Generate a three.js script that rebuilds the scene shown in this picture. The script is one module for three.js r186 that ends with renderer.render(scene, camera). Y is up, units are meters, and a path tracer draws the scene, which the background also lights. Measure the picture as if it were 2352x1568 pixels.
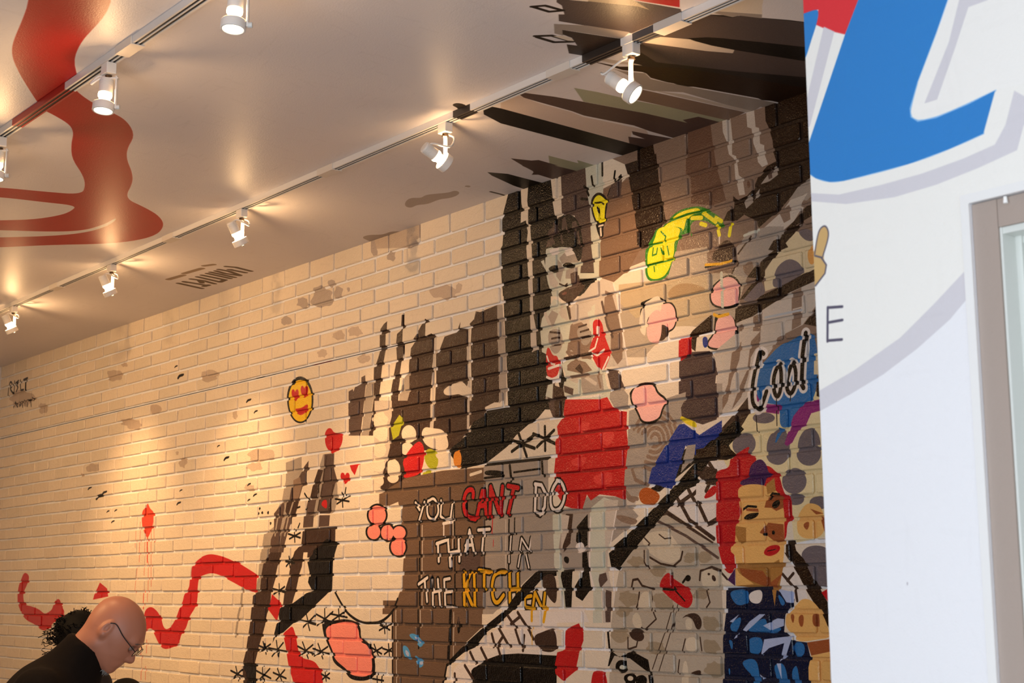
import * as THREE from 'three';
import { mergeGeometries, mergeVertices, toCreasedNormals } from 'three/addons/utils/BufferGeometryUtils.js';
import { RoundedBoxGeometry } from 'three/addons/geometries/RoundedBoxGeometry.js';
import { RectAreaLightUniformsLib } from 'three/addons/lights/RectAreaLightUniformsLib.js';

// ------------------------------------------------------------------ camera, light, exposure
const scene = new THREE.Scene();
const camera = new THREE.PerspectiveCamera(25.97, 1.5, 0.05, 60);
const CAM = new THREE.Vector3(0, 1.6, 3.578);
camera.position.copy(CAM);
const RIGHT = new THREE.Vector3(0.618551, -0.00704, -0.785713), UP = new THREE.Vector3(0.133458, 0.986372, 0.096227), BACK = new THREE.Vector3(0.774328, -0.16438, 0.611061);
camera.quaternion.setFromRotationMatrix(new THREE.Matrix4().makeBasis(RIGHT, UP, BACK));
camera.focus = 5.6; camera.userData.fStop = 9;
scene.background = new THREE.Color(0.55, 0.66, 0.82);
const renderer = new THREE.WebGLRenderer();
renderer.toneMapping = THREE.LinearToneMapping;
renderer.toneMappingExposure = 1.0;
renderer.shadowMap.enabled = true;
RectAreaLightUniformsLib.init();
const CEIL = 3.1656, ZP = 1.5, XFAR = -10.36, XBACK = 3.0, ZWIN = 4.6;
const WINDOWS = [[-2.3, -.7], [-.5, 1.0], [1.2, 2.7]];          // storefront openings in the wall behind the camera
for (const [a, b] of WINDOWS) {
  const l = new THREE.RectAreaLight(new THREE.Color(0.89, 0.945, 1.0), 3.75, b - a, 2.3);
  l.position.set((a + b) / 2, 1.55, ZWIN - 0.02); l.lookAt((a + b) / 2, 1.55, 0); l.castShadow = true; scene.add(l);
}
const SPOT = 4.6, LEAK = 0.33, WARM = new THREE.Color(1.0, 0.59, 0.26), WARMGLOW = new THREE.Color(1.0, 0.82, 0.52);

// ------------------------------------------------------------------ helpers
let seed = 7; const rnd = () => { seed = (seed * 1664525 + 1013904223) >>> 0; return seed / 4294967296; };
const used = {};
const numbered = n => { used[n] = (used[n] || 0) + 1; return used[n] === 1 ? n : n + '_' + String(used[n] - 1).padStart(3, '0'); };
const shade = o => { o.traverse(c => { if (c.isMesh) { c.castShadow = true; c.receiveShadow = true; } }); return o; };
function mesh(name, geo, mat, parent) { const o = new THREE.Mesh(geo, mat); o.name = name; o.castShadow = o.receiveShadow = true; if (parent) parent.add(o); return o; }
function thing(name, label, category, group) { const g = new THREE.Group(); g.name = numbered(name); g.userData = { label, category }; if (group) g.userData.group = group; scene.add(g); return g; }
function structure(name, label) { const g = new THREE.Group(); g.name = name; g.userData = { kind: 'structure', label, category: 'room' }; scene.add(g); return g; }
const std = (color, roughness = 0.6, extra = {}) => new THREE.MeshStandardMaterial({ color, roughness, ...extra });
function box(x0, x1, y0, y1, z0, z1) {                       // uv in metres: x,y on z faces, x,z on y faces, z,y on x faces
  const g = new THREE.BoxGeometry(x1 - x0, y1 - y0, z1 - z0); g.translate((x0 + x1) / 2, (y0 + y1) / 2, (z0 + z1) / 2);
  const p = g.attributes.position, n = g.attributes.normal, u = g.attributes.uv;
  for (let i = 0; i < p.count; i++) {
    if (Math.abs(n.getZ(i)) > .5) u.setXY(i, p.getX(i), p.getY(i));
    else if (Math.abs(n.getY(i)) > .5) u.setXY(i, p.getX(i), p.getZ(i));
    else u.setXY(i, p.getZ(i), p.getY(i));
  }
  return g;
}
const merge = l => mergeGeometries(l.map(g => (g.index ? g.toNonIndexed() : g)));

// grain textures (brushed paint, roller stipple)
function noiseTexture(size, fn) {
  const d = new Uint8Array(size * size * 4);
  for (let i = 0; i < size * size; i++) { const v = Math.max(0, Math.min(255, fn(i % size, (i / size) | 0) * 255)); d[i * 4] = d[i * 4 + 1] = d[i * 4 + 2] = v; d[i * 4 + 3] = 255; }
  const t = new THREE.DataTexture(d, size, size); t.wrapS = t.wrapT = THREE.RepeatWrapping; t.magFilter = t.minFilter = THREE.LinearFilter; t.needsUpdate = true; return t;
}
function lattice(n) { const a = new Float32Array(n * n); for (let i = 0; i < n * n; i++) a[i] = rnd(); return (x, y) => { const xi = Math.floor(x), yi = Math.floor(y), fx = x - xi, fy = y - yi, s = t => t * t * (3 - 2 * t); const g = (i, j) => a[((j % n + n) % n) * n + ((i % n + n) % n)]; const u = s(fx), v = s(fy); return (g(xi, yi) * (1 - u) + g(xi + 1, yi) * u) * (1 - v) + (g(xi, yi + 1) * (1 - u) + g(xi + 1, yi + 1) * u) * v; }; }
const l16 = lattice(16), l64 = lattice(64), l128 = lattice(128);
const brickGrain = noiseTexture(512, (x, y) => .35 * l16(x / 32, y / 32) + .3 * l64(x / 8, y / 8) + .35 * l128(x / 4, y / 4)); brickGrain.repeat.set(3.3, 3.3);
const rollerGrain = noiseTexture(256, (x, y) => .4 * l64(x / 4, y / 4) + .6 * l128(x / 2, y / 2)); rollerGrain.repeat.set(4, 4);

// ------------------------------------------------------------------ paint: colours and shapes in metres on each surface
const PAL = {
  R5: '#8f1014', W: '#dccdba', Wp: '#ddd2cb', st: '#ab9d94', st2: '#bba898', Tc: '#bda98b', T3: '#b0a08e', K: '#0e0a08', K2: '#27170d', D: '#54423c', D2: '#3c2a22', D3: '#65493a', D4: '#473737', B: '#826b5c', B2: '#6a5342',
  Br2: '#7a5f4c', Br3: '#a98d6a', Br4: '#6d4238', T: '#9c9086', T2: '#bfb2a6', Tp: '#cbb9ae', LG: '#c3c2b3', Sg: '#a3a389', Gm: '#6c6165', S: '#d8c8ac', Cr: '#d9c5a0', Cr2: '#e0cda0', Be: '#b3a594', Be2: '#9a8972', Be3: '#cfbfa8',
  R: '#bb1d1f', R2: '#d0452f', R3: '#b8181f', R4: '#cf3a36', Y: '#e8dc1c', Ye: '#e9bd1f', Go: '#dca41d', Go2: '#d8c32a', Go3: '#b5a184', Gr: '#a3a51f', Gr2: '#2c7a1e', Oc: '#cc7f2c', Or: '#e0a057', Rb: '#a9521f',
  P: '#eeb2ab', Sa: '#ee8a7c', Bl: '#2a69a4', Bl2: '#4f97cf', LB: '#a9b5d6', LB2: '#a9adb4', Nb: '#0d1530', Nv: '#1c3282', Mg: '#8a2a70', Pu: '#43204f', Sk: '#e3ae66', SkD: '#a7743a', SkB: '#98502a',
  Dc: '#4d4240', Dc2: '#2d2521', Dc3: '#221c1a', Ink: '#54402f', Ink2: '#8f7a66',
  Nw: '#e7e6e1', Nw2: '#e8e7e3', Rn: '#d42a33', Bn: '#2079c2', Bs: '#7fb2e0', Rc: '#a91818', Gn: '#cbc9cf', Tn: '#c39f66', En: '#4d4a5e',
};
const WALL_PAINT = [
["st",-1,-5.916,2.962,-5.881,2.932,-5.911,2.917,-5.96,2.927,-5.993,2.921,-6.032,2.932,-6.073,2.945,-6.106,2.968,-6.073,2.987,-6.064,3,-6.084,3.035,-6.034,3.029,-5.996,3.037,-5.968,3.005,-5.926,3,-5.889,2.981],
["st",-1,-5.872,3.021,-5.875,3.013,-5.894,3.015,-5.901,3.013,-5.91,3.005,-5.923,3.01,-5.933,3.017,-5.935,3.026,-5.942,3.033,-5.94,3.041,-5.933,3.046,-5.92,3.043,-5.911,3.046,-5.9,3.042,-5.886,3.039,-5.874,3.031],
["st",-1,-6.117,2.964,-6.111,2.953,-6.128,2.949,-6.142,2.942,-6.165,2.943,-6.182,2.956,-6.195,2.963,-6.231,2.97,-6.216,2.979,-6.212,2.987,-6.221,3.004,-6.189,2.999,-6.167,3.003,-6.145,2.992,-6.122,2.985,-6.124,2.973],
["st",-1,-5.808,2.968,-5.813,2.959,-5.814,2.947,-5.828,2.946,-5.839,2.948,-5.852,2.946,-5.872,2.948,-5.88,2.964,-5.883,2.981,-5.868,2.989,-5.867,3.003,-5.852,3.003,-5.84,3.001,-5.829,2.996,-5.818,2.99,-5.797,2.983],
["st",-1,-5.741,2.971,-5.741,2.966,-5.744,2.962,-5.748,2.96,-5.754,2.961,-5.76,2.962,-5.76,2.968,-5.765,2.971,-5.769,2.975,-5.766,2.979,-5.765,2.984,-5.758,2.981,-5.754,2.983,-5.75,2.98,-5.745,2.979,-5.742,2.975],
["st",-1,-6.27,2.899,-6.273,2.889,-6.293,2.886,-6.311,2.887,-6.327,2.891,-6.348,2.887,-6.362,2.896,-6.381,2.905,-6.374,2.914,-6.382,2.926,-6.359,2.927,-6.351,2.937,-6.329,2.935,-6.311,2.926,-6.293,2.92,-6.278,2.91],
["st2",-1,-5.778,2.759,-5.788,2.753,-5.785,2.742,-5.816,2.748,-5.834,2.743,-5.857,2.75,-5.868,2.759,-5.894,2.766,-5.881,2.773,-5.892,2.784,-5.869,2.784,-5.853,2.786,-5.835,2.79,-5.806,2.789,-5.8,2.775,-5.786,2.768],
["st2",-1,-5.639,2.758,-5.617,2.743,-5.656,2.747,-5.663,2.736,-5.69,2.747,-5.71,2.749,-5.747,2.75,-5.737,2.764,-5.758,2.775,-5.746,2.782,-5.733,2.788,-5.714,2.791,-5.69,2.785,-5.662,2.788,-5.657,2.774,-5.642,2.766],
["st2",-1,-5.93,2.694,-5.936,2.688,-5.95,2.686,-5.954,2.675,-5.977,2.686,-5.995,2.684,-6.019,2.688,-6.01,2.699,-6.027,2.707,-6.025,2.715,-6.002,2.714,-5.995,2.72,-5.978,2.723,-5.96,2.716,-5.939,2.711,-5.942,2.702],
["st2",-1,-5.559,2.622,-5.568,2.617,-5.576,2.61,-5.599,2.613,-5.617,2.607,-5.642,2.612,-5.66,2.62,-5.658,2.629,-5.674,2.637,-5.664,2.642,-5.651,2.646,-5.645,2.656,-5.618,2.655,-5.602,2.641,-5.57,2.64,-5.563,2.631],
["st",-1,-5.51,3.11,-5.51,3.101,-5.512,3.09,-5.526,3.092,-5.537,3.092,-5.548,3.094,-5.553,3.105,-5.563,3.111,-5.567,3.121,-5.567,3.191,-5.552,3.19,-5.547,3.196,-5.537,3.193,-5.525,3.198,-5.515,3.129,-5.518,3.118],
["st",-1,-5.402,3.121,-5.4,3.111,-5.413,3.105,-5.438,3.111,-5.455,3.114,-5.474,3.114,-5.488,3.123,-5.515,3.191,-5.516,3.202,-5.509,3.21,-5.495,3.215,-5.478,3.218,-5.455,3.209,-5.435,3.207,-5.424,3.198,-5.393,3.13],
["st",-1,-5.207,3.104,-5.188,3.084,-5.215,3.076,-5.251,3.07,-5.303,3.091,-5.34,3.1,-5.367,3.113,-5.392,3.127,-5.435,3.207,-5.386,3.209,-5.387,3.226,-5.34,3.218,-5.304,3.215,-5.262,3.208,-5.208,3.196,-5.193,3.116],
["st",-1,-5.373,3.062,-5.363,3.05,-5.372,3.044,-5.383,3.037,-5.4,3.047,-5.412,3.051,-5.429,3.054,-5.436,3.064,-5.432,3.073,-5.437,3.083,-5.424,3.086,-5.416,3.095,-5.4,3.085,-5.389,3.082,-5.369,3.081,-5.37,3.069],
["st2",-1,-4.862,2.815,-4.921,2.817,-4.907,2.798,-4.955,2.808,-4.984,2.795,-5.01,2.819,-5.068,2.821,-5.084,2.838,-5.103,2.854,-5.101,2.87,-5.042,2.863,-5.017,2.866,-4.984,2.87,-4.952,2.855,-4.926,2.844,-4.91,2.833],
["st2",-1,-4.867,2.835,-4.867,2.828,-4.873,2.823,-4.88,2.82,-4.889,2.821,-4.899,2.821,-4.903,2.829,-4.912,2.834,-4.905,2.841,-4.908,2.848,-4.904,2.853,-4.896,2.853,-4.889,2.86,-4.881,2.853,-4.869,2.851,-4.861,2.843],
["st2",0,-5.556,3.21,-5.183,3.209,-5.166,3.111,-5.286,3.084,-5.519,3.122],
["st2",-1,-8.286,2.866,-8.275,2.85,-8.295,2.837,-8.36,2.848,-8.398,2.84,-8.448,2.85,-8.489,2.864,-8.482,2.879,-8.484,2.889,-8.502,2.904,-8.498,2.919,-8.441,2.911,-8.404,2.914,-8.364,2.903,-8.306,2.897,-8.269,2.88],
["st2",-1,-7.067,2.718,-7.046,2.702,-7.084,2.699,-7.117,2.699,-7.149,2.695,-7.189,2.701,-7.222,2.713,-7.244,2.726,-7.241,2.738,-7.234,2.748,-7.235,2.763,-7.188,2.759,-7.153,2.764,-7.106,2.758,-7.063,2.745,-7.031,2.729],
["st2",-1,-7.713,2.61,-7.714,2.597,-7.743,2.593,-7.769,2.589,-7.8,2.592,-7.839,2.588,-7.851,2.606,-7.86,2.616,-7.871,2.626,-7.867,2.635,-7.855,2.642,-7.83,2.644,-7.803,2.641,-7.776,2.64,-7.753,2.632,-7.725,2.622],
["st2",-1,-7.976,2.543,-7.993,2.532,-8.009,2.522,-8.037,2.515,-8.078,2.527,-8.113,2.526,-8.153,2.533,-8.176,2.547,-8.17,2.56,-8.145,2.567,-8.139,2.577,-8.126,2.591,-8.082,2.575,-8.054,2.574,-8.007,2.572,-8.006,2.556],
["st2",-1,-8.585,2.338,-8.56,2.325,-8.586,2.317,-8.625,2.316,-8.664,2.321,-8.709,2.317,-8.75,2.326,-8.761,2.339,-8.769,2.35,-8.747,2.358,-8.718,2.36,-8.704,2.369,-8.669,2.372,-8.639,2.36,-8.584,2.36,-8.588,2.347],
["st2",-1,-7.367,2.28,-7.392,2.273,-7.402,2.268,-7.401,2.25,-7.426,2.262,-7.44,2.265,-7.462,2.265,-7.466,2.277,-7.486,2.288,-7.465,2.295,-7.472,2.312,-7.445,2.308,-7.429,2.313,-7.406,2.314,-7.391,2.303,-7.373,2.293],
["st2",-1,-9.442,2.785,-9.446,2.766,-9.467,2.752,-9.511,2.764,-9.531,2.751,-9.56,2.761,-9.587,2.77,-9.59,2.787,-9.598,2.8,-9.606,2.816,-9.584,2.823,-9.569,2.834,-9.54,2.823,-9.518,2.82,-9.48,2.821,-9.472,2.802],
["st2",-1,-6.808,2.486,-6.808,2.476,-6.822,2.475,-6.824,2.461,-6.837,2.471,-6.848,2.468,-6.852,2.478,-6.866,2.482,-6.859,2.491,-6.867,2.501,-6.861,2.509,-6.851,2.514,-6.839,2.51,-6.827,2.512,-6.815,2.507,-6.82,2.493],
["st2",-1,-6.551,2.206,-6.532,2.194,-6.556,2.188,-6.599,2.192,-6.624,2.184,-6.657,2.191,-6.666,2.202,-6.72,2.207,-6.694,2.216,-6.692,2.223,-6.68,2.23,-6.658,2.235,-6.626,2.228,-6.592,2.232,-6.558,2.225,-6.551,2.215],
["st2",-1,-9.661,2.862,-9.747,2.855,-9.785,2.845,-9.823,2.827,-9.918,2.85,-10.02,2.842,-10.111,2.865,-10.079,2.891,-10.187,2.917,-10.145,2.933,-10.109,2.95,-10.046,2.966,-9.932,2.96,-9.845,2.928,-9.733,2.915,-9.679,2.888],
["st2",-1,-8.196,2.919,-8.198,2.913,-8.203,2.906,-8.229,2.912,-8.244,2.914,-8.264,2.911,-8.272,2.919,-8.282,2.924,-8.298,2.931,-8.279,2.933,-8.285,2.943,-8.263,2.94,-8.245,2.936,-8.225,2.939,-8.212,2.931,-8.214,2.925],
["st2",-1,-7.484,2.343,-7.485,2.339,-7.484,2.333,-7.493,2.333,-7.498,2.333,-7.506,2.332,-7.512,2.336,-7.514,2.341,-7.517,2.345,-7.521,2.352,-7.51,2.352,-7.506,2.354,-7.5,2.353,-7.494,2.354,-7.489,2.35,-7.477,2.349],
["st2",-1,-8.804,2.305,-8.807,2.301,-8.806,2.294,-8.817,2.296,-8.824,2.294,-8.832,2.296,-8.839,2.299,-8.85,2.302,-8.841,2.307,-8.845,2.312,-8.838,2.314,-8.834,2.317,-8.827,2.322,-8.819,2.316,-8.81,2.315,-8.807,2.31],
["st2",-1,-8.087,2.566,-8.086,2.558,-8.091,2.549,-8.116,2.542,-8.163,2.553,-8.196,2.558,-8.23,2.564,-8.283,2.572,-8.253,2.581,-8.284,2.595,-8.253,2.601,-8.2,2.595,-8.167,2.599,-8.126,2.592,-8.093,2.583,-8.035,2.574],
["st2",-1,-6.621,2.104,-6.62,2.098,-6.627,2.093,-6.635,2.085,-6.661,2.089,-6.684,2.089,-6.691,2.098,-6.712,2.102,-6.728,2.11,-6.713,2.116,-6.711,2.125,-6.688,2.128,-6.662,2.122,-6.647,2.117,-6.618,2.118,-6.623,2.109],
["st2",-1,-6.419,2.252,-6.424,2.24,-6.444,2.229,-6.511,2.235,-6.555,2.229,-6.618,2.232,-6.674,2.244,-6.657,2.26,-6.705,2.273,-6.691,2.285,-6.653,2.291,-6.624,2.304,-6.558,2.293,-6.508,2.286,-6.439,2.281,-6.425,2.265],
["K",0.0142,-10.198,2.949,-10.188,3.038,-10.134,3.036,-10.118,3.003,-10.171,2.993,-10.101,2.954],
["K",0.014,-10.079,2.952,-10.08,3.033],
["K",0.0139,-10.004,3.029,-10.056,3.019,-10.009,2.983,-10.038,2.959],
["K",0.0139,-9.973,3.029,-9.953,2.958,-9.9,2.956],
["K",0.0138,-9.91,3.025,-9.837,3.029],
["K",0.0137,-9.868,3.028,-9.869,2.952],
["K",0.0114,-10.076,2.852,-10.049,2.887,-10.002,2.848],
["K",0.0113,-9.975,2.883,-9.959,2.848,-9.921,2.874,-9.906,2.838],
["K",0.0112,-9.87,2.88,-9.864,2.838],
["K",0.0111,-9.812,2.833,-9.818,2.875,-9.756,2.868,-9.74,2.826],
["K",0.011,-9.727,2.884,-9.694,2.862],
["K",-1,-7.567,2.825,-7.557,2.833,-7.545,2.834,-7.523,2.834,-7.528,2.827,-7.54,2.827,-7.55,2.827,-7.559,2.821],
["K",-1,-7.53,2.759,-7.509,2.777,-7.484,2.779,-7.44,2.778,-7.448,2.765,-7.474,2.764,-7.496,2.764,-7.514,2.751],
["K",-1,-6.728,2.544,-6.713,2.557,-6.697,2.559,-6.667,2.559,-6.673,2.55,-6.69,2.548,-6.705,2.548,-6.717,2.539],
["K",-1,-6.642,2.481,-6.631,2.491,-6.618,2.493,-6.596,2.493,-6.6,2.486,-6.613,2.485,-6.624,2.484,-6.634,2.477],
["K",-1,-7.032,2.34,-7.024,2.348,-7.014,2.349,-6.996,2.349,-7,2.344,-7.01,2.343,-7.019,2.342,-7.026,2.337],
["K",-1,-6.958,2.264,-6.942,2.279,-6.923,2.283,-6.888,2.283,-6.895,2.272,-6.915,2.27,-6.932,2.269,-6.946,2.259],
["K",-1,-8.729,2.212,-8.713,2.224,-8.694,2.227,-8.661,2.228,-8.667,2.219,-8.686,2.217,-8.703,2.216,-8.716,2.207],
["K",-1,-8.607,2.146,-8.578,2.169,-8.544,2.174,-8.485,2.176,-8.496,2.159,-8.53,2.156,-8.56,2.154,-8.584,2.138],
["K",-1,-8.507,2.17,-8.488,2.186,-8.465,2.189,-8.424,2.19,-8.432,2.179,-8.455,2.177,-8.475,2.175,-8.492,2.164],
["K",-1,-7.497,2.06,-7.482,2.073,-7.465,2.076,-7.435,2.077,-7.441,2.068,-7.458,2.066,-7.473,2.065,-7.486,2.056],
["K",-1,-7.46,2.132,-7.451,2.139,-7.441,2.141,-7.422,2.142,-7.425,2.136,-7.436,2.135,-7.446,2.134,-7.453,2.129],
["K",-1,-6.692,2.119,-6.683,2.128,-6.672,2.13,-6.652,2.131,-6.656,2.124,-6.667,2.123,-6.677,2.122,-6.685,2.116],
["K",-1,-6.629,2.061,-6.618,2.072,-6.606,2.074,-6.583,2.075,-6.588,2.068,-6.6,2.066,-6.612,2.065,-6.621,2.058],
["K",-1,-6.685,2.042,-6.677,2.049,-6.668,2.051,-6.652,2.052,-6.655,2.046,-6.665,2.045,-6.673,2.044,-6.679,2.039],
["K",-1,-8.43,2.06,-8.419,2.069,-8.406,2.071,-8.384,2.072,-8.388,2.065,-8.401,2.064,-8.412,2.063,-8.421,2.057],
["K",-1,-8.317,2.061,-8.307,2.07,-8.295,2.072,-8.273,2.073,-8.277,2.067,-8.289,2.065,-8.3,2.064,-8.309,2.058],
["K",-1,-8.356,1.996,-8.343,2.006,-8.328,2.009,-8.302,2.01,-8.307,2.003,-8.322,2.001,-8.335,2,-8.346,1.992],
["K",-1,-6.693,2.118,-6.684,2.127,-6.673,2.129,-6.653,2.13,-6.657,2.123,-6.668,2.122,-6.678,2.121,-6.686,2.115],
["K",-1,-6.625,2.062,-6.616,2.071,-6.605,2.073,-6.586,2.074,-6.59,2.068,-6.601,2.066,-6.61,2.066,-6.618,2.059],
["K",-1,-6.684,2.04,-6.677,2.047,-6.669,2.048,-6.655,2.049,-6.658,2.044,-6.666,2.043,-6.673,2.043,-6.679,2.038],
["K",-1,-6.547,1.998,-6.549,1.995,-6.552,1.994,-6.553,1.992,-6.556,1.989,-6.559,1.992,-6.563,1.993,-6.563,1.996,-6.565,1.999,-6.564,2.001,-6.561,2.002,-6.559,2.004,-6.557,2.004,-6.553,2.006,-6.551,2.003,-6.549,2.001],
["K",-1,-6.559,1.974,-6.561,1.971,-6.562,1.968,-6.565,1.969,-6.568,1.967,-6.572,1.966,-6.572,1.97,-6.576,1.972,-6.575,1.974,-6.577,1.977,-6.575,1.98,-6.571,1.98,-6.569,1.983,-6.566,1.979,-6.562,1.98,-6.56,1.977],
["K",-1,-6.519,1.976,-6.522,1.973,-6.522,1.97,-6.527,1.97,-6.53,1.971,-6.533,1.969,-6.535,1.972,-6.54,1.973,-6.539,1.977,-6.54,1.98,-6.535,1.981,-6.533,1.982,-6.531,1.985,-6.528,1.982,-6.523,1.983,-6.525,1.978],
["K",-1,-6.464,1.974,-6.465,1.971,-6.464,1.967,-6.468,1.967,-6.471,1.965,-6.474,1.967,-6.479,1.968,-6.481,1.971,-6.48,1.974,-6.481,1.978,-6.477,1.979,-6.474,1.98,-6.472,1.983,-6.468,1.982,-6.465,1.98,-6.463,1.977],
["K",-1,-6.437,1.92,-6.438,1.918,-6.44,1.916,-6.442,1.915,-6.444,1.914,-6.448,1.912,-6.451,1.914,-6.451,1.918,-6.451,1.92,-6.454,1.924,-6.452,1.927,-6.448,1.927,-6.445,1.929,-6.442,1.926,-6.438,1.926,-6.436,1.923],
["R2",-1,-7.864,2.094,-7.832,2.055,-7.772,2.034,-7.774,1.96,-7.821,1.912,-7.848,1.889,-7.894,1.921,-7.928,1.978,-7.926,2.047,-7.89,2.058],
["R2",0.0128,-7.849,1.901,-7.838,1.759],
["R2",0.0047,-7.947,1.985,-7.948,1.761],
["R2",0.0046,-7.878,1.902,-7.876,1.686],
["R2",0.0045,-7.823,1.759,-7.82,1.539],
["R2",0.0046,-7.803,1.961,-7.781,1.624],
["R2",0.0082,-7.87,1.612,-7.873,1.502],
["R2",0.0036,-7.779,2.028,-7.759,1.868],
["R2",0.0054,-7.812,1.333,-7.81,1.261],
["R2",0.0054,-7.883,1.319,-7.874,1.114],
["R2",0.0045,-7.822,1.188,-7.819,1.116],
["R2",0.0038,-8.007,1.937,-8.004,1.843],
["R2",0.0037,-7.968,1.736,-7.993,1.588],
["R",-1,-9.721,1.728,-9.628,1.701,-9.67,1.641,-9.725,1.602,-9.718,1.548,-9.683,1.512,-9.564,1.506,-9.426,1.485,-9.347,1.458,-9.273,1.472,-9.219,1.487,-9.18,1.542,-9.1,1.559,-9.058,1.508,-9,1.475,-9.05,1.434,-9.192,1.411,-9.26,1.363,-9.372,1.354,-9.492,1.394,-9.671,1.419,-9.769,1.476,-9.826,1.526,-9.828,1.62,-9.768,1.699],
["R",0,-8.482,1.65,-8.432,1.634,-8.374,1.614,-8.354,1.569,-8.579,1.55,-8.565,1.576,-8.519,1.615],
["R",0,-8.774,1.476,-8.707,1.493,-8.704,1.457,-8.803,1.43],
["R",-1,-7.858,1.465,-7.832,1.502,-7.761,1.515,-7.689,1.491,-7.644,1.461,-7.613,1.408,-7.577,1.391,-7.516,1.404,-7.452,1.452,-7.416,1.505,-7.378,1.546,-7.367,1.581,-7.304,1.61,-7.301,1.668,-7.285,1.726,-7.209,1.765,-7.096,1.789,-6.959,1.777,-6.789,1.74,-6.578,1.677,-6.575,1.607,-6.608,1.585,-6.713,1.613,-6.868,1.652,-6.954,1.676,-7.053,1.691,-7.153,1.678,-7.203,1.667,-7.209,1.54,-7.232,1.506,-7.294,1.465,-7.329,1.401,-7.38,1.377,-7.403,1.324,-7.482,1.299,-7.604,1.284,-7.662,1.318,-7.722,1.371,-7.752,1.394,-7.795,1.396,-7.865,1.368],
["T",0,-6.309,2.208,-6.245,2.215,-6.158,2.227,-6.157,2.169,-6.163,2.122,-6.213,1.974,-6.235,1.944,-6.302,1.819,-6.332,1.754,-6.538,1.758,-6.513,1.87,-6.411,1.903,-6.405,1.967,-6.334,2.028,-6.32,2.075,-6.305,2.123],
["D",0,-6.092,2.202,-6.094,2.165,-6.113,2.143,-6.111,2.091,-6.146,2.082,-6.183,2.013,-6.235,1.944,-6.265,1.886,-6.302,1.819,-6.32,1.753,-6.364,1.754,-6.336,1.86,-6.276,1.977,-6.248,2.087,-6.179,2.131,-6.133,2.176],
["B",0,-6.233,2.118,-6.171,2.13,-6.154,2.082,-6.183,2.028,-6.238,2.023],
["D2",0,-6.31,2.023,-6.199,2.021,-6.175,2.012,-6.212,1.943,-6.275,1.945,-6.308,1.979],
["D",0,-6.318,2.023,-6.413,1.967,-6.41,1.879,-6.441,1.843,-6.454,1.756,-6.364,1.754,-6.337,1.876,-6.308,1.971],
["T",0,-5.96,2.222,-5.86,2.222,-5.862,2.161,-5.831,2.064,-5.83,2.01,-5.85,1.958,-5.886,1.945,-5.923,1.946,-5.977,2.018,-6.012,1.942,-6.124,1.888,-6.089,1.969,-6.053,2.061,-6.003,2.151],
["D",0,-5.948,2.221,-5.864,2.219,-5.866,2.161,-5.831,2.094,-5.846,2.087,-5.881,2.017,-5.888,2.009,-5.879,1.959,-5.908,1.945,-5.997,1.949,-5.977,2.018,-5.964,2.102,-5.951,2.167],
["D2",0,-6.003,2.155,-5.958,2.148,-5.986,2.096,-6.014,2.02,-6.075,2.023,-6.054,2.076],
["D",0,-6.09,2.016,-6.014,2.016,-6.035,1.951,-6.126,1.939,-6.104,1.977],
["D",0,-6.126,1.943,-6.035,1.943,-6.041,1.889,-6.132,1.889],
["D",0,-5.989,1.941,-5.893,1.937,-5.899,1.888,-5.995,1.888],
["D2",0,-6.132,1.881,-5.841,1.882,-5.845,1.744,-5.918,1.745,-6.006,1.747,-6.221,1.751,-6.206,1.778,-6.145,1.811],
["K",0,-6.03,1.781,-5.912,1.831,-5.818,1.806,-5.852,1.744,-6.044,1.748],
["T",0,-6.539,1.783,-6.422,1.78,-6.5,1.661,-6.564,1.581,-6.589,1.585,-6.555,1.666],
["D2",0,-6.439,1.781,-6.333,1.778,-6.37,1.7,-6.385,1.66,-6.423,1.593,-6.429,1.526,-6.46,1.486,-6.482,1.43,-6.505,1.386,-6.528,1.342,-6.574,1.249,-6.58,0.805,-6.63,0.801,-6.701,1.241,-6.662,1.318,-6.648,1.379,-6.626,1.46,-6.606,1.573,-6.539,1.597,-6.525,1.666,-6.503,1.734],
["W",0,-6.329,1.778,-6.083,1.773,-6.089,1.73,-6.065,1.68,-6.039,1.596,-6.092,1.584,-6.214,1.538,-6.3,1.534,-6.324,1.526,-6.355,1.502,-6.421,1.526,-6.415,1.589,-6.369,1.668],
["D2",0,-6.206,1.776,-6.121,1.774,-6.134,1.708,-6.163,1.662,-6.185,1.604,-6.221,1.538,-6.308,1.526,-6.295,1.601,-6.257,1.663,-6.236,1.729],
["K",0,-6.089,1.734,-6.022,1.771,-5.86,1.768,-5.867,1.603,-5.913,1.577,-6.015,1.527,-6.134,1.466,-6.21,1.446,-6.303,1.401,-6.374,1.385,-6.405,1.349,-6.391,1.392,-6.369,1.439,-6.337,1.456,-6.355,1.502,-6.308,1.526,-6.214,1.538,-6.092,1.584,-6.039,1.596,-6.078,1.634,-6.065,1.68],
["K",0,-6.71,1.244,-6.557,1.242,-6.571,0.806,-6.63,0.801,-6.657,1.198],
["R",0,-6.805,1.748,-6.594,1.683,-6.568,1.67,-6.577,1.585,-6.658,1.598,-6.799,1.635],
["R",0,-6.415,1.581,-6.324,1.538,-6.361,1.451,-6.453,1.51,-6.429,1.541],
["R",-1,-6.218,1.434,-6.197,1.403,-6.177,1.373,-6.16,1.316,-6.128,1.287,-6.008,1.279,-5.97,1.251,-5.933,1.226,-5.902,0.86,-6.04,0.845,-6.201,1.182,-6.242,1.233,-6.268,1.309,-6.294,1.371,-6.311,1.394,-6.256,1.418],
["T",0.0206,-6.719,1.606,-6.725,1.541,-6.756,1.475,-6.778,1.376],
["K",0.0086,-6.01,1.491,-5.85,1.448],
["K",0.0085,-5.928,1.517,-5.922,1.424],
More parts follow.
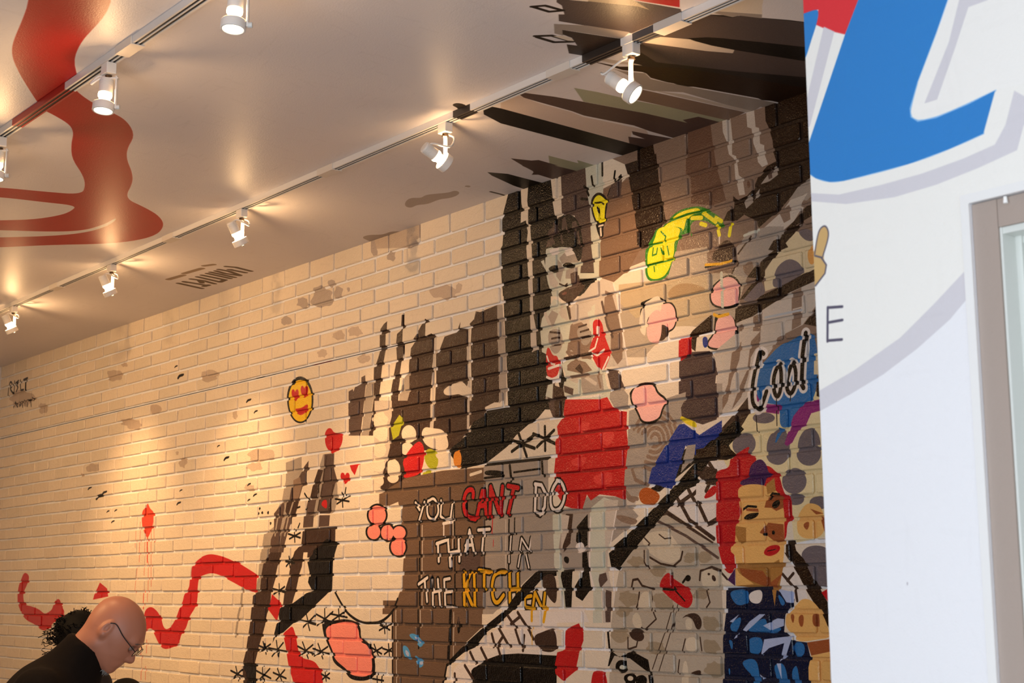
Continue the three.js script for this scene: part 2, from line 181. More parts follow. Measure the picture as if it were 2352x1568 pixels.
["K",0.0084,-5.856,1.501,-5.988,1.438],
["K",0.0088,-6.154,1.462,-6.001,1.442],
["K",0.0087,-6.094,1.492,-6.054,1.415],
["K",0.0086,-6.017,1.482,-6.123,1.423],
["K",0.0093,-6.539,1.334,-6.423,1.314],
["K",0.0093,-6.495,1.353,-6.463,1.296],
["K",0.0092,-6.425,1.343,-6.526,1.306],
["K",0.0092,-6.443,1.325,-6.278,1.313],
["K",0.0091,-6.368,1.361,-6.345,1.281],
["K",0.009,-6.302,1.353,-6.405,1.287],
["K",0.0093,-6.555,1.213,-6.415,1.183],
["K",0.0092,-6.496,1.235,-6.453,0.819],
["K",0.0091,-6.427,1.228,-6.53,1.169],
["K",0.0091,-6.393,1.211,-6.269,1.189],
["K",0.009,-6.352,1.231,-6.306,1.171],
["K",0.0089,-6.283,1.228,-6.368,1.174],
["K",0.0088,-6.166,1.34,-6.026,1.306],
["K",0.0087,-6.122,1.36,-6.064,1.288],
["K",0.0086,-6.028,1.35,-6.149,1.297],
["K",0.0086,-6.027,1.333,-5.896,1.312],
["K",0.0085,-5.983,1.356,-5.935,1.291],
["K",0.0084,-5.898,1.345,-6.011,1.301],
["K",0.0097,-6.822,1.204,-6.688,1.178],
["K",0.0097,-6.769,1.225,-6.735,1.159],
["K",0.0095,-6.694,1.217,-6.802,1.166],
["K",0.0084,-5.88,1.492,-5.735,1.477],
["K",0.0083,-5.81,1.525,-5.797,1.448],
["K",0.0082,-5.741,1.508,-5.86,1.462],
["K",0.0091,-6.306,1.736,-6.203,1.724],
["K",0.0091,-6.259,1.757,-6.245,1.705],
["K",0.009,-6.218,1.75,-6.282,1.711],
["K",0.0092,-6.413,1.606,-6.295,1.589],
["K",0.0092,-6.353,1.628,-6.348,1.568],
["K",0.0091,-6.3,1.615,-6.397,1.58],
["K",0.0079,-5.538,1.352,-5.453,1.326],
["K",0.0078,-5.512,1.364,-5.476,1.315],
["K",0.0077,-5.449,1.354,-5.533,1.324],
["K",0.0077,-5.445,1.349,-5.352,1.335],
["K",0.0077,-5.4,1.369,-5.391,1.316],
["K",0.0076,-5.356,1.36,-5.432,1.325],
["K",0.0084,-5.949,1.222,-5.877,1.204],
["K",0.0084,-5.916,1.234,-5.906,1.193],
["K",0.0083,-5.878,1.228,-5.94,1.198],
["K",0.0078,-5.523,1.219,-5.438,1.214],
["K",0.0078,-5.489,1.24,-5.464,0.888],
["K",0.0077,-5.449,1.236,-5.499,0.889],
["K",0.0078,-5.476,1.451,-5.388,1.428],
["K",0.0078,-5.434,1.467,-5.425,1.413],
["K",0.0077,-5.385,1.454,-5.469,1.425],
["K",0.0091,-6.269,1.864,-6.155,1.842],
["K",0.009,-6.213,1.884,-6.205,1.824],
["K",0.0089,-6.155,1.866,-6.257,1.84],
["K",0.0085,-5.85,2.01,-5.73,1.992],
["K",0.0085,-5.79,2.035,-5.783,1.97],
["K",0.0084,-5.733,2.016,-5.834,1.986],
["K",0.0081,-5.548,2.013,-5.475,1.997],
["K",0.008,-5.514,2.027,-5.506,1.985],
["K",0.008,-5.478,2.017,-5.538,1.994],
["K",0.009,-6.126,2.049,-6.082,2.011],
["K",0.009,-6.19,1.985,-6.166,1.988],
["K",0.0089,-6.112,1.974,-6.096,1.977],
["K",0.009,-6.164,1.909,-6.179,1.89],
["K",0.0084,-5.755,2.055,-5.765,2.022],
["K",0.008,-5.51,2.034,-5.503,2.015],
["T",0.013,-6.28,2.097,-6.308,1.979,-6.352,1.861],
["T",0.0128,-6.23,2.015,-6.275,1.938,-6.304,1.859],
["T",0.0131,-6.372,1.958,-6.401,1.862],
["D2",0.0103,-5.93,2.208,-5.956,2.102,-5.998,1.965],
["D2",0.0101,-5.867,2.073,-5.901,1.96],
["D",0,-5.743,2.494,-5.708,2.501,-5.701,2.489,-5.687,2.511,-5.631,2.523,-5.631,2.546,-5.6,2.552,-5.596,2.519,-5.609,2.449,-5.628,2.349,-5.641,2.283,-5.739,2.291],
["T",0,-5.589,2.519,-5.527,2.515,-5.533,2.448,-5.549,2.379,-5.571,2.277,-5.634,2.282,-5.621,2.344,-5.609,2.445],
["D2",0,-5.423,2.774,-5.426,2.735,-5.409,2.725,-5.436,2.718,-5.438,2.662,-5.435,2.654,-5.461,2.575,-5.473,2.509,-5.492,2.414,-5.512,2.375,-5.511,2.327,-5.537,2.274,-5.571,2.277,-5.546,2.379,-5.53,2.448,-5.528,2.576,-5.508,2.603,-5.485,2.642,-5.483,2.725,-5.476,2.746,-5.45,2.765],
["D2",0,-5.288,2.79,-5.288,2.734,-5.304,2.718,-5.307,2.659,-5.29,2.65,-5.309,2.579,-5.325,2.514,-5.321,2.499,-5.334,2.449,-5.34,2.377,-5.392,2.378,-5.393,2.448,-5.374,2.513,-5.348,2.583,-5.355,2.662,-5.349,2.706,-5.314,2.719,-5.308,2.785],
["T",0,-5.289,2.514,-5.251,2.528,-5.244,2.454,-5.269,2.395,-5.281,2.378,-5.333,2.38,-5.33,2.442,-5.314,2.451],
["D2",0,-5.129,2.742,-5.107,2.725,-5.126,2.718,-5.129,2.664,-5.083,2.672,-5.058,2.655,-5.076,2.65,-5.079,2.586,-5.064,2.58,-5.082,2.515,-5.076,2.51,-5.088,2.444,-5.094,2.374,-5.1,2.36,-5.1,2.296,-5.149,2.241,-5.274,2.252,-5.256,2.376,-5.275,2.381,-5.25,2.437,-5.251,2.557,-5.239,2.628,-5.201,2.656,-5.223,2.666,-5.182,2.694],
["D2",0,-4.876,2.691,-4.879,2.665,-4.821,2.653,-4.833,2.582,-4.824,2.511,-4.833,2.45,-4.822,2.439,-4.851,2.377,-4.816,2.363,-4.834,2.299,-4.834,2.238,-4.817,2.213,-5.057,2.234,-5.057,2.37,-5.051,2.454,-5.049,2.578,-5.027,2.593,-4.991,2.645,-4.92,2.65,-4.896,2.66],
["D2",0,-4.769,2.719,-4.741,2.712,-4.619,2.723,-4.625,2.659,-4.603,2.653,-4.625,2.581,-4.607,2.511,-4.621,2.443,-4.606,2.371,-4.622,2.329,-4.649,2.332,-4.715,2.318,-4.716,2.205,-4.806,2.212,-4.799,2.44,-4.804,2.585,-4.798,2.657,-4.812,2.673,-4.781,2.689],
["T",0,-4.624,2.724,-4.589,2.718,-4.584,2.65,-4.576,2.581,-4.572,2.5,-4.57,2.38,-4.579,2.311,-4.595,2.336,-4.619,2.325,-4.618,2.513,-4.625,2.622],
["T2",0.0188,-5.058,2.647,-5.061,2.541,-5.076,2.471,-5.069,2.378,-5.081,2.302,-5.075,2.235],
["T2",0.018,-4.818,2.649,-4.824,2.511,-4.816,2.407,-4.825,2.271,-4.823,2.214],
["W",-1,-5,2.417,-4.967,2.431,-4.914,2.442,-4.879,2.445,-4.85,2.432,-4.833,2.416,-4.799,2.405,-4.799,2.385,-4.851,2.373,-4.885,2.391,-4.92,2.391,-4.985,2.394],
["K",0,-4.711,2.304,-4.586,2.305,-4.49,2.299,-4.312,2.294,-4.312,2.265,-4.429,2.225,-4.513,2.187,-4.566,2.146,-4.696,2.096,-4.841,2.082,-4.875,2.081,-4.968,2.163,-4.841,2.215,-4.784,2.267,-4.717,2.281],
["D2",0,-5.527,2.429,-4.711,2.345,-4.711,2.304,-4.795,2.265,-4.875,2.197,-4.957,2.169,-5.162,2.178,-5.161,2.051,-5.521,1.985],
["T2",0,-5.5,2.426,-5.387,2.415,-5.386,2.348,-5.405,2.306,-5.398,2.211,-5.455,2.091,-5.481,1.983,-5.521,1.985,-5.527,2.429],
["W",-1,-5.412,2.333,-5.423,2.322,-5.429,2.308,-5.452,2.303,-5.478,2.305,-5.504,2.309,-5.527,2.318,-5.538,2.331,-5.549,2.345,-5.544,2.359,-5.529,2.369,-5.504,2.373,-5.479,2.374,-5.452,2.371,-5.44,2.356,-5.418,2.346],
["W",-1,-5.407,2.273,-5.419,2.263,-5.426,2.252,-5.444,2.243,-5.471,2.242,-5.495,2.25,-5.511,2.262,-5.534,2.271,-5.537,2.285,-5.532,2.297,-5.519,2.308,-5.494,2.31,-5.472,2.309,-5.45,2.305,-5.429,2.298,-5.411,2.287],
["W",-1,-5.428,2.202,-5.431,2.191,-5.439,2.18,-5.459,2.174,-5.483,2.171,-5.507,2.178,-5.525,2.188,-5.549,2.197,-5.548,2.211,-5.546,2.224,-5.531,2.234,-5.507,2.236,-5.484,2.236,-5.458,2.237,-5.442,2.225,-5.431,2.214],
["W",-1,-5.435,2.137,-5.432,2.123,-5.452,2.115,-5.469,2.106,-5.496,2.111,-5.517,2.115,-5.539,2.121,-5.556,2.132,-5.566,2.146,-5.558,2.158,-5.544,2.169,-5.523,2.176,-5.497,2.172,-5.473,2.169,-5.449,2.162,-5.44,2.149],
["W",-1,-5.443,2.072,-5.441,2.058,-5.454,2.048,-5.478,2.044,-5.501,2.039,-5.524,2.048,-5.542,2.057,-5.554,2.067,-5.565,2.079,-5.557,2.09,-5.552,2.104,-5.527,2.107,-5.502,2.112,-5.481,2.101,-5.462,2.093,-5.449,2.084],
["W",-1,-5.443,2.01,-5.454,1.999,-5.468,1.991,-5.485,1.984,-5.507,1.982,-5.532,1.983,-5.552,1.992,-5.566,2.004,-5.567,2.017,-5.567,2.029,-5.555,2.04,-5.534,2.047,-5.508,2.05,-5.485,2.041,-5.463,2.034,-5.445,2.024],
["T2",0.0266,-5.077,2.376,-5.076,2.312,-5.082,2.263],
["T2",0.0169,-4.823,2.356,-4.823,2.305,-4.824,2.234],
["W",-1,-5.162,2.242,-5.137,2.279,-5.076,2.266,-5.004,2.256,-4.974,2.226,-4.957,2.176,-5.004,2.166,-5.113,2.188],
["Gr",0,-5.392,2.298,-5.327,2.347,-5.295,2.325,-5.327,2.256,-5.372,2.241],
["Gr",-1,-5.035,2.141,-5.031,2.121,-5.037,2.104,-5.052,2.094,-5.072,2.092,-5.095,2.099,-5.115,2.114,-5.129,2.133,-5.133,2.153,-5.127,2.17,-5.112,2.18,-5.092,2.182,-5.069,2.175,-5.049,2.16],
["Gr",-1,-5.076,2.067,-5.079,2.056,-5.089,2.048,-5.104,2.045,-5.12,2.046,-5.135,2.051,-5.145,2.06,-5.149,2.071,-5.145,2.082,-5.135,2.09,-5.12,2.093,-5.104,2.092,-5.089,2.087,-5.079,2.077],
["W",-1,-5.193,2.252,-5.199,2.235,-5.214,2.223,-5.237,2.217,-5.262,2.219,-5.285,2.228,-5.301,2.244,-5.307,2.261,-5.302,2.278,-5.286,2.29,-5.263,2.296,-5.237,2.294,-5.215,2.284,-5.199,2.269],
["W",-1,-5.212,2.189,-5.216,2.177,-5.23,2.168,-5.25,2.164,-5.273,2.166,-5.294,2.173,-5.308,2.184,-5.313,2.197,-5.308,2.209,-5.294,2.218,-5.274,2.222,-5.251,2.22,-5.231,2.213,-5.217,2.202],
["W",-1,-5.312,2.11,-5.318,2.092,-5.334,2.078,-5.357,2.071,-5.383,2.073,-5.407,2.083,-5.423,2.099,-5.429,2.118,-5.424,2.137,-5.407,2.151,-5.384,2.158,-5.358,2.156,-5.334,2.146,-5.318,2.129],
["W",-1,-5.325,2.072,-5.329,2.063,-5.342,2.056,-5.36,2.053,-5.38,2.054,-5.398,2.059,-5.411,2.068,-5.416,2.077,-5.411,2.086,-5.399,2.093,-5.38,2.096,-5.36,2.095,-5.342,2.09,-5.329,2.081],
["R",-1,-5.306,2.146,-5.187,2.226,-5.137,2.204,-5.131,2.14,-5.161,2.079,-5.242,2.07,-5.299,2.07,-5.274,2.101],
["Oc",-1,-4.87,2.122,-4.872,2.106,-4.88,2.093,-4.892,2.087,-4.905,2.088,-4.917,2.096,-4.925,2.109,-4.927,2.126,-4.925,2.142,-4.916,2.154,-4.905,2.161,-4.892,2.16,-4.88,2.152,-4.872,2.138],
["Oc",-1,-4.91,2.049,-4.915,2.038,-4.928,2.029,-4.946,2.025,-4.967,2.026,-4.986,2.033,-4.999,2.043,-5.004,2.055,-4.999,2.067,-4.986,2.076,-4.967,2.08,-4.946,2.078,-4.928,2.072,-4.915,2.062],
["Oc",-1,-4.864,1.992,-4.87,1.983,-4.888,1.975,-4.913,1.972,-4.942,1.974,-4.968,1.979,-4.985,1.989,-4.992,2,-4.986,2.01,-4.968,2.017,-4.942,2.02,-4.913,2.018,-4.888,2.012,-4.87,2.003],
["W",-1,-4.98,2.15,-4.984,2.14,-4.994,2.132,-5.008,2.129,-5.024,2.13,-5.038,2.136,-5.048,2.145,-5.052,2.156,-5.048,2.166,-5.038,2.174,-5.024,2.177,-5.008,2.176,-4.994,2.17,-4.984,2.161],
["B2",0,-5.481,2.012,-5.274,2.069,-5.004,2.083,-4.718,2.077,-4.72,1.824,-5.323,1.844,-5.304,1.953,-5.48,1.961],
["T",0,-4.718,2.081,-4.315,2.088,-4.32,1.81,-4.72,1.824],
["W",0,-4.312,2.285,-4.388,2.234,-4.545,2.157,-4.696,2.094,-4.315,2.088],
["K",0.0135,-4.555,2.176,-4.398,2.129],
["K",0.0134,-4.499,2.206,-4.447,2.102],
["K",0.0131,-4.401,2.178,-4.536,2.127],
["K",0.0132,-4.403,2.185,-4.274,2.137],
["K",0.013,-4.335,2.207,-4.334,2.116],
["K",0.0128,-4.281,2.188,-4.383,2.133],
["K",0.0123,-4.707,2.087,-4.315,2.085],
["K",0.0135,-4.551,2.073,-4.541,2.013],
["K",0.0129,-4.351,2.072,-4.347,2.021],
["K",-1,-4.712,2.067,-4.588,2.055,-4.599,2.037,-4.713,2.044],
["K",0.0079,-4.525,2.045,-4.371,2.048],
["K",0.0098,-4.713,2.034,-4.588,2.036],
["W",0.0125,-4.807,2.053,-4.735,2.062],
["B2",0,-5.308,1.955,-4.87,1.952,-4.71,1.861,-4.713,1.501,-5.445,1.494,-5.445,1.552,-5.332,1.552,-5.298,1.613,-5.279,1.806,-5.3,1.884],
["T",0,-4.71,1.868,-4.376,1.886,-4.167,1.894,-4.171,1.726,-4.271,1.729,-4.458,1.629,-4.665,1.501,-4.731,1.5],
["K",0.0107,-5.169,1.864,-5.167,1.496],
["T2",0.0058,-5.149,1.863,-5.151,1.497],
["K",0.0093,-4.92,1.936,-4.915,1.499],
["T2",0.0056,-4.927,1.937,-4.93,1.744],
["T2",0.0052,-4.577,1.863,-4.582,1.672],
["K",0.0086,-4.557,1.862,-4.562,1.672],
["K",0.0069,-4.522,1.868,-4.523,1.805],
["K",0,-4.404,1.87,-4.355,1.868,-4.356,1.813,-4.368,1.745,-4.395,1.738,-4.405,1.815],
["T2",0.0058,-4.344,1.868,-4.346,1.744],
["K",0.0058,-4.328,1.86,-4.324,1.744],
["T2",0.0083,-4.377,1.834,-4.379,1.745],
["D",0,-4.864,1.75,-4.741,1.754,-4.748,1.671,-4.889,1.669],
["K",0.0275,-5.201,1.961,-5.166,1.929],
["K",0.0271,-5.13,1.96,-5.17,1.883],
["K",0.027,-5.103,1.964,-5.116,1.93,-5.102,1.892,-5.063,1.882,-5.03,1.908,-5.037,1.949,-5.063,1.974,-5.096,1.964],
["K",0.0265,-5.01,1.96,-5.017,1.896,-4.984,1.879,-4.946,1.885,-4.933,1.948],
["Wp",0.0118,-5.201,1.961,-5.166,1.929],
["Wp",0.0116,-5.13,1.96,-5.17,1.883],
["Wp",0.0116,-5.103,1.964,-5.116,1.93,-5.102,1.892,-5.063,1.882,-5.03,1.908,-5.037,1.949,-5.063,1.974,-5.096,1.964],
["Wp",0.0114,-5.01,1.96,-5.017,1.896,-4.984,1.879,-4.946,1.885,-4.933,1.948],
["K",0.0345,-4.789,1.963,-4.782,1.992,-4.826,1.995,-4.851,1.966,-4.857,1.919,-4.832,1.884,-4.777,1.875],
["K",0.0342,-4.765,1.885,-4.728,1.982,-4.715,1.981,-4.704,1.883],
["K",0.0342,-4.752,1.925,-4.71,1.926],
["K",0.0337,-4.68,1.882,-4.673,1.997,-4.615,1.886,-4.596,1.993],
["K",0.0331,-4.561,1.994,-4.498,1.983],
["K",0.0328,-4.527,1.981,-4.563,1.887],
["R3",0.02,-4.789,1.963,-4.782,1.992,-4.826,1.995,-4.851,1.966,-4.857,1.919,-4.832,1.884,-4.777,1.875],
["R3",0.0198,-4.765,1.885,-4.728,1.982,-4.715,1.981,-4.704,1.883],
["R3",0.0198,-4.752,1.925,-4.71,1.926],
["R3",0.0195,-4.68,1.882,-4.673,1.997,-4.615,1.886,-4.596,1.993],
["R3",0.0191,-4.561,1.994,-4.498,1.983],
["R3",0.019,-4.527,1.981,-4.563,1.887],
["R3",0.0053,-4.662,1.874,-4.666,1.813],
["R3",0.0035,-4.66,1.788,-4.661,1.763],
["Wp",0.0132,-4.997,1.865,-4.933,1.87],
["Wp",0.0085,-4.994,1.857,-4.994,1.812],
["K",0.0293,-5.043,1.784,-4.972,1.797],
["K",0.0293,-5.033,1.784,-5.03,1.712],
["K",0.0289,-4.962,1.796,-4.949,1.692],
["K",0.0285,-4.889,1.798,-4.886,1.71],
["K",0.0288,-4.952,1.744,-4.883,1.75],
["K",0.0282,-4.845,1.742,-4.817,1.832,-4.787,1.74],
["K",0.0282,-4.842,1.771,-4.796,1.773],
["K",0.0278,-4.759,1.83,-4.681,1.831],
["K",0.0276,-4.723,1.829,-4.735,1.739],
["Wp",0.0142,-5.043,1.784,-4.972,1.797],
["Wp",0.0142,-5.033,1.784,-5.03,1.712],
["Wp",0.014,-4.962,1.796,-4.949,1.692],
["Wp",0.0138,-4.889,1.798,-4.886,1.71],
["Wp",0.0139,-4.952,1.744,-4.883,1.75],
["Wp",0.0136,-4.845,1.742,-4.817,1.832,-4.787,1.74],
["Wp",0.0136,-4.842,1.771,-4.796,1.773],
["Wp",0.0135,-4.759,1.83,-4.681,1.831],
["Wp",0.0134,-4.723,1.829,-4.735,1.739],
["K",0.0224,-4.546,1.798,-4.553,1.742],
["K",0.0221,-4.493,1.741,-4.481,1.789,-4.434,1.739,-4.422,1.788],
["K",0.0223,-4.559,1.725,-4.559,1.7],
["K",0.022,-4.502,1.682,-4.49,1.727],
["K",0.0219,-4.456,1.726,-4.44,1.677],
["Wp",0.0086,-4.546,1.798,-4.553,1.742],
["Wp",0.0085,-4.493,1.741,-4.481,1.789,-4.434,1.739,-4.422,1.788],
["Wp",0.0086,-4.559,1.725,-4.559,1.7],
["Wp",0.0085,-4.502,1.682,-4.49,1.727],
["Wp",0.0084,-4.456,1.726,-4.44,1.677],
["K",0.0289,-5.171,1.62,-5.108,1.646],
["K",0.0287,-5.128,1.639,-5.114,1.549],
["K",0.0284,-5.075,1.638,-5.072,1.53],
["K",0.0282,-5.036,1.638,-5.02,1.53],
["K",0.0283,-5.075,1.586,-5.023,1.593],
["K",0.0277,-4.952,1.641,-4.991,1.637,-4.984,1.527,-4.914,1.523],
["K",0.0278,-4.987,1.586,-4.946,1.589],
["Wp",0.0135,-5.171,1.62,-5.108,1.646],
["Wp",0.0134,-5.128,1.639,-5.114,1.549],
["Wp",0.0132,-5.075,1.638,-5.072,1.53],
["Wp",0.0131,-5.036,1.638,-5.02,1.53],
["Wp",0.0132,-5.075,1.586,-5.023,1.593],
["Wp",0.0129,-4.952,1.641,-4.991,1.637,-4.984,1.527,-4.914,1.523],
["Wp",0.013,-4.987,1.586,-4.946,1.589],
["K",0.0318,-4.855,1.665,-4.849,1.535],
["K",0.0315,-4.809,1.661,-4.846,1.603,-4.797,1.535],
["K",0.0313,-4.784,1.657,-4.779,1.531],
["K",0.0312,-4.754,1.671,-4.682,1.663],
["K",0.0309,-4.718,1.664,-4.718,1.599],
["K",0.0302,-4.588,1.662,-4.646,1.666,-4.67,1.613,-4.665,1.56,-4.636,1.539,-4.595,1.574],
["K",0.03,-4.559,1.655,-4.555,1.546],
["K",0.0297,-4.508,1.654,-4.506,1.55],
["K",0.0299,-4.554,1.595,-4.503,1.598],
["Go",0.0173,-4.855,1.665,-4.849,1.535],
["Go",0.0171,-4.809,1.661,-4.846,1.603,-4.797,1.535],
["Go",0.017,-4.784,1.657,-4.779,1.531],
["Go",0.0169,-4.754,1.671,-4.682,1.663],
["Go",0.0168,-4.718,1.664,-4.718,1.599],
["Go",0.0164,-4.588,1.662,-4.646,1.666,-4.67,1.613,-4.665,1.56,-4.636,1.539,-4.595,1.574],
["Go",0.0163,-4.559,1.655,-4.555,1.546],
["Go",0.0161,-4.508,1.654,-4.506,1.55],
["Go",0.0162,-4.554,1.595,-4.503,1.598],
["K",0.0275,-4.425,1.605,-4.464,1.602,-4.465,1.529,-4.415,1.523],
["K",0.0276,-4.459,1.567,-4.425,1.571],
["K",0.0273,-4.415,1.533,-4.403,1.584,-4.355,1.517,-4.343,1.581],
["Go",0.0141,-4.425,1.605,-4.464,1.602,-4.465,1.529,-4.415,1.523],
["Go",0.0142,-4.459,1.567,-4.425,1.571],
["Go",0.0141,-4.415,1.533,-4.403,1.584,-4.355,1.517,-4.343,1.581],
["Go",0.0063,-4.834,1.542,-4.828,1.5],
["B2",0,-5.374,1.513,-4.735,1.527,-4.736,1.449,-4.852,1.382,-4.971,1.29,-5.093,0.926,-5.373,0.903],
["K",0.0072,-5.367,1.509,-5.367,0.904],
["T2",0.0063,-5.342,1.51,-5.332,0.907],
["K",0.0096,-5.174,1.518,-5.173,1.358],
["T2",0.0061,-5.158,1.511,-5.158,1.443],
["K",0.0183,-4.943,1.512,-4.954,1.413,-4.96,1.314],
["T2",0.005,-4.923,1.506,-4.926,1.331],
["K",-1,-4.891,1.503,-4.874,1.447,-4.891,1.414,-4.903,1.447],
["D",-1,-4.897,1.493,-4.88,1.48,-4.886,1.457,-4.894,1.46],
["Bl2",-1,-5.241,1.414,-5.197,1.418,-5.149,1.389,-5.136,1.372,-5.167,1.358,-5.197,1.388,-5.234,1.4],
["LB",-1,-5.204,1.411,-5.167,1.388,-5.167,1.371,-5.191,1.388],
["Bl2",-1,-5.29,1.368,-5.252,1.362,-5.228,1.325,-5.234,1.305,-5.271,1.314,-5.29,1.341],
["LB",-1,-5.271,1.352,-5.24,1.335,-5.246,1.318,-5.271,1.331],
["Bl2",-1,-5.203,1.33,-5.172,1.32,-5.136,1.301,-5.142,1.284,-5.172,1.276,-5.191,1.299],
["LB",-1,-5.141,1.298,-5.142,1.294,-5.146,1.292,-5.151,1.29,-5.157,1.29,-5.162,1.291,-5.166,1.294,-5.167,1.297,-5.166,1.3,-5.163,1.303,-5.157,1.304,-5.151,1.305,-5.146,1.303,-5.142,1.301],
["Wp",0,-4.736,1.398,-4.602,1.464,-4.539,1.515,-4.328,1.52,-4.274,1.535,-4.278,1.357,-4.541,1.352,-4.726,1.321,-4.791,1.287,-4.809,0.949,-5.011,0.933,-4.926,1.282,-4.83,1.344],
["K",0,-4.725,1.45,-4.586,1.518,-4.476,1.613,-4.39,1.665,-4.286,1.722,-4.271,1.725,-4.272,1.645,-4.366,1.631,-4.518,1.528,-4.623,1.467,-4.704,1.431,-4.78,1.371,-4.852,1.35,-4.971,1.29,-5.069,0.928,-5.105,0.925,-4.977,1.3,-4.852,1.379,-4.736,1.443],
["K",0,-4.808,1.28,-4.726,1.321,-4.624,1.347,-4.51,1.355,-4.278,1.354,-4.284,0.992,-4.809,0.949],
["K",-1,-4.797,1.293,-4.742,1.302,-4.732,1.257,-4.76,0.953,-4.798,0.952,-4.814,1.27],
["D2",0.0134,-4.671,1.425,-4.656,1.39,-4.661,1.377],
["D2",0.0133,-4.629,1.451,-4.561,1.38],
["D2",0.0132,-4.57,1.496,-4.529,1.459,-4.49,1.382],
["D2",0.013,-4.508,1.509,-4.438,1.442,-4.414,1.411],
["D2",0.0136,-4.742,1.369,-4.704,1.325],
["D2",0.0137,-4.813,1.351,-4.78,1.31],
["D2",0.0138,-4.852,1.298,-4.797,1.248],
["D2",0.0133,-4.64,1.378,-4.603,1.414],
["D2",0.0131,-4.55,1.465,-4.498,1.491],
["D2",0.0133,-4.635,1.378,-4.619,1.347],
["D2",0.0129,-4.469,1.423,-4.48,1.367],
["D2",0.014,-4.92,1.263,-4.898,0.942],
["D2",-1,-4.419,1.424,-4.349,1.44,-4.3,1.456,-4.276,1.426,-4.277,1.363,-4.39,1.369],
["D2",-1,-4.376,1.628,-4.316,1.658,-4.272,1.639,-4.274,1.535,-4.318,1.56,-4.346,1.597],
["Go",0.0128,-4.422,1.516,-4.423,1.479],
["Go",0.0148,-4.338,1.529,-4.353,1.477],
["Go",0.0038,-4.423,1.454,-4.422,1.39],
["T",0,-4.422,1.942,-4.207,1.88,-4.082,1.931,-3.905,1.916,-3.821,1.847,-3.86,1.817,-4.007,1.737,-4.109,1.661,-4.426,1.665],
["T2",-1,-3.894,1.938,-3.819,1.924,-3.844,1.871,-3.896,1.889],
["B",-1,-3.885,1.927,-3.833,1.912,-3.839,1.89,-3.881,1.905],
["B",-1,-3.94,1.859,-3.849,1.842,-3.822,1.831,-3.846,1.813,-3.931,1.836],
["D2",0,-4.218,1.871,-4.176,1.869,-4.194,1.762,-4.241,1.73],
["K",0,-4.156,1.821,-4.094,1.865,-4.096,1.753,-4.127,1.74,-4.162,1.768],
["K",0,-4.259,1.663,-4.18,1.668,-4.193,1.529,-4.225,1.529],
["K",0,-4.127,1.727,-4.102,1.733,-4.08,1.598,-4.131,1.553,-4.167,1.569,-4.171,1.602,-4.129,1.648],
["K",-1,-4.231,1.716,-4.2,1.712,-4.206,1.685,-4.232,1.696],
["Wp",-1,-4.173,1.755,-4.126,1.77,-4.107,1.74,-4.148,1.718],
["Wp",0,-4.32,1.518,-4.132,1.536,-4.093,1.478,-4.321,1.472],
["LG",0,-4.292,1.874,-4.244,1.872,-4.245,1.811,-4.263,1.737,-4.237,1.676,-4.248,1.643,-4.234,1.596,-4.225,1.522,-4.24,1.522,-4.264,1.643,-4.29,1.683,-4.289,1.744,-4.293,1.813],
["T2",0,-4.244,1.872,-4.197,1.863,-4.214,1.796,-4.247,1.737],
["LG",0,-4.083,1.882,-4.002,1.921,-3.944,1.905,-3.955,1.837,-3.977,1.75,-3.993,1.692,-4.009,1.643,-4.03,1.595,-4.023,1.476,-4.073,1.475,-4.07,1.598,-4.084,1.641,-4.08,1.792],
["T2",0,-4.002,1.911,-3.924,1.907,-3.956,1.801,-3.982,1.75,-3.989,1.672,-3.971,1.595,-3.989,1.477,-4.019,1.476,-4.025,1.595,-3.998,1.692],
["D",0,-4.034,1.647,-3.999,1.653,-3.99,1.627,-4.03,1.598,-4.039,1.627],
["Wp",0.0061,-3.935,1.872,-3.956,1.801,-3.972,1.75],
["Wp",0.0086,-4.079,1.851,-4.086,1.759,-4.088,1.661,-4.065,1.601],
["Wp",0.0061,-3.978,1.724,-3.96,1.659,-3.96,1.48],
["D",0,-4.011,1.592,-3.972,1.585,-3.979,1.479,-4.004,1.479],
["Be",0,-3.891,1.722,-3.752,1.825,-3.687,1.864,-3.462,1.748,-3.438,1.723,-3.431,1.484,-3.451,1.009,-4.013,0.959,-3.975,1.477,-3.952,1.585,-3.931,1.652],
["Be2",-1,-3.799,1.688,-3.793,1.679,-3.819,1.679,-3.827,1.673,-3.841,1.665,-3.858,1.67,-3.864,1.679,-3.876,1.683,-3.892,1.69,-3.878,1.697,-3.861,1.699,-3.859,1.711,-3.84,1.704,-3.822,1.708,-3.808,1.703,-3.802,1.695],
["Be2",-1,-3.689,1.655,-3.695,1.649,-3.704,1.645,-3.707,1.634,-3.727,1.636,-3.744,1.637,-3.756,1.642,-3.761,1.649,-3.773,1.656,-3.765,1.664,-3.759,1.672,-3.743,1.675,-3.725,1.678,-3.711,1.672,-3.703,1.666,-3.696,1.661],
["Be2",-1,-3.528,1.698,-3.545,1.694,-3.547,1.688,-3.558,1.685,-3.571,1.678,-3.587,1.681,-3.605,1.684,-3.597,1.694,-3.607,1.7,-3.596,1.705,-3.592,1.71,-3.584,1.716,-3.569,1.712,-3.557,1.713,-3.54,1.713,-3.533,1.706],
["Be2",-1,-3.479,1.697,-3.467,1.689,-3.485,1.687,-3.492,1.681,-3.507,1.678,-3.524,1.679,-3.533,1.686,-3.541,1.692,-3.533,1.698,-3.54,1.705,-3.53,1.71,-3.523,1.718,-3.505,1.716,-3.488,1.717,-3.48,1.71,-3.477,1.703],
["Be2",-1,-3.828,1.563,-3.828,1.555,-3.832,1.546,-3.855,1.549,-3.868,1.547,-3.879,1.55,-3.891,1.552,-3.895,1.557,-3.901,1.563,-3.907,1.57,-3.906,1.58,-3.885,1.582,-3.867,1.58,-3.852,1.579,-3.834,1.577,-3.832,1.569],
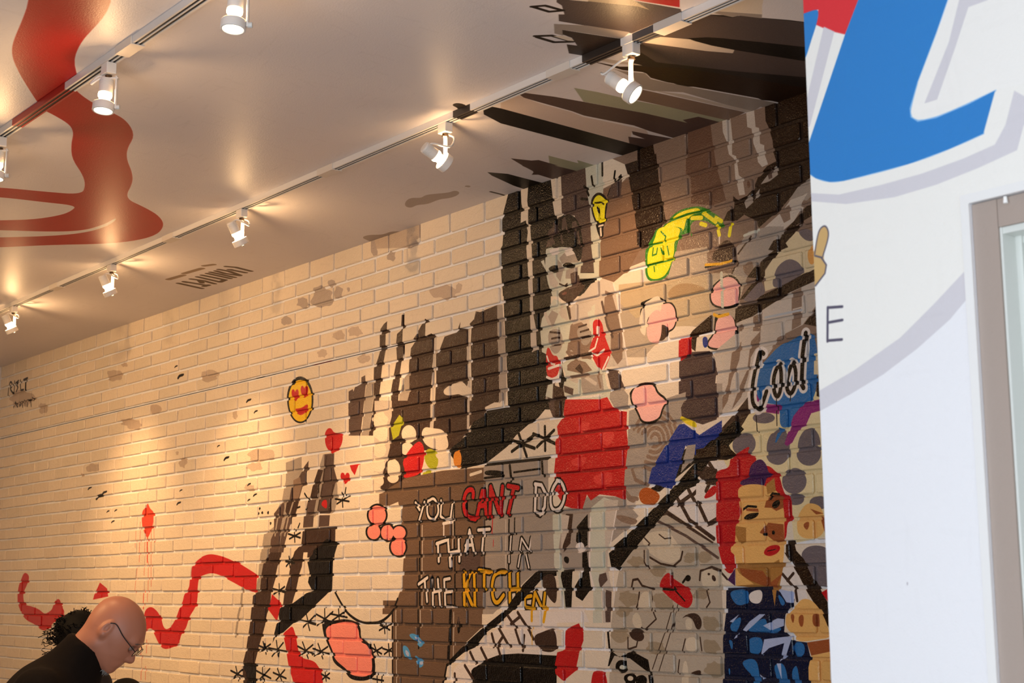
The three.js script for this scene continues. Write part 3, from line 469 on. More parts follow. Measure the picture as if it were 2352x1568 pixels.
["Be2",-1,-3.694,1.563,-3.692,1.556,-3.708,1.553,-3.716,1.547,-3.73,1.549,-3.741,1.551,-3.755,1.551,-3.758,1.557,-3.765,1.563,-3.772,1.571,-3.75,1.572,-3.745,1.581,-3.729,1.577,-3.71,1.583,-3.696,1.578,-3.698,1.569],
["Be2",-1,-3.485,1.578,-3.499,1.571,-3.504,1.564,-3.515,1.558,-3.532,1.563,-3.547,1.561,-3.561,1.564,-3.577,1.569,-3.559,1.578,-3.558,1.583,-3.556,1.589,-3.549,1.598,-3.531,1.6,-3.52,1.591,-3.498,1.594,-3.496,1.585],
["Be2",-1,-3.877,1.515,-3.878,1.508,-3.887,1.502,-3.902,1.499,-3.917,1.496,-3.932,1.498,-3.938,1.505,-3.954,1.508,-3.947,1.515,-3.946,1.52,-3.942,1.526,-3.936,1.537,-3.915,1.534,-3.899,1.533,-3.878,1.532,-3.867,1.524],
["Wp",0,-3.683,1.863,-3.583,1.93,-3.505,1.947,-3.498,1.901,-3.436,1.873,-3.437,1.741,-3.47,1.76,-3.587,1.816],
["D2",0,-3.752,1.835,-3.683,1.863,-3.462,1.745,-3.47,1.742,-3.684,1.845],
["D2",0.0143,-3.632,1.905,-3.574,1.822,-3.461,1.757],
["D2",0.0141,-3.574,1.926,-3.501,1.819],
["D2",0.0143,-3.629,1.876,-3.567,1.904],
["D2",0.0139,-3.516,1.874,-3.476,1.821,-3.436,1.861],
["D2",0.0138,-3.5,1.84,-3.433,1.852],
["D2",0.014,-3.549,1.909,-3.505,1.938],
["Be",0.0123,-3.72,1.843,-3.588,1.788,-3.454,1.724],
["D",0.0095,-3.752,1.835,-3.589,1.77,-3.447,1.694],
["Be3",-1,-3.814,1.777,-3.753,1.791,-3.676,1.791,-3.651,1.766,-3.617,1.728,-3.618,1.697,-3.654,1.679,-3.702,1.686,-3.756,1.709,-3.797,1.738],
["D2",0.0073,-3.77,1.703,-3.716,1.68,-3.654,1.67,-3.618,1.691,-3.608,1.718],
["D2",0.0051,-3.796,1.77,-3.769,1.75,-3.778,1.744],
["D2",0.0059,-3.797,1.726,-3.798,1.688,-3.781,1.663],
["D2",0.0043,-3.722,1.78,-3.695,1.764,-3.668,1.766],
["Be2",-1,-3.874,1.434,-3.889,1.424,-3.901,1.416,-3.917,1.409,-3.937,1.408,-3.954,1.412,-3.964,1.419,-3.972,1.425,-3.982,1.432,-3.977,1.441,-3.975,1.452,-3.953,1.454,-3.935,1.457,-3.912,1.462,-3.896,1.454,-3.897,1.442],
["Be2",-1,-3.703,1.396,-3.705,1.387,-3.71,1.377,-3.735,1.379,-3.748,1.372,-3.762,1.377,-3.783,1.376,-3.795,1.384,-3.802,1.394,-3.783,1.402,-3.79,1.416,-3.765,1.417,-3.747,1.417,-3.732,1.414,-3.71,1.415,-3.715,1.403],
["Be2",-1,-3.453,1.408,-3.442,1.397,-3.468,1.395,-3.471,1.381,-3.492,1.384,-3.51,1.383,-3.52,1.391,-3.524,1.399,-3.524,1.406,-3.524,1.414,-3.525,1.425,-3.509,1.431,-3.49,1.426,-3.473,1.43,-3.465,1.422,-3.457,1.416],
["Be2",-1,-3.45,1.483,-3.439,1.472,-3.465,1.47,-3.468,1.456,-3.489,1.459,-3.507,1.459,-3.517,1.467,-3.521,1.475,-3.521,1.482,-3.521,1.489,-3.522,1.501,-3.506,1.506,-3.487,1.501,-3.47,1.505,-3.461,1.497,-3.453,1.49],
["Be2",-1,-3.663,1.549,-3.655,1.539,-3.661,1.528,-3.68,1.521,-3.702,1.528,-3.724,1.522,-3.742,1.528,-3.749,1.539,-3.748,1.549,-3.75,1.56,-3.726,1.562,-3.721,1.574,-3.701,1.57,-3.681,1.574,-3.668,1.566,-3.663,1.557],
["Be2",-1,-3.847,1.56,-3.837,1.549,-3.847,1.539,-3.871,1.538,-3.89,1.529,-3.906,1.54,-3.916,1.547,-3.924,1.553,-3.939,1.56,-3.928,1.568,-3.933,1.583,-3.908,1.584,-3.888,1.593,-3.874,1.577,-3.863,1.573,-3.852,1.568],
["Be2",-1,-3.432,1.337,-3.423,1.326,-3.445,1.32,-3.456,1.311,-3.476,1.307,-3.498,1.307,-3.503,1.32,-3.525,1.323,-3.523,1.334,-3.508,1.342,-3.511,1.354,-3.488,1.353,-3.474,1.364,-3.461,1.353,-3.44,1.355,-3.428,1.348],
["D2",0.0081,-3.867,1.595,-3.857,1.626,-3.832,1.629,-3.811,1.606,-3.761,1.594],
["D2",0.0067,-3.829,1.583,-3.834,1.549,-3.847,1.526],
["D2",0.0053,-3.766,1.586,-3.762,1.56,-3.776,1.521],
["Be3",-1,-3.82,1.583,-3.778,1.589,-3.772,1.538,-3.793,1.521,-3.843,1.532],
["D2",-1,-3.888,1.454,-3.837,1.463,-3.8,1.436,-3.821,1.413,-3.872,1.423],
["D2",0.0053,-3.844,1.503,-3.828,1.469,-3.803,1.455,-3.744,1.493,-3.76,1.521],
["Be3",-1,-3.865,1.503,-3.835,1.52,-3.811,1.475,-3.828,1.455,-3.862,1.469],
["D2",0.006,-3.889,1.428,-3.89,1.388,-3.847,1.398,-3.838,1.424],
["D2",0.0039,-3.661,1.538,-3.696,1.46,-3.74,1.381,-3.77,1.325],
["D2",0.0038,-3.637,1.544,-3.668,1.466,-3.707,1.382,-3.738,1.32],
["D2",-1,-3.623,1.494,-3.599,1.511,-3.552,1.517,-3.526,1.495,-3.531,1.463,-3.554,1.46,-3.568,1.495,-3.599,1.506],
["Be3",-1,-3.607,1.494,-3.576,1.5,-3.569,1.462,-3.601,1.456],
["Be3",-1,-3.61,1.429,-3.555,1.441,-3.549,1.392,-3.603,1.385],
["D2",0.005,-3.606,1.429,-3.623,1.385],
["D2",0.005,-3.539,1.436,-3.533,1.393],
["D2",-1,-3.583,1.321,-3.536,1.333,-3.537,1.312,-3.583,1.313],
["D2",0.0051,-3.636,1.36,-3.646,1.313],
["Be3",-1,-3.628,1.357,-3.589,1.358,-3.608,1.046,-3.64,1.044],
["Be3",-1,-3.527,1.651,-3.477,1.661,-3.44,1.647,-3.434,1.604,-3.48,1.596,-3.522,1.599],
["D2",0.0075,-3.532,1.623,-3.527,1.653,-3.484,1.665,-3.439,1.652,-3.407,1.625],
["D2",-1,-3.483,1.642,-3.484,1.64,-3.485,1.639,-3.488,1.638,-3.491,1.638,-3.493,1.639,-3.495,1.64,-3.495,1.642,-3.495,1.644,-3.493,1.646,-3.49,1.646,-3.488,1.646,-3.485,1.645,-3.484,1.644],
["D2",-1,-3.459,1.63,-3.458,1.626,-3.458,1.621,-3.461,1.619,-3.464,1.618,-3.468,1.619,-3.472,1.622,-3.475,1.626,-3.476,1.631,-3.476,1.635,-3.473,1.638,-3.47,1.639,-3.466,1.637,-3.462,1.634],
["D2",0.0056,-3.503,1.591,-3.489,1.55,-3.505,1.534],
["R3",-1,-3.728,1.6,-3.711,1.633,-3.677,1.653,-3.666,1.633,-3.603,1.605,-3.569,1.582,-3.566,1.55,-3.59,1.528,-3.622,1.536,-3.669,1.56,-3.704,1.583],
["K",0.0072,-3.716,1.594,-3.659,1.591,-3.666,1.647],
["K",0.0051,-3.659,1.597,-3.605,1.555],
["K",0.0083,-3.611,1.616,-3.594,1.632],
["K",-1,-3.573,1.629,-3.575,1.625,-3.579,1.621,-3.584,1.619,-3.59,1.619,-3.595,1.621,-3.599,1.625,-3.6,1.63,-3.598,1.634,-3.595,1.638,-3.589,1.64,-3.583,1.64,-3.578,1.638,-3.574,1.634],
["K",0,-3.977,1.38,-3.934,1.359,-3.873,1.383,-3.79,1.355,-3.719,1.037,-3.747,1.035,-3.791,1.313,-3.882,1.357,-3.96,1.364,-3.987,1.328,-3.996,1.325],
["K",-1,-3.896,1.328,-3.899,1.319,-3.908,1.31,-3.92,1.305,-3.933,1.305,-3.945,1.309,-3.954,1.316,-3.956,1.326,-3.953,1.336,-3.944,1.345,-3.932,1.349,-3.919,1.35,-3.907,1.346,-3.899,1.338],
["LG",-1,-3.909,1.325,-3.91,1.321,-3.914,1.318,-3.919,1.316,-3.925,1.316,-3.93,1.318,-3.934,1.321,-3.935,1.324,-3.933,1.328,-3.93,1.331,-3.924,1.333,-3.919,1.333,-3.914,1.332,-3.91,1.329],
["K",-1,-3.846,1.291,-3.85,1.283,-3.859,1.277,-3.88,1.024,-3.895,1.023,-3.902,1.275,-3.911,1.281,-3.914,1.288,-3.911,1.296,-3.901,1.302,-3.887,1.306,-3.872,1.306,-3.858,1.304,-3.849,1.298],
["Be3",-1,-3.865,1.29,-3.866,1.286,-3.871,1.283,-3.877,1.281,-3.884,1.281,-3.89,1.282,-3.894,1.285,-3.895,1.289,-3.894,1.293,-3.889,1.296,-3.883,1.298,-3.876,1.298,-3.87,1.296,-3.866,1.294],
["K",-1,-3.796,1.287,-3.799,1.28,-3.815,1.027,-3.827,1.023,-3.84,1.022,-3.852,1.024,-3.852,1.278,-3.855,1.285,-3.852,1.292,-3.843,1.299,-3.831,1.302,-3.818,1.303,-3.807,1.3,-3.799,1.295],
["K",0.0103,-3.993,1.444,-3.986,1.38],
["R",0,-4.226,1.451,-4.15,1.473,-4.137,1.45,-4.128,1.441,-4.129,1.412,-4.148,1.379,-4.158,1.346,-4.172,1.304,-4.243,1.265,-4.286,1.288,-4.29,1.32,-4.275,1.366,-4.241,1.373],
["R",-1,-4.095,1.304,-4.041,1.309,-3.992,1.296,-4.004,1.014,-4.102,1.006],
["W",-1,-4.084,1.366,-3.99,1.371,-3.996,1.316,-4.049,1.308,-4.085,1.319],
["B",0,-4.077,3.202,-3.709,3.201,-3.008,3.226,-2.956,3.13,-2.991,2.14,-3.208,2.303,-3.767,2.749,-4.001,2.725],
["K",0,-4.531,3.208,-4.584,3.088,-4.6,3.071,-4.595,3.025,-4.584,3.016,-4.59,2.962,-4.607,2.946,-4.599,2.868,-4.587,2.754,-4.03,2.664,-4.034,2.877,-4.215,3.013,-4.227,3.211,-4.29,3.21,-4.417,3.206,-4.47,3.197],
["K",0,-4.586,2.825,-4.289,2.774,-4.298,2.269,-4.559,2.295,-4.573,2.552],
["W",0,-4.47,3.197,-4.417,3.206,-4.428,3.114,-4.423,3.079,-4.424,3.018,-4.408,3.008,-4.402,2.913,-4.397,2.723,-4.423,2.727,-4.427,2.807,-4.436,2.923,-4.424,2.985,-4.439,3.035,-4.471,3.031,-4.47,3.075,-4.455,3.077,-4.465,3.108],
["T2",0,-4.422,2.797,-4.401,2.793,-4.398,2.66,-4.378,2.585,-4.374,2.509,-4.41,2.504,-4.414,2.597,-4.418,2.663],
["W",0,-4.287,3.209,-4.222,3.21,-4.218,3.083,-4.215,3.013,-4.255,3.004,-4.269,3.073],
["D",0,-4.222,3.21,-4.08,3.207,-4.072,3.083,-4.055,3.009,-4.052,2.925,-4.049,2.86,-4.037,2.756,-4.122,2.768,-4.142,2.994,-4.215,3.013],
["LG",0,-4.08,3.207,-3.981,3.197,-3.973,3.081,-3.979,3.047,-4.005,2.934,-4.003,2.839,-4.01,2.748,-4.001,2.728,-4.075,2.738,-4.118,2.745,-4.118,2.767,-4.037,2.753,-4.041,2.805,-4.049,2.86,-4.055,3.009,-4.072,3.083],
["W",0,-3.981,3.197,-3.853,3.126,-3.841,3.08,-3.882,3.061,-3.914,3.071,-3.978,3.063],
["Br2",0,-3.978,3.06,-3.882,3.061,-3.837,3.069,-3.821,3.006,-3.799,2.868,-3.783,2.798,-3.847,2.733,-3.928,2.7,-4.01,2.733,-4.002,2.886,-3.959,2.925],
["K2",0,-3.858,3.128,-3.691,3.129,-3.675,2.95,-3.67,2.861,-3.713,2.827,-3.757,2.799,-3.788,2.799,-3.803,2.872,-3.825,3.007,-3.837,3.069],
["K",0.0098,-4.043,3.125,-4.036,3.088],
["K",0.0096,-3.912,3.115,-3.92,3.082],
["K",0.0095,-3.881,3.092,-3.909,3.076],
["K",0.0096,-3.937,3.054,-3.951,3.031],
["K",0.0097,-3.981,3.197,-3.982,3.115],
["K",0.0099,-4.072,3.08,-4.059,3.055],
["K",0.0099,-4.102,3.051,-4.068,3.042],
["K",0.0099,-4.086,3.096,-4.072,3.083],
["D",0,-3.956,3.02,-3.932,3.068,-3.873,3.08,-3.884,3.01],
["K",-1,-4.05,3.027,-4.035,3.049,-4.002,3.057,-3.965,3.034,-3.952,3.006,-3.962,2.97,-3.968,2.94,-3.982,2.911,-3.979,2.878,-4.002,2.88,-4.019,2.918,-4.023,2.941,-4.044,2.981],
["Y",-1,-4.036,3.027,-4.021,3.043,-3.998,3.045,-3.975,3.027,-3.957,3.01,-3.969,2.991,-3.972,2.941,-3.986,2.937,-4.01,2.935,-4.028,2.965,-4.041,3.006],
["K",0.0045,-4.026,3.019,-3.998,3.016,-3.975,3.002],
["K",0.0052,-4.013,3,-4.004,2.966,-3.995,2.952],
["W",0.0074,-4.005,2.925,-3.982,2.925],
["W",0.0096,-3.996,2.914,-3.994,2.888],
["K2",0,-3.783,3.397,-3.739,3.423,-3.711,3.203,-3.691,3.08,-3.681,3.01,-3.666,2.943,-3.652,2.873,-3.8,2.811],
["D3",0,-3.534,3.203,-3.425,3.211,-3.411,3.095,-3.396,2.997,-3.375,2.933,-3.361,2.887,-3.424,2.883,-3.526,2.91,-3.523,2.996,-3.547,3.022,-3.545,3.079],
["T2",0,-3.366,3.217,-3.331,3.217,-3.322,3.096,-3.324,3.038,-3.306,3.028,-3.297,2.96,-3.283,2.948,-3.274,2.888,-3.3,2.891,-3.313,2.949,-3.317,3.022,-3.339,3.042,-3.349,3.094,-3.363,3.127],
["T2",0,-3.258,3.221,-3.224,3.225,-3.216,3.107,-3.201,3.1,-3.2,3.046,-3.182,3.036,-3.183,3.013,-3.167,2.967,-3.193,2.964,-3.21,2.985,-3.216,3.021,-3.229,3.053,-3.234,3.106,-3.253,3.116],
["K2",0,-3.139,3.233,-3.173,3.205,-3.171,3.116,-3.161,3.096,-3.145,3.044,-3.143,3.006,-3.131,2.969,-3.171,2.962,-3.212,2.935,-3.236,2.9,-3.263,2.883,-3.308,2.876,-3.327,2.894,-3.332,2.855,-3.356,2.845,-3.376,2.818,-3.315,2.808,-3.281,2.821,-3.227,2.787,-3.217,2.763,-3.121,2.808,-3.088,2.831,-3.033,2.869,-2.978,2.881,-2.962,3.246],
["T",0,-3.187,2.92,-3.157,2.942,-3.132,2.953,-3.126,2.923,-3.163,2.909,-3.203,2.907],
["T",0,-3.282,2.87,-3.252,2.884,-3.238,2.855,-3.272,2.839],
["T",0,-3.234,2.874,-3.207,2.894,-3.212,2.875,-3.234,2.86],
["D",0,-3.172,2.937,-3.153,2.952,-3.151,2.918,-3.166,2.916],
["T",0,-2.978,2.884,-2.98,2.83,-3.012,2.812,-3.084,2.831,-3.04,2.871],
["T2",0,-3.007,2.836,-3.037,2.804,-3.079,2.796,-3.084,2.828,-3.028,2.832],
["D3",-1,-3.261,2.937,-3.246,2.919,-3.255,2.904,-3.265,2.915],
["T2",0,-3.084,2.825,-3.03,2.794,-3.067,2.755,-3.139,2.723,-3.211,2.737,-3.202,2.755,-3.121,2.794],
["B",0,-3.128,2.798,-3.085,2.814,-3.081,2.764,-3.109,2.758],
["K2",0,-2.981,2.811,-3.031,2.781,-3.067,2.755,-3.103,2.735,-3.132,2.713,-3.07,2.701,-3.057,2.74,-2.984,2.76],
["B",0,-2.984,2.755,-3.057,2.74,-3.055,2.707,-2.988,2.694],
["Gr2",-1,-3.708,2.834,-3.661,2.86,-3.622,2.885,-3.584,2.899,-3.527,2.899,-3.475,2.891,-3.436,2.865,-3.394,2.839,-3.372,2.811,-3.381,2.795,-3.411,2.807,-3.449,2.832,-3.513,2.851,-3.538,2.827,-3.547,2.802],
["Y",-1,-3.695,2.843,-3.652,2.858,-3.605,2.885,-3.576,2.891,-3.527,2.893,-3.487,2.887,-3.48,2.871,-3.528,2.875,-3.553,2.859,-3.562,2.825,-3.587,2.81,-3.704,2.833],
["Y",0.0152,-3.472,2.869,-3.411,2.822],
["Y",0.0154,-3.524,2.859,-3.477,2.85],
["Y",0.0152,-3.481,2.83,-3.458,2.82],
["Y",0.015,-3.41,2.836,-3.384,2.819],
["Y",0.0149,-3.404,2.806,-3.397,2.773],
["Y",0.0147,-3.342,2.799,-3.351,2.764],
["Gr2",0.0055,-3.631,2.872,-3.544,2.878,-3.448,2.873],
["Gr2",0.006,-3.537,2.856,-3.535,2.8],
["Gr2",-1,-3.759,2.729,-3.761,2.784,-3.743,2.811,-3.717,2.83,-3.699,2.863,-3.566,2.837,-3.575,2.809,-3.597,2.783,-3.602,2.746,-3.611,2.726,-3.629,2.694,-3.655,2.669,-3.697,2.664,-3.743,2.672,-3.76,2.699],
["Y",-1,-3.75,2.73,-3.748,2.782,-3.709,2.817,-3.694,2.863,-3.578,2.839,-3.587,2.811,-3.613,2.789,-3.61,2.756,-3.628,2.718,-3.645,2.691,-3.671,2.674,-3.718,2.673,-3.747,2.69],
["Gr2",0.0056,-3.739,2.804,-3.679,2.802],
["Gr2",0.0056,-3.718,2.788,-3.723,2.762,-3.702,2.764,-3.697,2.784],
["Gr2",0.0056,-3.759,2.732,-3.69,2.732,-3.627,2.732],
["Gr2",0.0055,-3.678,2.841,-3.654,2.818,-3.663,2.802],
["Gr2",0.0055,-3.646,2.781,-3.639,2.749],
["Gr2",0.0055,-3.716,2.73,-3.712,2.702],
["Gr2",0.0055,-3.68,2.781,-3.672,2.759],
["T3",0,-3.606,2.755,-3.453,2.744,-3.457,2.652,-3.342,2.632,-3.275,2.61,-3.308,2.542,-3.334,2.462,-3.449,2.45,-3.527,2.478,-3.627,2.498,-3.778,2.404,-3.908,2.42,-3.901,2.686,-3.743,2.672,-3.651,2.662],
["Tc",0,-3.901,2.686,-3.743,2.672,-3.651,2.662,-3.536,2.654,-3.457,2.646,-3.451,2.51,-3.519,2.48,-3.632,2.493,-3.646,2.554,-3.816,2.55,-3.903,2.624],
["Br3",-1,-3.648,2.62,-3.602,2.639,-3.537,2.631,-3.482,2.61,-3.459,2.595,-3.522,2.594,-3.587,2.595,-3.645,2.593],
["Cr",0,-3.058,2.72,-2.981,2.68,-2.986,2.587,-3.105,2.556,-3.169,2.55,-3.198,2.547,-3.205,2.609,-3.141,2.669,-3.095,2.675,-3.105,2.69],
["T",0,-3.323,2.714,-3.265,2.76,-3.173,2.759,-3.109,2.746,-3.122,2.713,-3.18,2.682,-3.156,2.675,-3.214,2.655,-3.241,2.635,-3.275,2.607,-3.342,2.627,-3.314,2.667],
["B",-1,-3.296,2.653,-3.265,2.664,-3.241,2.64,-3.257,2.606,-3.286,2.617],
["Gm",-1,-3.159,2.601,-3.136,2.627,-3.094,2.639,-3.053,2.618,-3.037,2.588,-3.048,2.571,-3.112,2.554,-3.169,2.55],
["Gm",-1,-3.308,2.542,-3.243,2.587,-3.217,2.589,-3.197,2.552,-3.205,2.534,-3.275,2.52],
["Gm",-1,-3.055,2.719,-3.023,2.724,-2.987,2.706,-2.988,2.673,-3.025,2.683],
["Or",-1,-2.984,2.63,-2.986,2.616,-2.992,2.606,-2.999,2.601,-3.006,2.602,-3.013,2.609,-3.017,2.621,-3.018,2.636,-3.015,2.649,-3.01,2.66,-3.003,2.665,-2.995,2.663,-2.989,2.656,-2.985,2.644],
["K2",0,-3.054,2.738,-3.117,2.731,-3.122,2.713,-3.157,2.708,-3.18,2.682,-3.156,2.675,-3.214,2.655,-3.219,2.636,-3.241,2.635,-3.275,2.607,-3.235,2.597,-3.312,2.537,-3.293,2.537,-3.199,2.599,-3.198,2.619,-3.141,2.669,-3.095,2.675,-3.105,2.69,-3.032,2.747],
["T2",0,-3.334,2.459,-3.193,2.496,-3.096,2.527,-2.988,2.547,-2.993,2.465,-3.049,2.415,-3.155,2.389,-3.2,2.331,-3.468,2.365,-3.345,2.382,-3.331,2.45],
["B",0,-3.089,2.526,-3.047,2.535,-3.05,2.474,-3.088,2.472,-3.095,2.405,-3.056,2.416,-3.054,2.469,-3.092,2.467],
["B",0,-3.255,2.472,-3.215,2.48,-3.223,2.462,-3.23,2.389,-3.263,2.396],
["B",0,-3.327,2.449,-3.304,2.455,-3.315,2.392,-3.331,2.347,-3.361,2.351,-3.337,2.381],
["LB2",0.0071,-3.05,2.463,-3.205,2.462],
["LB2",0.0061,-3.219,2.39,-3.307,2.391],
["K2",0,-2.986,2.59,-3.105,2.559,-3.22,2.534,-3.246,2.518,-3.331,2.518,-3.338,2.462,-3.259,2.473,-3.193,2.496,-3.096,2.527,-2.988,2.547],
["K2",0,-3.447,2.507,-3.535,2.465,-3.577,2.43,-3.522,2.391,-3.512,2.447,-3.449,2.45],
["K2",0,-2.989,2.462,-3.043,2.417,-2.986,2.4],
["K",0.0129,-3.443,2.592,-3.38,2.628,-3.335,2.617,-3.31,2.587,-3.316,2.532,-3.354,2.521,-3.415,2.53,-3.445,2.552,-3.443,2.592],
["P",-1,-3.443,2.592,-3.38,2.628,-3.335,2.617,-3.31,2.587,-3.316,2.532,-3.354,2.521,-3.415,2.53,-3.445,2.552],
["K",0.0128,-3.42,2.497,-3.336,2.496,-3.337,2.395,-3.375,2.383,-3.451,2.393,-3.466,2.412,-3.43,2.436,-3.42,2.497],
["P",-1,-3.42,2.497,-3.336,2.496,-3.337,2.395,-3.375,2.383,-3.451,2.393,-3.466,2.412,-3.43,2.436],
["Go",0.0109,-3.439,2.508,-3.409,2.495,-3.366,2.497],
["K",0.0125,-3.78,2.596,-3.72,2.607,-3.67,2.594,-3.671,2.558,-3.747,2.558,-3.765,2.524,-3.791,2.54,-3.78,2.596],
["W",-1,-3.78,2.596,-3.72,2.607,-3.67,2.594,-3.671,2.558,-3.747,2.558,-3.765,2.524,-3.791,2.54],
["K",0.0124,-3.721,2.578,-3.645,2.584,-3.613,2.549,-3.619,2.491,-3.657,2.479,-3.723,2.497,-3.721,2.578],
["P",-1,-3.721,2.578,-3.645,2.584,-3.613,2.549,-3.619,2.491,-3.657,2.479,-3.723,2.497],
["D2",-1,-3.736,2.508,-3.656,2.508,-3.662,2.45,-3.725,2.453],
["LG",0.0128,-3.391,2.641,-3.392,2.527],
["K",0.0072,-3.464,2.674,-3.325,2.672],
["Go",0.0098,-3.463,2.682,-3.393,2.673,-3.344,2.675],
["W",0.0065,-3.397,2.766,-3.398,2.746],
["W",0.0071,-3.375,2.736,-3.378,2.684],
["D2",-1,-3.414,2.731,-3.359,2.758,-3.327,2.715,-3.332,2.676,-3.401,2.68,-3.439,2.695],
["LG",0.0095,-3.284,2.75,-3.217,2.756],
["D2",0.0063,-3.313,2.693,-3.254,2.741],
["D2",0.0063,-3.317,2.668,-3.342,2.632],
["W",-1,-3.8,2.539,-3.781,2.585,-3.725,2.612,-3.682,2.611,-3.684,2.546,-3.748,2.553,-3.766,2.516,-3.768,2.475,-3.797,2.497],
["P",-1,-3.748,2.556,-3.683,2.57,-3.688,2.446,-3.747,2.448,-3.767,2.492],
["D4",0,-3.603,2.397,-3.455,2.384,-3.427,2.32,-3.439,2.245,-3.433,2.168,-3.46,2.155,-3.557,2.167,-3.612,2.159],
["R3",0,-3.601,2.446,-3.546,2.445,-3.539,2.392,-3.604,2.368],
["Nv",-1,-3.488,2.437,-3.462,2.434,-3.463,2.398,-3.485,2.398],
["T2",0,-3.451,2.371,-3.319,2.433,-3.228,2.42,-3.174,2.357,-3.191,2.341,-3.257,2.324,-3.289,2.253,-3.295,2.204,-3.364,2.174,-3.433,2.168,-3.427,2.32],
["B",0,-3.356,2.365,-3.312,2.397,-3.323,2.339,-3.36,2.274,-3.38,2.207,-3.407,2.178,-3.433,2.174,-3.377,2.263],
["B",0,-3.27,2.392,-3.228,2.42,-3.229,2.389,-3.273,2.339,-3.284,2.284,-3.32,2.213,-3.364,2.177,-3.327,2.245,-3.291,2.297],
["Cr2",0,-3.289,2.154,-3.063,2.204,-2.965,2.193,-2.979,1.924,-3.485,1.955,-3.394,2.079,-3.329,2.111],
["D2",0,-3.291,2.21,-3.289,2.154,-3.329,2.111,-3.394,2.079,-3.436,2.086,-3.422,2.11,-3.339,2.171],
["K",0,-3.431,2.105,-3.341,2.112,-3.394,2.079,-3.37,2.04,-3.345,2.02,-3.43,2.023,-3.545,2.012,-3.618,1.975,-3.713,1.926,-3.769,1.929,-3.616,2.049,-3.511,2.092],
["Gm",-1,-3.272,2.08,-3.263,2.064,-3.264,2.047,-3.275,2.032,-3.294,2.023,-3.317,2.019,-3.339,2.024,-3.357,2.035,-3.366,2.051,-3.365,2.068,-3.354,2.083,-3.335,2.093,-3.312,2.095,-3.29,2.091],
["Gm",-1,-3.121,2.031,-3.131,2.008,-3.149,1.991,-3.171,1.984,-3.193,1.987,-3.21,2.002,-3.219,2.024,-3.218,2.049,-3.207,2.072,-3.189,2.089,-3.167,2.096,-3.145,2.092,-3.129,2.077,-3.12,2.056],
["Gm",-1,-2.995,2.023,-3.004,1.999,-3.02,1.98,-3.04,1.972,-3.061,1.975,-3.078,1.988,-3.088,2.011,-3.089,2.037,-3.08,2.061,-3.063,2.08,-3.042,2.088,-3.022,2.085,-3.005,2.071,-2.995,2.048],
["Gm",-1,-3.177,2.131,-3.182,2.124,-3.195,2.119,-3.215,2.117,-3.236,2.119,-3.256,2.124,-3.269,2.132,-3.273,2.14,-3.268,2.148,-3.254,2.153,-3.235,2.154,-3.213,2.152,-3.194,2.147,-3.181,2.139],
["Gm",-1,-3.061,1.943,-3.066,1.934,-3.081,1.928,-3.101,1.925,-3.123,1.926,-3.143,1.932,-3.157,1.94,-3.162,1.949,-3.156,1.958,-3.142,1.964,-3.121,1.967,-3.099,1.965,-3.079,1.96,-3.066,1.952],
["Bl",-1,-3.191,2.332,-3.15,2.36,-3.073,2.383,-2.989,2.387,-3,2.174,-3.065,2.168,-3.074,2.145,-3.107,2.098,-3.162,2.096,-3.151,2.171,-3.222,2.184,-3.255,2.194,-3.242,2.298],
["Bl",0,-3.162,2.1,-3.143,2.092,-3.181,2.047,-3.184,2.05],
["Mg",0,-3.253,2.218,-3.235,2.183,-3.151,2.171,-3.16,2.142,-3.216,2.153,-3.251,2.187],
["Mg",0,-2.989,2.172,-3.057,2.168,-3.102,2.13,-3.123,2.087,-3.145,2.041,-3.134,2.037,-3.11,2.047,-3.076,2.092,-3.053,2.096,-3.029,2.132,-2.99,2.137],
["Wp",0.0378,-3.215,2.344,-3.231,2.358,-3.24,2.335,-3.263,2.269,-3.274,2.214,-3.268,2.18,-3.24,2.159,-3.209,2.22],
["K",0.0151,-3.215,2.344,-3.231,2.358,-3.24,2.335,-3.263,2.269,-3.274,2.214,-3.268,2.18,-3.24,2.159,-3.209,2.22],
["Wp",0.0311,-3.152,2.302,-3.174,2.277,-3.18,2.223,-3.166,2.194,-3.149,2.213,-3.142,2.279,-3.152,2.302],
["K",0.0149,-3.152,2.302,-3.174,2.277,-3.18,2.223,-3.166,2.194,-3.149,2.213,-3.142,2.279,-3.152,2.302],
["Wp",0.0307,-3.097,2.301,-3.119,2.262,-3.125,2.217,-3.106,2.197,-3.085,2.23,-3.083,2.278,-3.097,2.301],
["K",0.0147,-3.097,2.301,-3.119,2.262,-3.125,2.217,-3.106,2.197,-3.085,2.23,-3.083,2.278,-3.097,2.301],
["Wp",0.0364,-3.038,2.387,-3.053,2.317,-3.062,2.228,-3.055,2.215],
["K",0.0159,-3.038,2.387,-3.053,2.317,-3.062,2.228,-3.055,2.215],
["K",0.0034,-3.257,2.145,-3.255,2.092],
["K",0.0034,-3.168,2.191,-3.17,2.106],
["K",0.0033,-3.108,2.197,-3.111,2.179],
["Cr",0,-3.007,2.317,-2.988,2.318,-2.992,2.25,-3.011,2.252],
["K2",0,-3,2.245,-2.985,2.246,-2.988,2.178,-3.003,2.183],
["LG",0,-4.317,2.897,-4.237,2.896,-4.168,2.879,-4.12,2.861,-4.107,2.81,-4.118,2.748,-4.129,2.702,-4.192,2.69,-4.28,2.704,-4.304,2.757,-4.323,2.832],
["T",0,-4.233,2.846,-4.168,2.876,-4.13,2.85,-4.121,2.809,-4.219,2.82],
["LG",0,-4.349,2.853,-4.328,2.856,-4.319,2.812],
["T",0,-4.195,2.79,-4.127,2.798,-4.133,2.709,-4.191,2.738,-4.2,2.765],
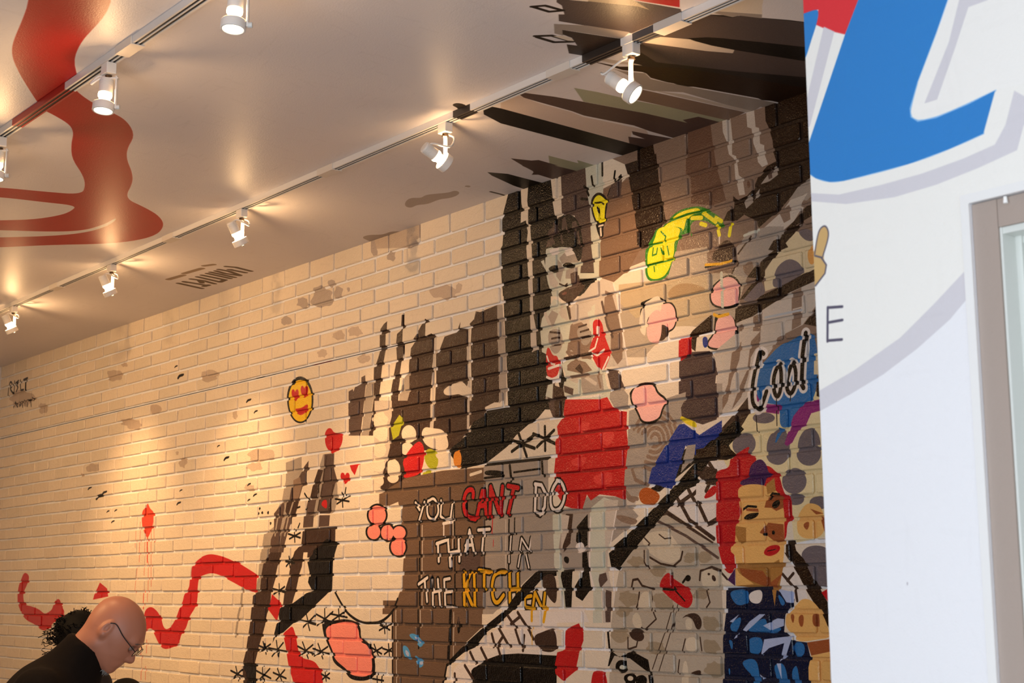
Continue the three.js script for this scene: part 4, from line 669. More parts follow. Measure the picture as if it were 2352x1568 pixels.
["K",-1,-4.322,2.945,-4.296,2.973,-4.25,2.993,-4.21,3.012,-4.161,3.002,-4.127,2.975,-4.109,2.936,-4.096,2.882,-4.102,2.825,-4.122,2.806,-4.14,2.845,-4.164,2.872,-4.227,2.89,-4.267,2.888,-4.307,2.915,-4.323,2.879,-4.333,2.884],
["D",0,-4.296,2.966,-4.235,2.984,-4.256,2.945,-4.306,2.942],
["D",0,-4.215,2.996,-4.2,3,-4.201,2.954,-4.221,2.951],
["D",0,-4.157,2.971,-4.137,2.974,-4.123,2.945,-4.162,2.946],
["D",0,-4.307,2.928,-4.271,2.935,-4.277,2.903,-4.317,2.904],
["K",-1,-4.303,2.819,-4.268,2.826,-4.229,2.812,-4.229,2.79,-4.274,2.794,-4.299,2.808],
["K",-1,-4.219,2.814,-4.189,2.822,-4.15,2.808,-4.156,2.793,-4.199,2.801],
["Br4",0,-4.235,2.745,-4.195,2.758,-4.191,2.735,-4.22,2.736],
["D2",-1,-4.25,2.709,-4.206,2.718,-4.167,2.708,-4.172,2.687,-4.246,2.699],
["LG",0,-4.289,2.774,-4.123,2.746,-4.114,2.719,-4.173,2.677,-4.221,2.682,-4.27,2.712],
["D2",-1,-4.25,2.709,-4.196,2.72,-4.171,2.728,-4.123,2.727,-4.076,2.713,-4.124,2.682,-4.173,2.658,-4.221,2.678],
["Br4",-1,-4.221,2.707,-4.191,2.709,-4.192,2.696,-4.221,2.698],
["D",0,-4.171,2.735,-4.118,2.745,-4.133,2.716,-4.182,2.714],
["LG",0,-4.353,2.581,-4.342,2.625,-4.311,2.654,-4.271,2.693,-4.231,2.674,-4.193,2.648,-4.174,2.601,-4.176,2.531,-4.177,2.48,-4.216,2.453,-4.294,2.473,-4.344,2.495],
["T",0,-4.312,2.621,-4.281,2.649,-4.242,2.63,-4.272,2.589,-4.302,2.594],
["T2",0,-4.242,2.636,-4.198,2.646,-4.184,2.596,-4.223,2.611],
["T2",0,-4.173,2.639,-4.125,2.663,-4.052,2.715,-3.983,2.722,-3.937,2.702,-3.911,2.66,-3.905,2.585,-3.889,2.491,-3.877,2.444,-3.862,2.382,-3.991,2.394,-4.054,2.445,-4.077,2.486,-4.061,2.546,-4.108,2.566,-4.175,2.55],
["B",0,-4.175,2.575,-4.112,2.579,-4.057,2.533,-4.063,2.453,-4.116,2.416,-4.177,2.449,-4.196,2.47],
["B",0,-3.975,2.677,-3.939,2.659,-3.913,2.587,-3.889,2.491,-3.892,2.413,-3.919,2.395,-3.954,2.439,-3.952,2.512,-3.986,2.598],
["LG",0,-4.078,2.618,-4.031,2.636,-4.042,2.556,-3.988,2.505,-4.045,2.45,-4.061,2.546],
["Wp",0.0079,-3.929,2.691,-3.912,2.648,-3.901,2.569,-3.881,2.472,-3.866,2.382],
["T",-1,-4.308,2.562,-4.283,2.575,-4.243,2.572,-4.219,2.537,-4.225,2.49,-4.265,2.472,-4.299,2.506],
["D2",0.0077,-4.293,2.566,-4.243,2.556],
["D2",0.0077,-4.283,2.539,-4.239,2.539],
["D2",0.0077,-4.279,2.513,-4.234,2.51],
["T",-1,-4.137,2.557,-4.089,2.569,-4.057,2.533,-4.062,2.496,-4.105,2.483,-4.137,2.532],
["D2",0.0074,-4.118,2.542,-4.071,2.545],
["D2",0.0074,-4.118,2.52,-4.071,2.52],
["D2",0.0075,-4.127,2.562,-4.084,2.565],
["LG",0,-4.236,2.437,-4.197,2.451,-4.064,2.434,-3.991,2.382,-3.975,2.325,-3.949,2.273,-4.181,2.294,-4.219,2.32,-4.218,2.377,-4.207,2.395],
["B",0,-4.197,2.426,-4.158,2.446,-4.092,2.425,-4.056,2.39,-4.112,2.384,-4.198,2.407],
["D2",0,-4.154,2.408,-4.125,2.423,-4.107,2.399,-4.112,2.381],
["T",0,-4.131,2.38,-4.001,2.371,-3.993,2.309,-4.109,2.309],
["D",0,-4.218,2.352,-4.161,2.333,-4.166,2.309,-4.214,2.326],
["Wp",0.0089,-4.18,2.298,-4.017,2.293],
["R",-1,-4.051,2.579,-3.996,2.571,-3.988,2.508,-3.949,2.441,-3.972,2.41,-3.991,2.382,-4.023,2.392,-4.045,2.426,-4.077,2.47,-4.043,2.516],
["Wp",0.0088,-4.024,2.547,-4.025,2.516],
["Wp",0.008,-4.025,2.504,-4.04,2.472,-4.073,2.463,-4.036,2.443,-3.989,2.459],
["Wp",0.0086,-3.967,2.428,-4,2.386],
["R",-1,-4.319,2.505,-4.299,2.509,-4.28,2.471,-4.245,2.47,-4.242,2.393,-4.296,2.386,-4.321,2.408],
["Wp",0.0108,-4.305,2.426,-4.246,2.432],
["Wp",0.01,-4.316,2.395,-4.286,2.382,-4.242,2.39],
["Wp",0.0077,-4.314,2.475,-4.3,2.445,-4.27,2.438],
["T",0,-4.316,2.363,-4.276,2.371,-4.273,2.307,-4.327,2.31],
["T2",0,-4.247,2.368,-4.228,2.315,-4.238,2.31],
["D",0,-3.978,2.387,-3.919,2.373,-3.886,2.315,-3.905,2.251,-3.957,2.317],
["K",0,-4.236,2.449,-4.213,2.377,-4.228,2.315,-4.247,2.362],
["T",0,-3.957,2.302,-3.895,2.31,-3.86,2.276,-3.866,2.226,-3.932,2.233,-3.962,2.275],
["R",0,-4.218,2.298,-4.016,2.279,-3.974,2.282,-3.947,2.245,-3.915,2.226,-3.872,2.219,-3.876,2.167,-3.865,2.086,-3.88,2.026,-3.885,1.947,-3.897,1.908,-3.942,1.922,-4.025,1.933,-4.073,1.913,-4.094,1.936,-4.121,1.884,-4.179,1.89,-4.224,1.902,-4.277,1.959,-4.281,2.024,-4.27,2.088,-4.274,2.144,-4.258,2.168,-4.263,2.201,-4.222,2.237],
["R4",-1,-4.138,2.203,-4.066,2.203,-4.086,2.166,-4.144,2.165],
["R4",-1,-4.019,2.173,-3.927,2.153,-3.965,2.1,-4.011,2.116],
["R4",-1,-4.185,2.072,-4.088,2.078,-4.118,2.036,-4.176,2.046],
["R4",-1,-4.061,2.007,-3.949,2.012,-3.959,1.963,-4.053,1.969],
["D",0,-4.321,2.365,-4.27,2.366,-4.261,2.299,-4.232,2.231,-4.283,2.236,-4.307,2.278],
["D2",0,-4.28,2.36,-4.22,2.341,-4.211,2.3,-4.227,2.231,-4.272,2.241],
["LG",0,-4.327,2.323,-4.311,2.364,-4.28,2.367,-4.286,2.308],
["K",0.0278,-4.391,1.991,-4.398,1.887,-4.366,1.875],
["K",0.0278,-4.397,1.992,-4.358,1.986,-4.332,1.95,-4.338,1.902,-4.366,1.875],
["Wp",0.0143,-4.391,1.991,-4.398,1.887,-4.366,1.875],
["Wp",0.0143,-4.397,1.992,-4.358,1.986,-4.332,1.95,-4.338,1.902,-4.366,1.875],
["K",0.0271,-4.266,1.994,-4.299,1.969,-4.305,1.907,-4.279,1.882,-4.236,1.897,-4.214,1.947,-4.234,1.989,-4.266,1.998],
["Wp",0.0139,-4.266,1.994,-4.299,1.969,-4.305,1.907,-4.279,1.882,-4.236,1.897,-4.214,1.947,-4.234,1.989,-4.266,1.998],
["Wp",0,-4.297,2.89,-4.237,2.889,-4.247,2.865,-4.288,2.862],
["Wp",0,-4.217,2.879,-4.173,2.877,-4.14,2.845,-4.189,2.844],
["T2",0,-4.309,2.81,-4.274,2.791,-4.24,2.746,-4.26,2.73,-4.29,2.748],
["D",0,-4.171,2.773,-4.132,2.779,-4.128,2.721,-4.167,2.734],
["T",0,-4.248,2.845,-4.219,2.82,-4.214,2.787,-4.23,2.751,-4.254,2.778],
["D2",0.0062,-4.235,2.745,-4.206,2.731,-4.191,2.738],
["D2",0.0083,-4.127,2.756,-4.119,2.716,-4.143,2.691],
["D",0.0102,-4.265,2.987,-4.241,2.949],
["D",0.0101,-4.2,2.993,-4.187,2.938],
["D",0.01,-4.152,2.964,-4.139,2.909],
["D",0.0101,-4.226,2.939,-4.217,2.902],
["D",0.0102,-4.286,2.944,-4.267,2.911],
["D",0.0099,-4.124,2.926,-4.115,2.866],
["T2",0.0156,-4.322,2.642,-4.292,2.592],
["T2",0.0153,-4.232,2.658,-4.194,2.604],
["T2",0.0151,-4.149,2.654,-4.096,2.678],
["T2",0.0149,-4.116,2.611,-4.059,2.621],
["T2",0.015,-4.172,2.473,-4.13,2.443],
["T2",0.015,-4.198,2.381,-4.141,2.359],
["T2",0.0147,-4.093,2.369,-4.038,2.338],
["B",0.0114,-4.178,2.64,-4.174,2.601],
["B",0.0113,-4.165,2.574,-4.171,2.511],
["B",0.0113,-4.196,2.476,-4.148,2.464],
["B",0.0111,-4.106,2.449,-4.064,2.437],
["B",0.0109,-4.028,2.377,-4.011,2.323],
["B",0.0112,-4.179,2.379,-4.084,2.378],
["D2",0.0129,-4.192,2.664,-4.174,2.604],
["D2",0.0098,-4.211,2.453,-4.063,2.456],
["D",0.0109,-3.994,2.636,-3.969,2.546,-3.943,2.499],
["R5",0.0062,-4.248,2.161,-4.019,2.161,-3.876,2.154],
["R5",0.0062,-4.255,2.09,-4.088,2.09,-3.883,2.087],
["R5",0.0062,-4.266,2.026,-4.051,2.019,-3.885,2.023],
["R5",0.0061,-4.218,1.953,-4.025,1.948,-3.887,1.947],
["T",0,-3.861,2.221,-3.574,2.258,-3.586,2.164,-3.638,2.104,-3.735,2.028,-3.772,1.952,-3.835,1.907,-3.897,1.923,-3.885,2.026,-3.869,2.104],
["B",0.0132,-3.75,2.116,-3.745,2.124,-3.736,2.128,-3.726,2.128,-3.716,2.123,-3.709,2.114,-3.707,2.103,-3.711,2.093,-3.721,2.085,-3.734,2.083,-3.747,2.086],
["B",0.0133,-3.771,2.125,-3.76,2.141,-3.741,2.149,-3.72,2.148,-3.7,2.138,-3.688,2.12,-3.685,2.098,-3.693,2.079,-3.711,2.065,-3.735,2.062,-3.759,2.069],
["B",0.0134,-3.793,2.134,-3.775,2.158,-3.746,2.17,-3.713,2.168,-3.685,2.152,-3.666,2.125,-3.663,2.094,-3.676,2.065,-3.702,2.046,-3.737,2.041,-3.771,2.052],
["B",0.0134,-3.814,2.143,-3.79,2.175,-3.751,2.191,-3.707,2.188,-3.669,2.166,-3.645,2.13,-3.641,2.089,-3.658,2.052,-3.693,2.026,-3.738,2.02,-3.783,2.034],
["B",0.0135,-3.836,2.153,-3.805,2.192,-3.756,2.212,-3.701,2.208,-3.654,2.18,-3.624,2.136,-3.62,2.085,-3.641,2.038,-3.684,2.007,-3.74,1.999,-3.795,2.017],
["B",0.0141,-3.849,2.011,-3.833,1.974,-3.78,1.953],
["B",0.0142,-3.887,1.935,-3.861,1.912,-3.826,1.907],
["K",0.0158,-3.846,2.281,-3.818,2.309,-3.73,2.302,-3.718,2.267,-3.667,2.238,-3.694,2.213,-3.708,2.176,-3.791,2.171,-3.812,2.213,-3.842,2.25,-3.846,2.281],
["P",-1,-3.846,2.281,-3.818,2.309,-3.73,2.302,-3.718,2.267,-3.667,2.238,-3.694,2.213,-3.708,2.176,-3.791,2.171,-3.812,2.213,-3.842,2.25],
["D4",0,-3.581,2.288,-3.428,2.271,-3.432,2.15,-3.497,2.139,-3.598,2.171,-3.601,2.207,-3.566,2.251],
["T",0,-3.428,2.271,-3.402,2.268,-3.406,2.171,-3.432,2.161],
["Nv",0,-3.611,2.149,-3.586,2.15,-3.514,2.105,-3.408,2.145,-3.409,2.108,-3.467,2.078,-3.533,2.037,-3.581,2.075,-3.617,2.002,-3.653,1.931,-3.771,1.958,-3.753,2.005,-3.69,2.072],
["T",0,-3.573,2.075,-3.532,2.075,-3.542,2.032,-3.609,1.984,-3.599,2.018],
["Go2",0.0169,-3.598,2.168,-3.533,2.139],
["Rb",-1,-3.821,1.931,-3.78,1.95,-3.704,1.916,-3.731,1.884,-3.774,1.881,-3.813,1.894],
["K",0,-3.349,2.139,-3.312,2.107,-3.453,2.011,-3.621,1.904,-3.753,1.806,-3.866,1.719,-3.936,1.659,-3.97,1.675,-3.98,1.721,-3.841,1.801,-3.706,1.893,-3.555,2.003,-3.429,2.096],
["K",0,-3.56,1.959,-3.454,1.953,-3.583,1.927,-3.696,1.864,-3.786,1.795,-3.881,1.734,-3.945,1.671,-3.969,1.672,-3.968,1.714,-3.958,1.743,-3.88,1.785,-3.784,1.846,-3.695,1.905,-3.626,1.945],
["Wp",0,-3.537,1.941,-3.472,2.015,-3.407,2.013,-3.382,1.973,-3.432,1.874,-3.442,1.793,-3.542,1.802],
["D2",0.0147,-3.551,1.984,-3.458,1.964,-3.491,1.916],
["D2",0.0146,-3.531,1.879,-3.488,1.805,-3.449,1.82],
["D2",0.0145,-3.472,2.006,-3.428,1.951],
["D2",0,-3.524,1.968,-3.488,1.999,-3.438,1.985,-3.422,1.928,-3.49,1.938],
["K2",0,-3.397,2.064,-3.35,2.028,-3.392,2.012,-3.456,2.019,-3.534,2.022,-3.532,2.058],
["Cr2",0,-3.252,2.026,-2.974,2.031,-2.985,1.751,-3.116,1.734,-3.129,1.885],
["Gm",-1,-2.995,2.004,-3.001,1.988,-3.015,1.975,-3.035,1.969,-3.058,1.971,-3.077,1.979,-3.091,1.994,-3.095,2.011,-3.089,2.028,-3.074,2.04,-3.054,2.046,-3.031,2.045,-3.012,2.035,-2.999,2.021],
["Gm",-1,-3.122,2.013,-3.128,1.998,-3.142,1.986,-3.162,1.98,-3.183,1.982,-3.203,1.99,-3.216,2.004,-3.22,2.021,-3.214,2.037,-3.2,2.048,-3.18,2.054,-3.158,2.052,-3.139,2.044,-3.126,2.03],
["Gm",-1,-3.055,1.923,-3.061,1.905,-3.076,1.892,-3.097,1.885,-3.119,1.886,-3.14,1.895,-3.153,1.91,-3.157,1.929,-3.151,1.947,-3.136,1.961,-3.115,1.967,-3.093,1.966,-3.073,1.956,-3.06,1.941],
["Gm",-1,-3.068,1.867,-3.072,1.859,-3.083,1.853,-3.098,1.85,-3.115,1.851,-3.13,1.856,-3.14,1.862,-3.143,1.87,-3.139,1.878,-3.128,1.884,-3.113,1.887,-3.096,1.886,-3.082,1.882,-3.072,1.875],
["Gm",-1,-2.972,1.693,-2.979,1.68,-2.995,1.67,-3.019,1.664,-3.046,1.665,-3.069,1.671,-3.085,1.682,-3.091,1.695,-3.084,1.708,-3.067,1.719,-3.043,1.724,-3.016,1.723,-2.993,1.717,-2.977,1.706],
["Gm",-1,-2.97,1.852,-2.975,1.843,-2.986,1.836,-3.002,1.833,-3.019,1.834,-3.035,1.839,-3.045,1.846,-3.049,1.855,-3.045,1.864,-3.033,1.871,-3.017,1.874,-3,1.873,-2.984,1.868,-2.974,1.861],
["R3",-1,-3.447,1.963,-3.435,1.982,-3.382,1.984,-3.377,2.019,-3.35,2.028,-3.283,2.055,-3.306,2.022,-3.256,2.013,-3.271,1.987,-3.207,1.982,-3.18,1.959,-3.167,1.951,-3.149,1.886,-3.129,1.88,-3.125,1.818,-3.119,1.807,-3.143,1.797,-3.146,1.746,-3.177,1.741,-3.378,1.736,-3.37,1.661,-3.389,1.638,-3.422,1.657,-3.442,1.711,-3.451,1.766,-3.449,1.82,-3.447,1.875,-3.444,1.935],
["R3",-1,-3.508,1.886,-3.487,1.916,-3.444,1.938,-3.442,1.902],
["Pu",-1,-3.295,1.951,-3.29,1.988,-3.245,2.009,-3.218,1.986,-3.212,1.959,-3.195,1.955,-3.224,1.941,-3.228,1.917,-3.34,1.924,-3.335,1.942],
["Sk",-1,-3.347,1.924,-3.274,1.928,-3.225,1.917,-3.169,1.898,-3.152,1.834,-3.154,1.782,-3.157,1.723,-3.163,1.674,-3.182,1.638,-3.367,1.638,-3.368,1.701,-3.393,1.713,-3.385,1.737,-3.366,1.741,-3.364,1.801,-3.337,1.829,-3.349,1.886],
["SkD",0,-3.224,1.922,-3.188,1.941,-3.183,1.899,-3.219,1.89],
["SkB",0,-3.223,1.88,-3.184,1.894,-3.157,1.876,-3.155,1.845,-3.186,1.836,-3.207,1.847,-3.235,1.849],
["SkD",0,-3.364,1.795,-3.317,1.788,-3.319,1.745,-3.348,1.736,-3.365,1.768],
["SkD",0,-3.358,1.677,-3.229,1.664,-3.18,1.684,-3.174,1.653,-3.231,1.636,-3.352,1.637],
["SkB",0,-3.26,1.77,-3.227,1.801,-3.157,1.793,-3.156,1.741,-3.191,1.737,-3.225,1.759],
["K",-1,-3.33,1.818,-3.307,1.833,-3.271,1.834,-3.257,1.834,-3.272,1.818,-3.308,1.812],
["K",-1,-3.207,1.853,-3.192,1.868,-3.171,1.872,-3.168,1.856,-3.19,1.841],
["K",0.0073,-3.332,1.845,-3.306,1.857,-3.27,1.853],
["K",0.0071,-3.216,1.874,-3.198,1.892,-3.17,1.888],
["SkB",0,-3.314,1.85,-3.263,1.847,-3.26,1.836,-3.314,1.842],
["K",-1,-3.225,1.764,-3.226,1.762,-3.229,1.76,-3.233,1.759,-3.238,1.76,-3.242,1.761,-3.245,1.762,-3.246,1.764,-3.245,1.766,-3.242,1.768,-3.237,1.769,-3.233,1.769,-3.229,1.768,-3.226,1.766],
["K",-1,-3.194,1.768,-3.195,1.765,-3.196,1.763,-3.199,1.762,-3.202,1.762,-3.204,1.763,-3.206,1.765,-3.206,1.768,-3.206,1.771,-3.204,1.774,-3.201,1.775,-3.198,1.775,-3.196,1.773,-3.194,1.771],
["R3",-1,-3.249,1.704,-3.227,1.727,-3.184,1.731,-3.171,1.72,-3.186,1.703,-3.221,1.693],
["K",0.0023,-3.227,1.711,-3.192,1.716],
["K2",0,-3.149,1.741,-3.119,1.742,-3.11,1.709,-3.068,1.672,-3.067,1.634,-3.104,1.635,-3.152,1.697],
["Sk",-1,-3.105,1.806,-3.069,1.851,-3.036,1.855,-2.994,1.837,-2.992,1.746,-3.098,1.744],
["SkB",0,-3.047,1.837,-2.995,1.82,-3.024,1.818],
["SkB",-1,-3.082,1.79,-3.048,1.801,-3.06,1.766],
["SkB",0,-3.011,1.813,-2.989,1.802,-2.992,1.756],
["K2",0,-3.158,1.705,-3.111,1.697,-3.069,1.668,-3.032,1.609,-2.993,1.551,-2.994,1.477,-3.033,1.531,-3.073,1.584,-3.113,1.653],
["Gm",0,-3.084,1.688,-2.988,1.701,-2.994,1.596,-3.032,1.601,-3.069,1.663],
["Wp",0,-3.163,1.68,-3.123,1.661,-3.082,1.602,-3.071,1.561,-3.121,1.551,-3.191,1.597,-3.167,1.654],
["D2",0.0098,-3.168,1.638,-3.119,1.592,-3.114,1.556],
["D2",0.0097,-3.124,1.64,-3.149,1.618],
["SkD",0,-3.369,1.675,-3.16,1.674,-3.184,1.595,-3.211,1.535,-3.226,1.587,-3.369,1.603],
["SkB",0,-3.352,1.659,-3.251,1.65,-3.218,1.613,-3.168,1.641,-3.198,1.595,-3.253,1.603,-3.338,1.63],
["Sk",0,-3.366,1.662,-3.352,1.643,-3.289,1.608,-3.369,1.603],
["Pu",0,-3.405,1.622,-3.37,1.659,-3.372,1.603],
["Nb",0,-3.413,1.596,-3.219,1.6,-3.208,1.538,-3.198,1.589,-3.124,1.561,-3.129,1.541,-3.16,1.525,-3.17,1.459,-3.137,1.434,-3.081,1.43,-3.064,1.368,-3.099,1.088,-3.451,1.059,-3.435,1.433,-3.417,1.513],
["Bl",-1,-3.399,1.588,-3.325,1.595,-3.313,1.55,-3.364,1.537,-3.392,1.561],
["Bl",-1,-3.403,1.481,-3.343,1.513,-3.368,1.455,-3.397,1.457],
["Bl",-1,-3.316,1.472,-3.247,1.509,-3.239,1.473,-3.169,1.474,-3.205,1.453,-3.253,1.457,-3.324,1.456],
["Bl",-1,-3.325,1.44,-3.254,1.444,-3.271,1.384,-3.327,1.393],
["Bl",-1,-3.413,1.433,-3.391,1.428,-3.396,1.391],
["Bl",-1,-3.198,1.584,-3.159,1.551,-3.18,1.535],
["Bl",-1,-3.357,1.366,-3.299,1.378,-3.28,1.343,-3.264,1.074,-3.302,1.316,-3.344,1.343],
["Bl",-1,-3.223,1.363,-3.154,1.365,-3.172,1.082,-3.205,1.313],
["Bl",-1,-3.144,1.429,-3.091,1.432,-3.09,1.39,-3.133,1.381],
["Bl",-1,-3.145,1.348,-3.114,1.367,-3.108,1.087,-3.144,1.313],
["Bl",-1,-3.417,1.34,-3.406,1.341,-3.41,1.312],
["Wp",-1,-3.319,1.582,-3.254,1.595,-3.263,1.545,-3.313,1.548],
["LB",0,-3.346,1.463,-3.316,1.49,-3.272,1.514,-3.247,1.514,-3.294,1.482,-3.331,1.458],
["LB",0,-3.403,1.489,-3.358,1.513,-3.388,1.486],
["LB",0,-3.259,1.478,-3.225,1.463,-3.169,1.479,-3.168,1.5,-3.195,1.502],
["LB",0,-3.271,1.384,-3.254,1.436,-3.137,1.449,-3.167,1.385,-3.192,1.369,-3.172,1.426,-3.235,1.409],
["LB",0,-3.387,1.434,-3.368,1.455,-3.372,1.439],
["LB",0,-3.206,1.363,-3.188,1.364,-3.187,1.313],
["LB",0,-3.191,1.592,-3.123,1.582,-3.128,1.548,-3.159,1.551],
["LB",0,-3.28,1.327,-3.26,1.315,-3.274,1.31],
["Sk",-1,-3.161,1.515,-3.119,1.541,-3.094,1.564,-3.054,1.559,-3.02,1.526,-2.994,1.477,-2.992,1.445,-3.031,1.441,-3.114,1.429,-3.136,1.454,-3.163,1.474],
["SkB",-1,-3.144,1.515,-3.123,1.515,-3.132,1.48],
["SkB",-1,-3.11,1.51,-3.086,1.516,-3.092,1.475,-3.108,1.48],
["SkB",-1,-3.053,1.521,-3.027,1.511,-3.029,1.476,-3.055,1.481],
["SkB",0,-3.081,1.43,-2.992,1.442,-2.991,1.405,-3.066,1.391],
["Sk",0,-3.066,1.391,-2.991,1.405,-3.005,1.096,-3.082,1.089,-3.078,1.355],
["R3",0,-3.017,1.581,-2.994,1.591,-2.99,1.551],
["K",-1,-6.053,2.488,-6.064,2.439,-6.098,2.403,-6.148,2.385,-6.205,2.39,-6.257,2.417,-6.295,2.462,-6.31,2.514,-6.299,2.564,-6.264,2.601,-6.212,2.618,-6.155,2.611,-6.103,2.583,-6.067,2.539],
["Ye",-1,-6.069,2.485,-6.079,2.442,-6.108,2.409,-6.152,2.393,-6.201,2.398,-6.247,2.422,-6.28,2.462,-6.293,2.508,-6.283,2.553,-6.253,2.586,-6.208,2.601,-6.158,2.595,-6.113,2.57,-6.081,2.531],
["R",-1,-6.225,2.488,-6.264,2.535,-6.257,2.561,-6.235,2.556,-6.227,2.54,-6.22,2.555,-6.197,2.554,-6.189,2.527],
["R",-1,-6.139,2.496,-6.177,2.542,-6.17,2.568,-6.148,2.564,-6.14,2.548,-6.133,2.562,-6.111,2.562,-6.103,2.534],
["R",-1,-6.237,2.464,-6.17,2.458,-6.101,2.478,-6.112,2.439,-6.169,2.422,-6.219,2.441],
["R",-1,-5.871,2.215,-5.938,2.251,-5.951,2.311,-5.926,2.34,-5.888,2.339,-5.866,2.313,-5.786,2.305,-5.792,2.259,-5.827,2.231,-5.878,2.22],
["R",-1,-5.763,2.063,-5.806,2.104,-5.798,2.127,-5.772,2.124,-5.764,2.109,-5.755,2.122,-5.73,2.122,-5.721,2.098],
["R",0,-5.725,2.155,-5.648,2.156,-5.682,2.107,-5.711,2.132],
["R",-1,-5.917,2.011,-5.916,1.965,-5.953,1.978,-5.972,1.991,-5.954,2.009],
["K",-1,-5.411,1.917,-5.419,1.895,-5.442,1.878,-5.475,1.869,-5.513,1.871,-5.547,1.882,-5.571,1.901,-5.58,1.924,-5.572,1.946,-5.549,1.963,-5.514,1.972,-5.477,1.97,-5.443,1.958,-5.419,1.939],
["K",-1,-5.453,1.846,-5.459,1.829,-5.478,1.816,-5.505,1.809,-5.535,1.809,-5.563,1.818,-5.582,1.833,-5.589,1.851,-5.583,1.869,-5.564,1.882,-5.536,1.889,-5.506,1.888,-5.479,1.879,-5.46,1.864],
["K",-1,-5.352,1.839,-5.358,1.822,-5.375,1.808,-5.4,1.8,-5.428,1.801,-5.454,1.81,-5.472,1.825,-5.478,1.844,-5.472,1.862,-5.455,1.876,-5.429,1.883,-5.401,1.882,-5.376,1.873,-5.358,1.858],
["K",-1,-5.26,1.836,-5.266,1.821,-5.284,1.809,-5.309,1.803,-5.338,1.804,-5.365,1.811,-5.383,1.825,-5.39,1.841,-5.384,1.856,-5.365,1.868,-5.339,1.874,-5.31,1.873,-5.284,1.865,-5.266,1.852],
["K",-1,-5.259,1.777,-5.266,1.757,-5.285,1.741,-5.314,1.733,-5.345,1.733,-5.374,1.743,-5.395,1.76,-5.402,1.78,-5.395,1.801,-5.375,1.816,-5.346,1.825,-5.315,1.824,-5.286,1.814,-5.266,1.797],
["Sa",-1,-5.425,1.917,-5.432,1.899,-5.451,1.885,-5.479,1.877,-5.51,1.878,-5.538,1.888,-5.558,1.904,-5.565,1.923,-5.559,1.942,-5.539,1.957,-5.511,1.964,-5.48,1.962,-5.452,1.952,-5.432,1.936],
["Sa",-1,-5.467,1.847,-5.472,1.833,-5.487,1.822,-5.508,1.816,-5.532,1.817,-5.554,1.824,-5.569,1.836,-5.574,1.851,-5.569,1.865,-5.554,1.875,-5.533,1.881,-5.509,1.88,-5.488,1.873,-5.473,1.861],
["Sa",-1,-5.366,1.84,-5.371,1.825,-5.384,1.814,-5.403,1.808,-5.425,1.809,-5.445,1.816,-5.459,1.828,-5.464,1.843,-5.459,1.858,-5.446,1.869,-5.426,1.875,-5.404,1.874,-5.385,1.867,-5.371,1.855],
["Sa",-1,-5.273,1.837,-5.278,1.825,-5.292,1.815,-5.313,1.811,-5.335,1.811,-5.356,1.817,-5.37,1.828,-5.376,1.84,-5.371,1.852,-5.356,1.862,-5.336,1.867,-5.313,1.866,-5.293,1.86,-5.279,1.849],
["Sa",-1,-5.273,1.777,-5.278,1.76,-5.294,1.747,-5.317,1.74,-5.342,1.741,-5.366,1.749,-5.382,1.763,-5.388,1.78,-5.382,1.797,-5.366,1.81,-5.343,1.817,-5.318,1.816,-5.295,1.808,-5.279,1.794],
["W",0,-5.396,1.959,-5.332,1.971,-5.306,1.884,-5.35,1.882,-5.403,1.934],
["K",-1,-5.954,1.468,-5.895,1.454,-5.746,1.474,-5.615,1.45,-5.62,1.378,-5.533,1.373,-5.492,1.261,-5.531,1.21,-5.692,1.203,-5.748,1.244,-5.848,1.274,-5.863,1.321,-5.923,1.379],
["Sa",-1,-5.917,1.438,-5.739,1.463,-5.635,1.442,-5.627,1.371,-5.546,1.362,-5.518,1.26,-5.557,1.223,-5.693,1.225,-5.735,1.252,-5.834,1.289,-5.849,1.321,-5.901,1.379],
["K",0.0118,-5.841,1.588,-5.761,1.51,-5.684,1.474,-5.608,1.454,-5.534,1.455,-5.455,1.459,-5.365,1.502,-5.328,1.559]
];
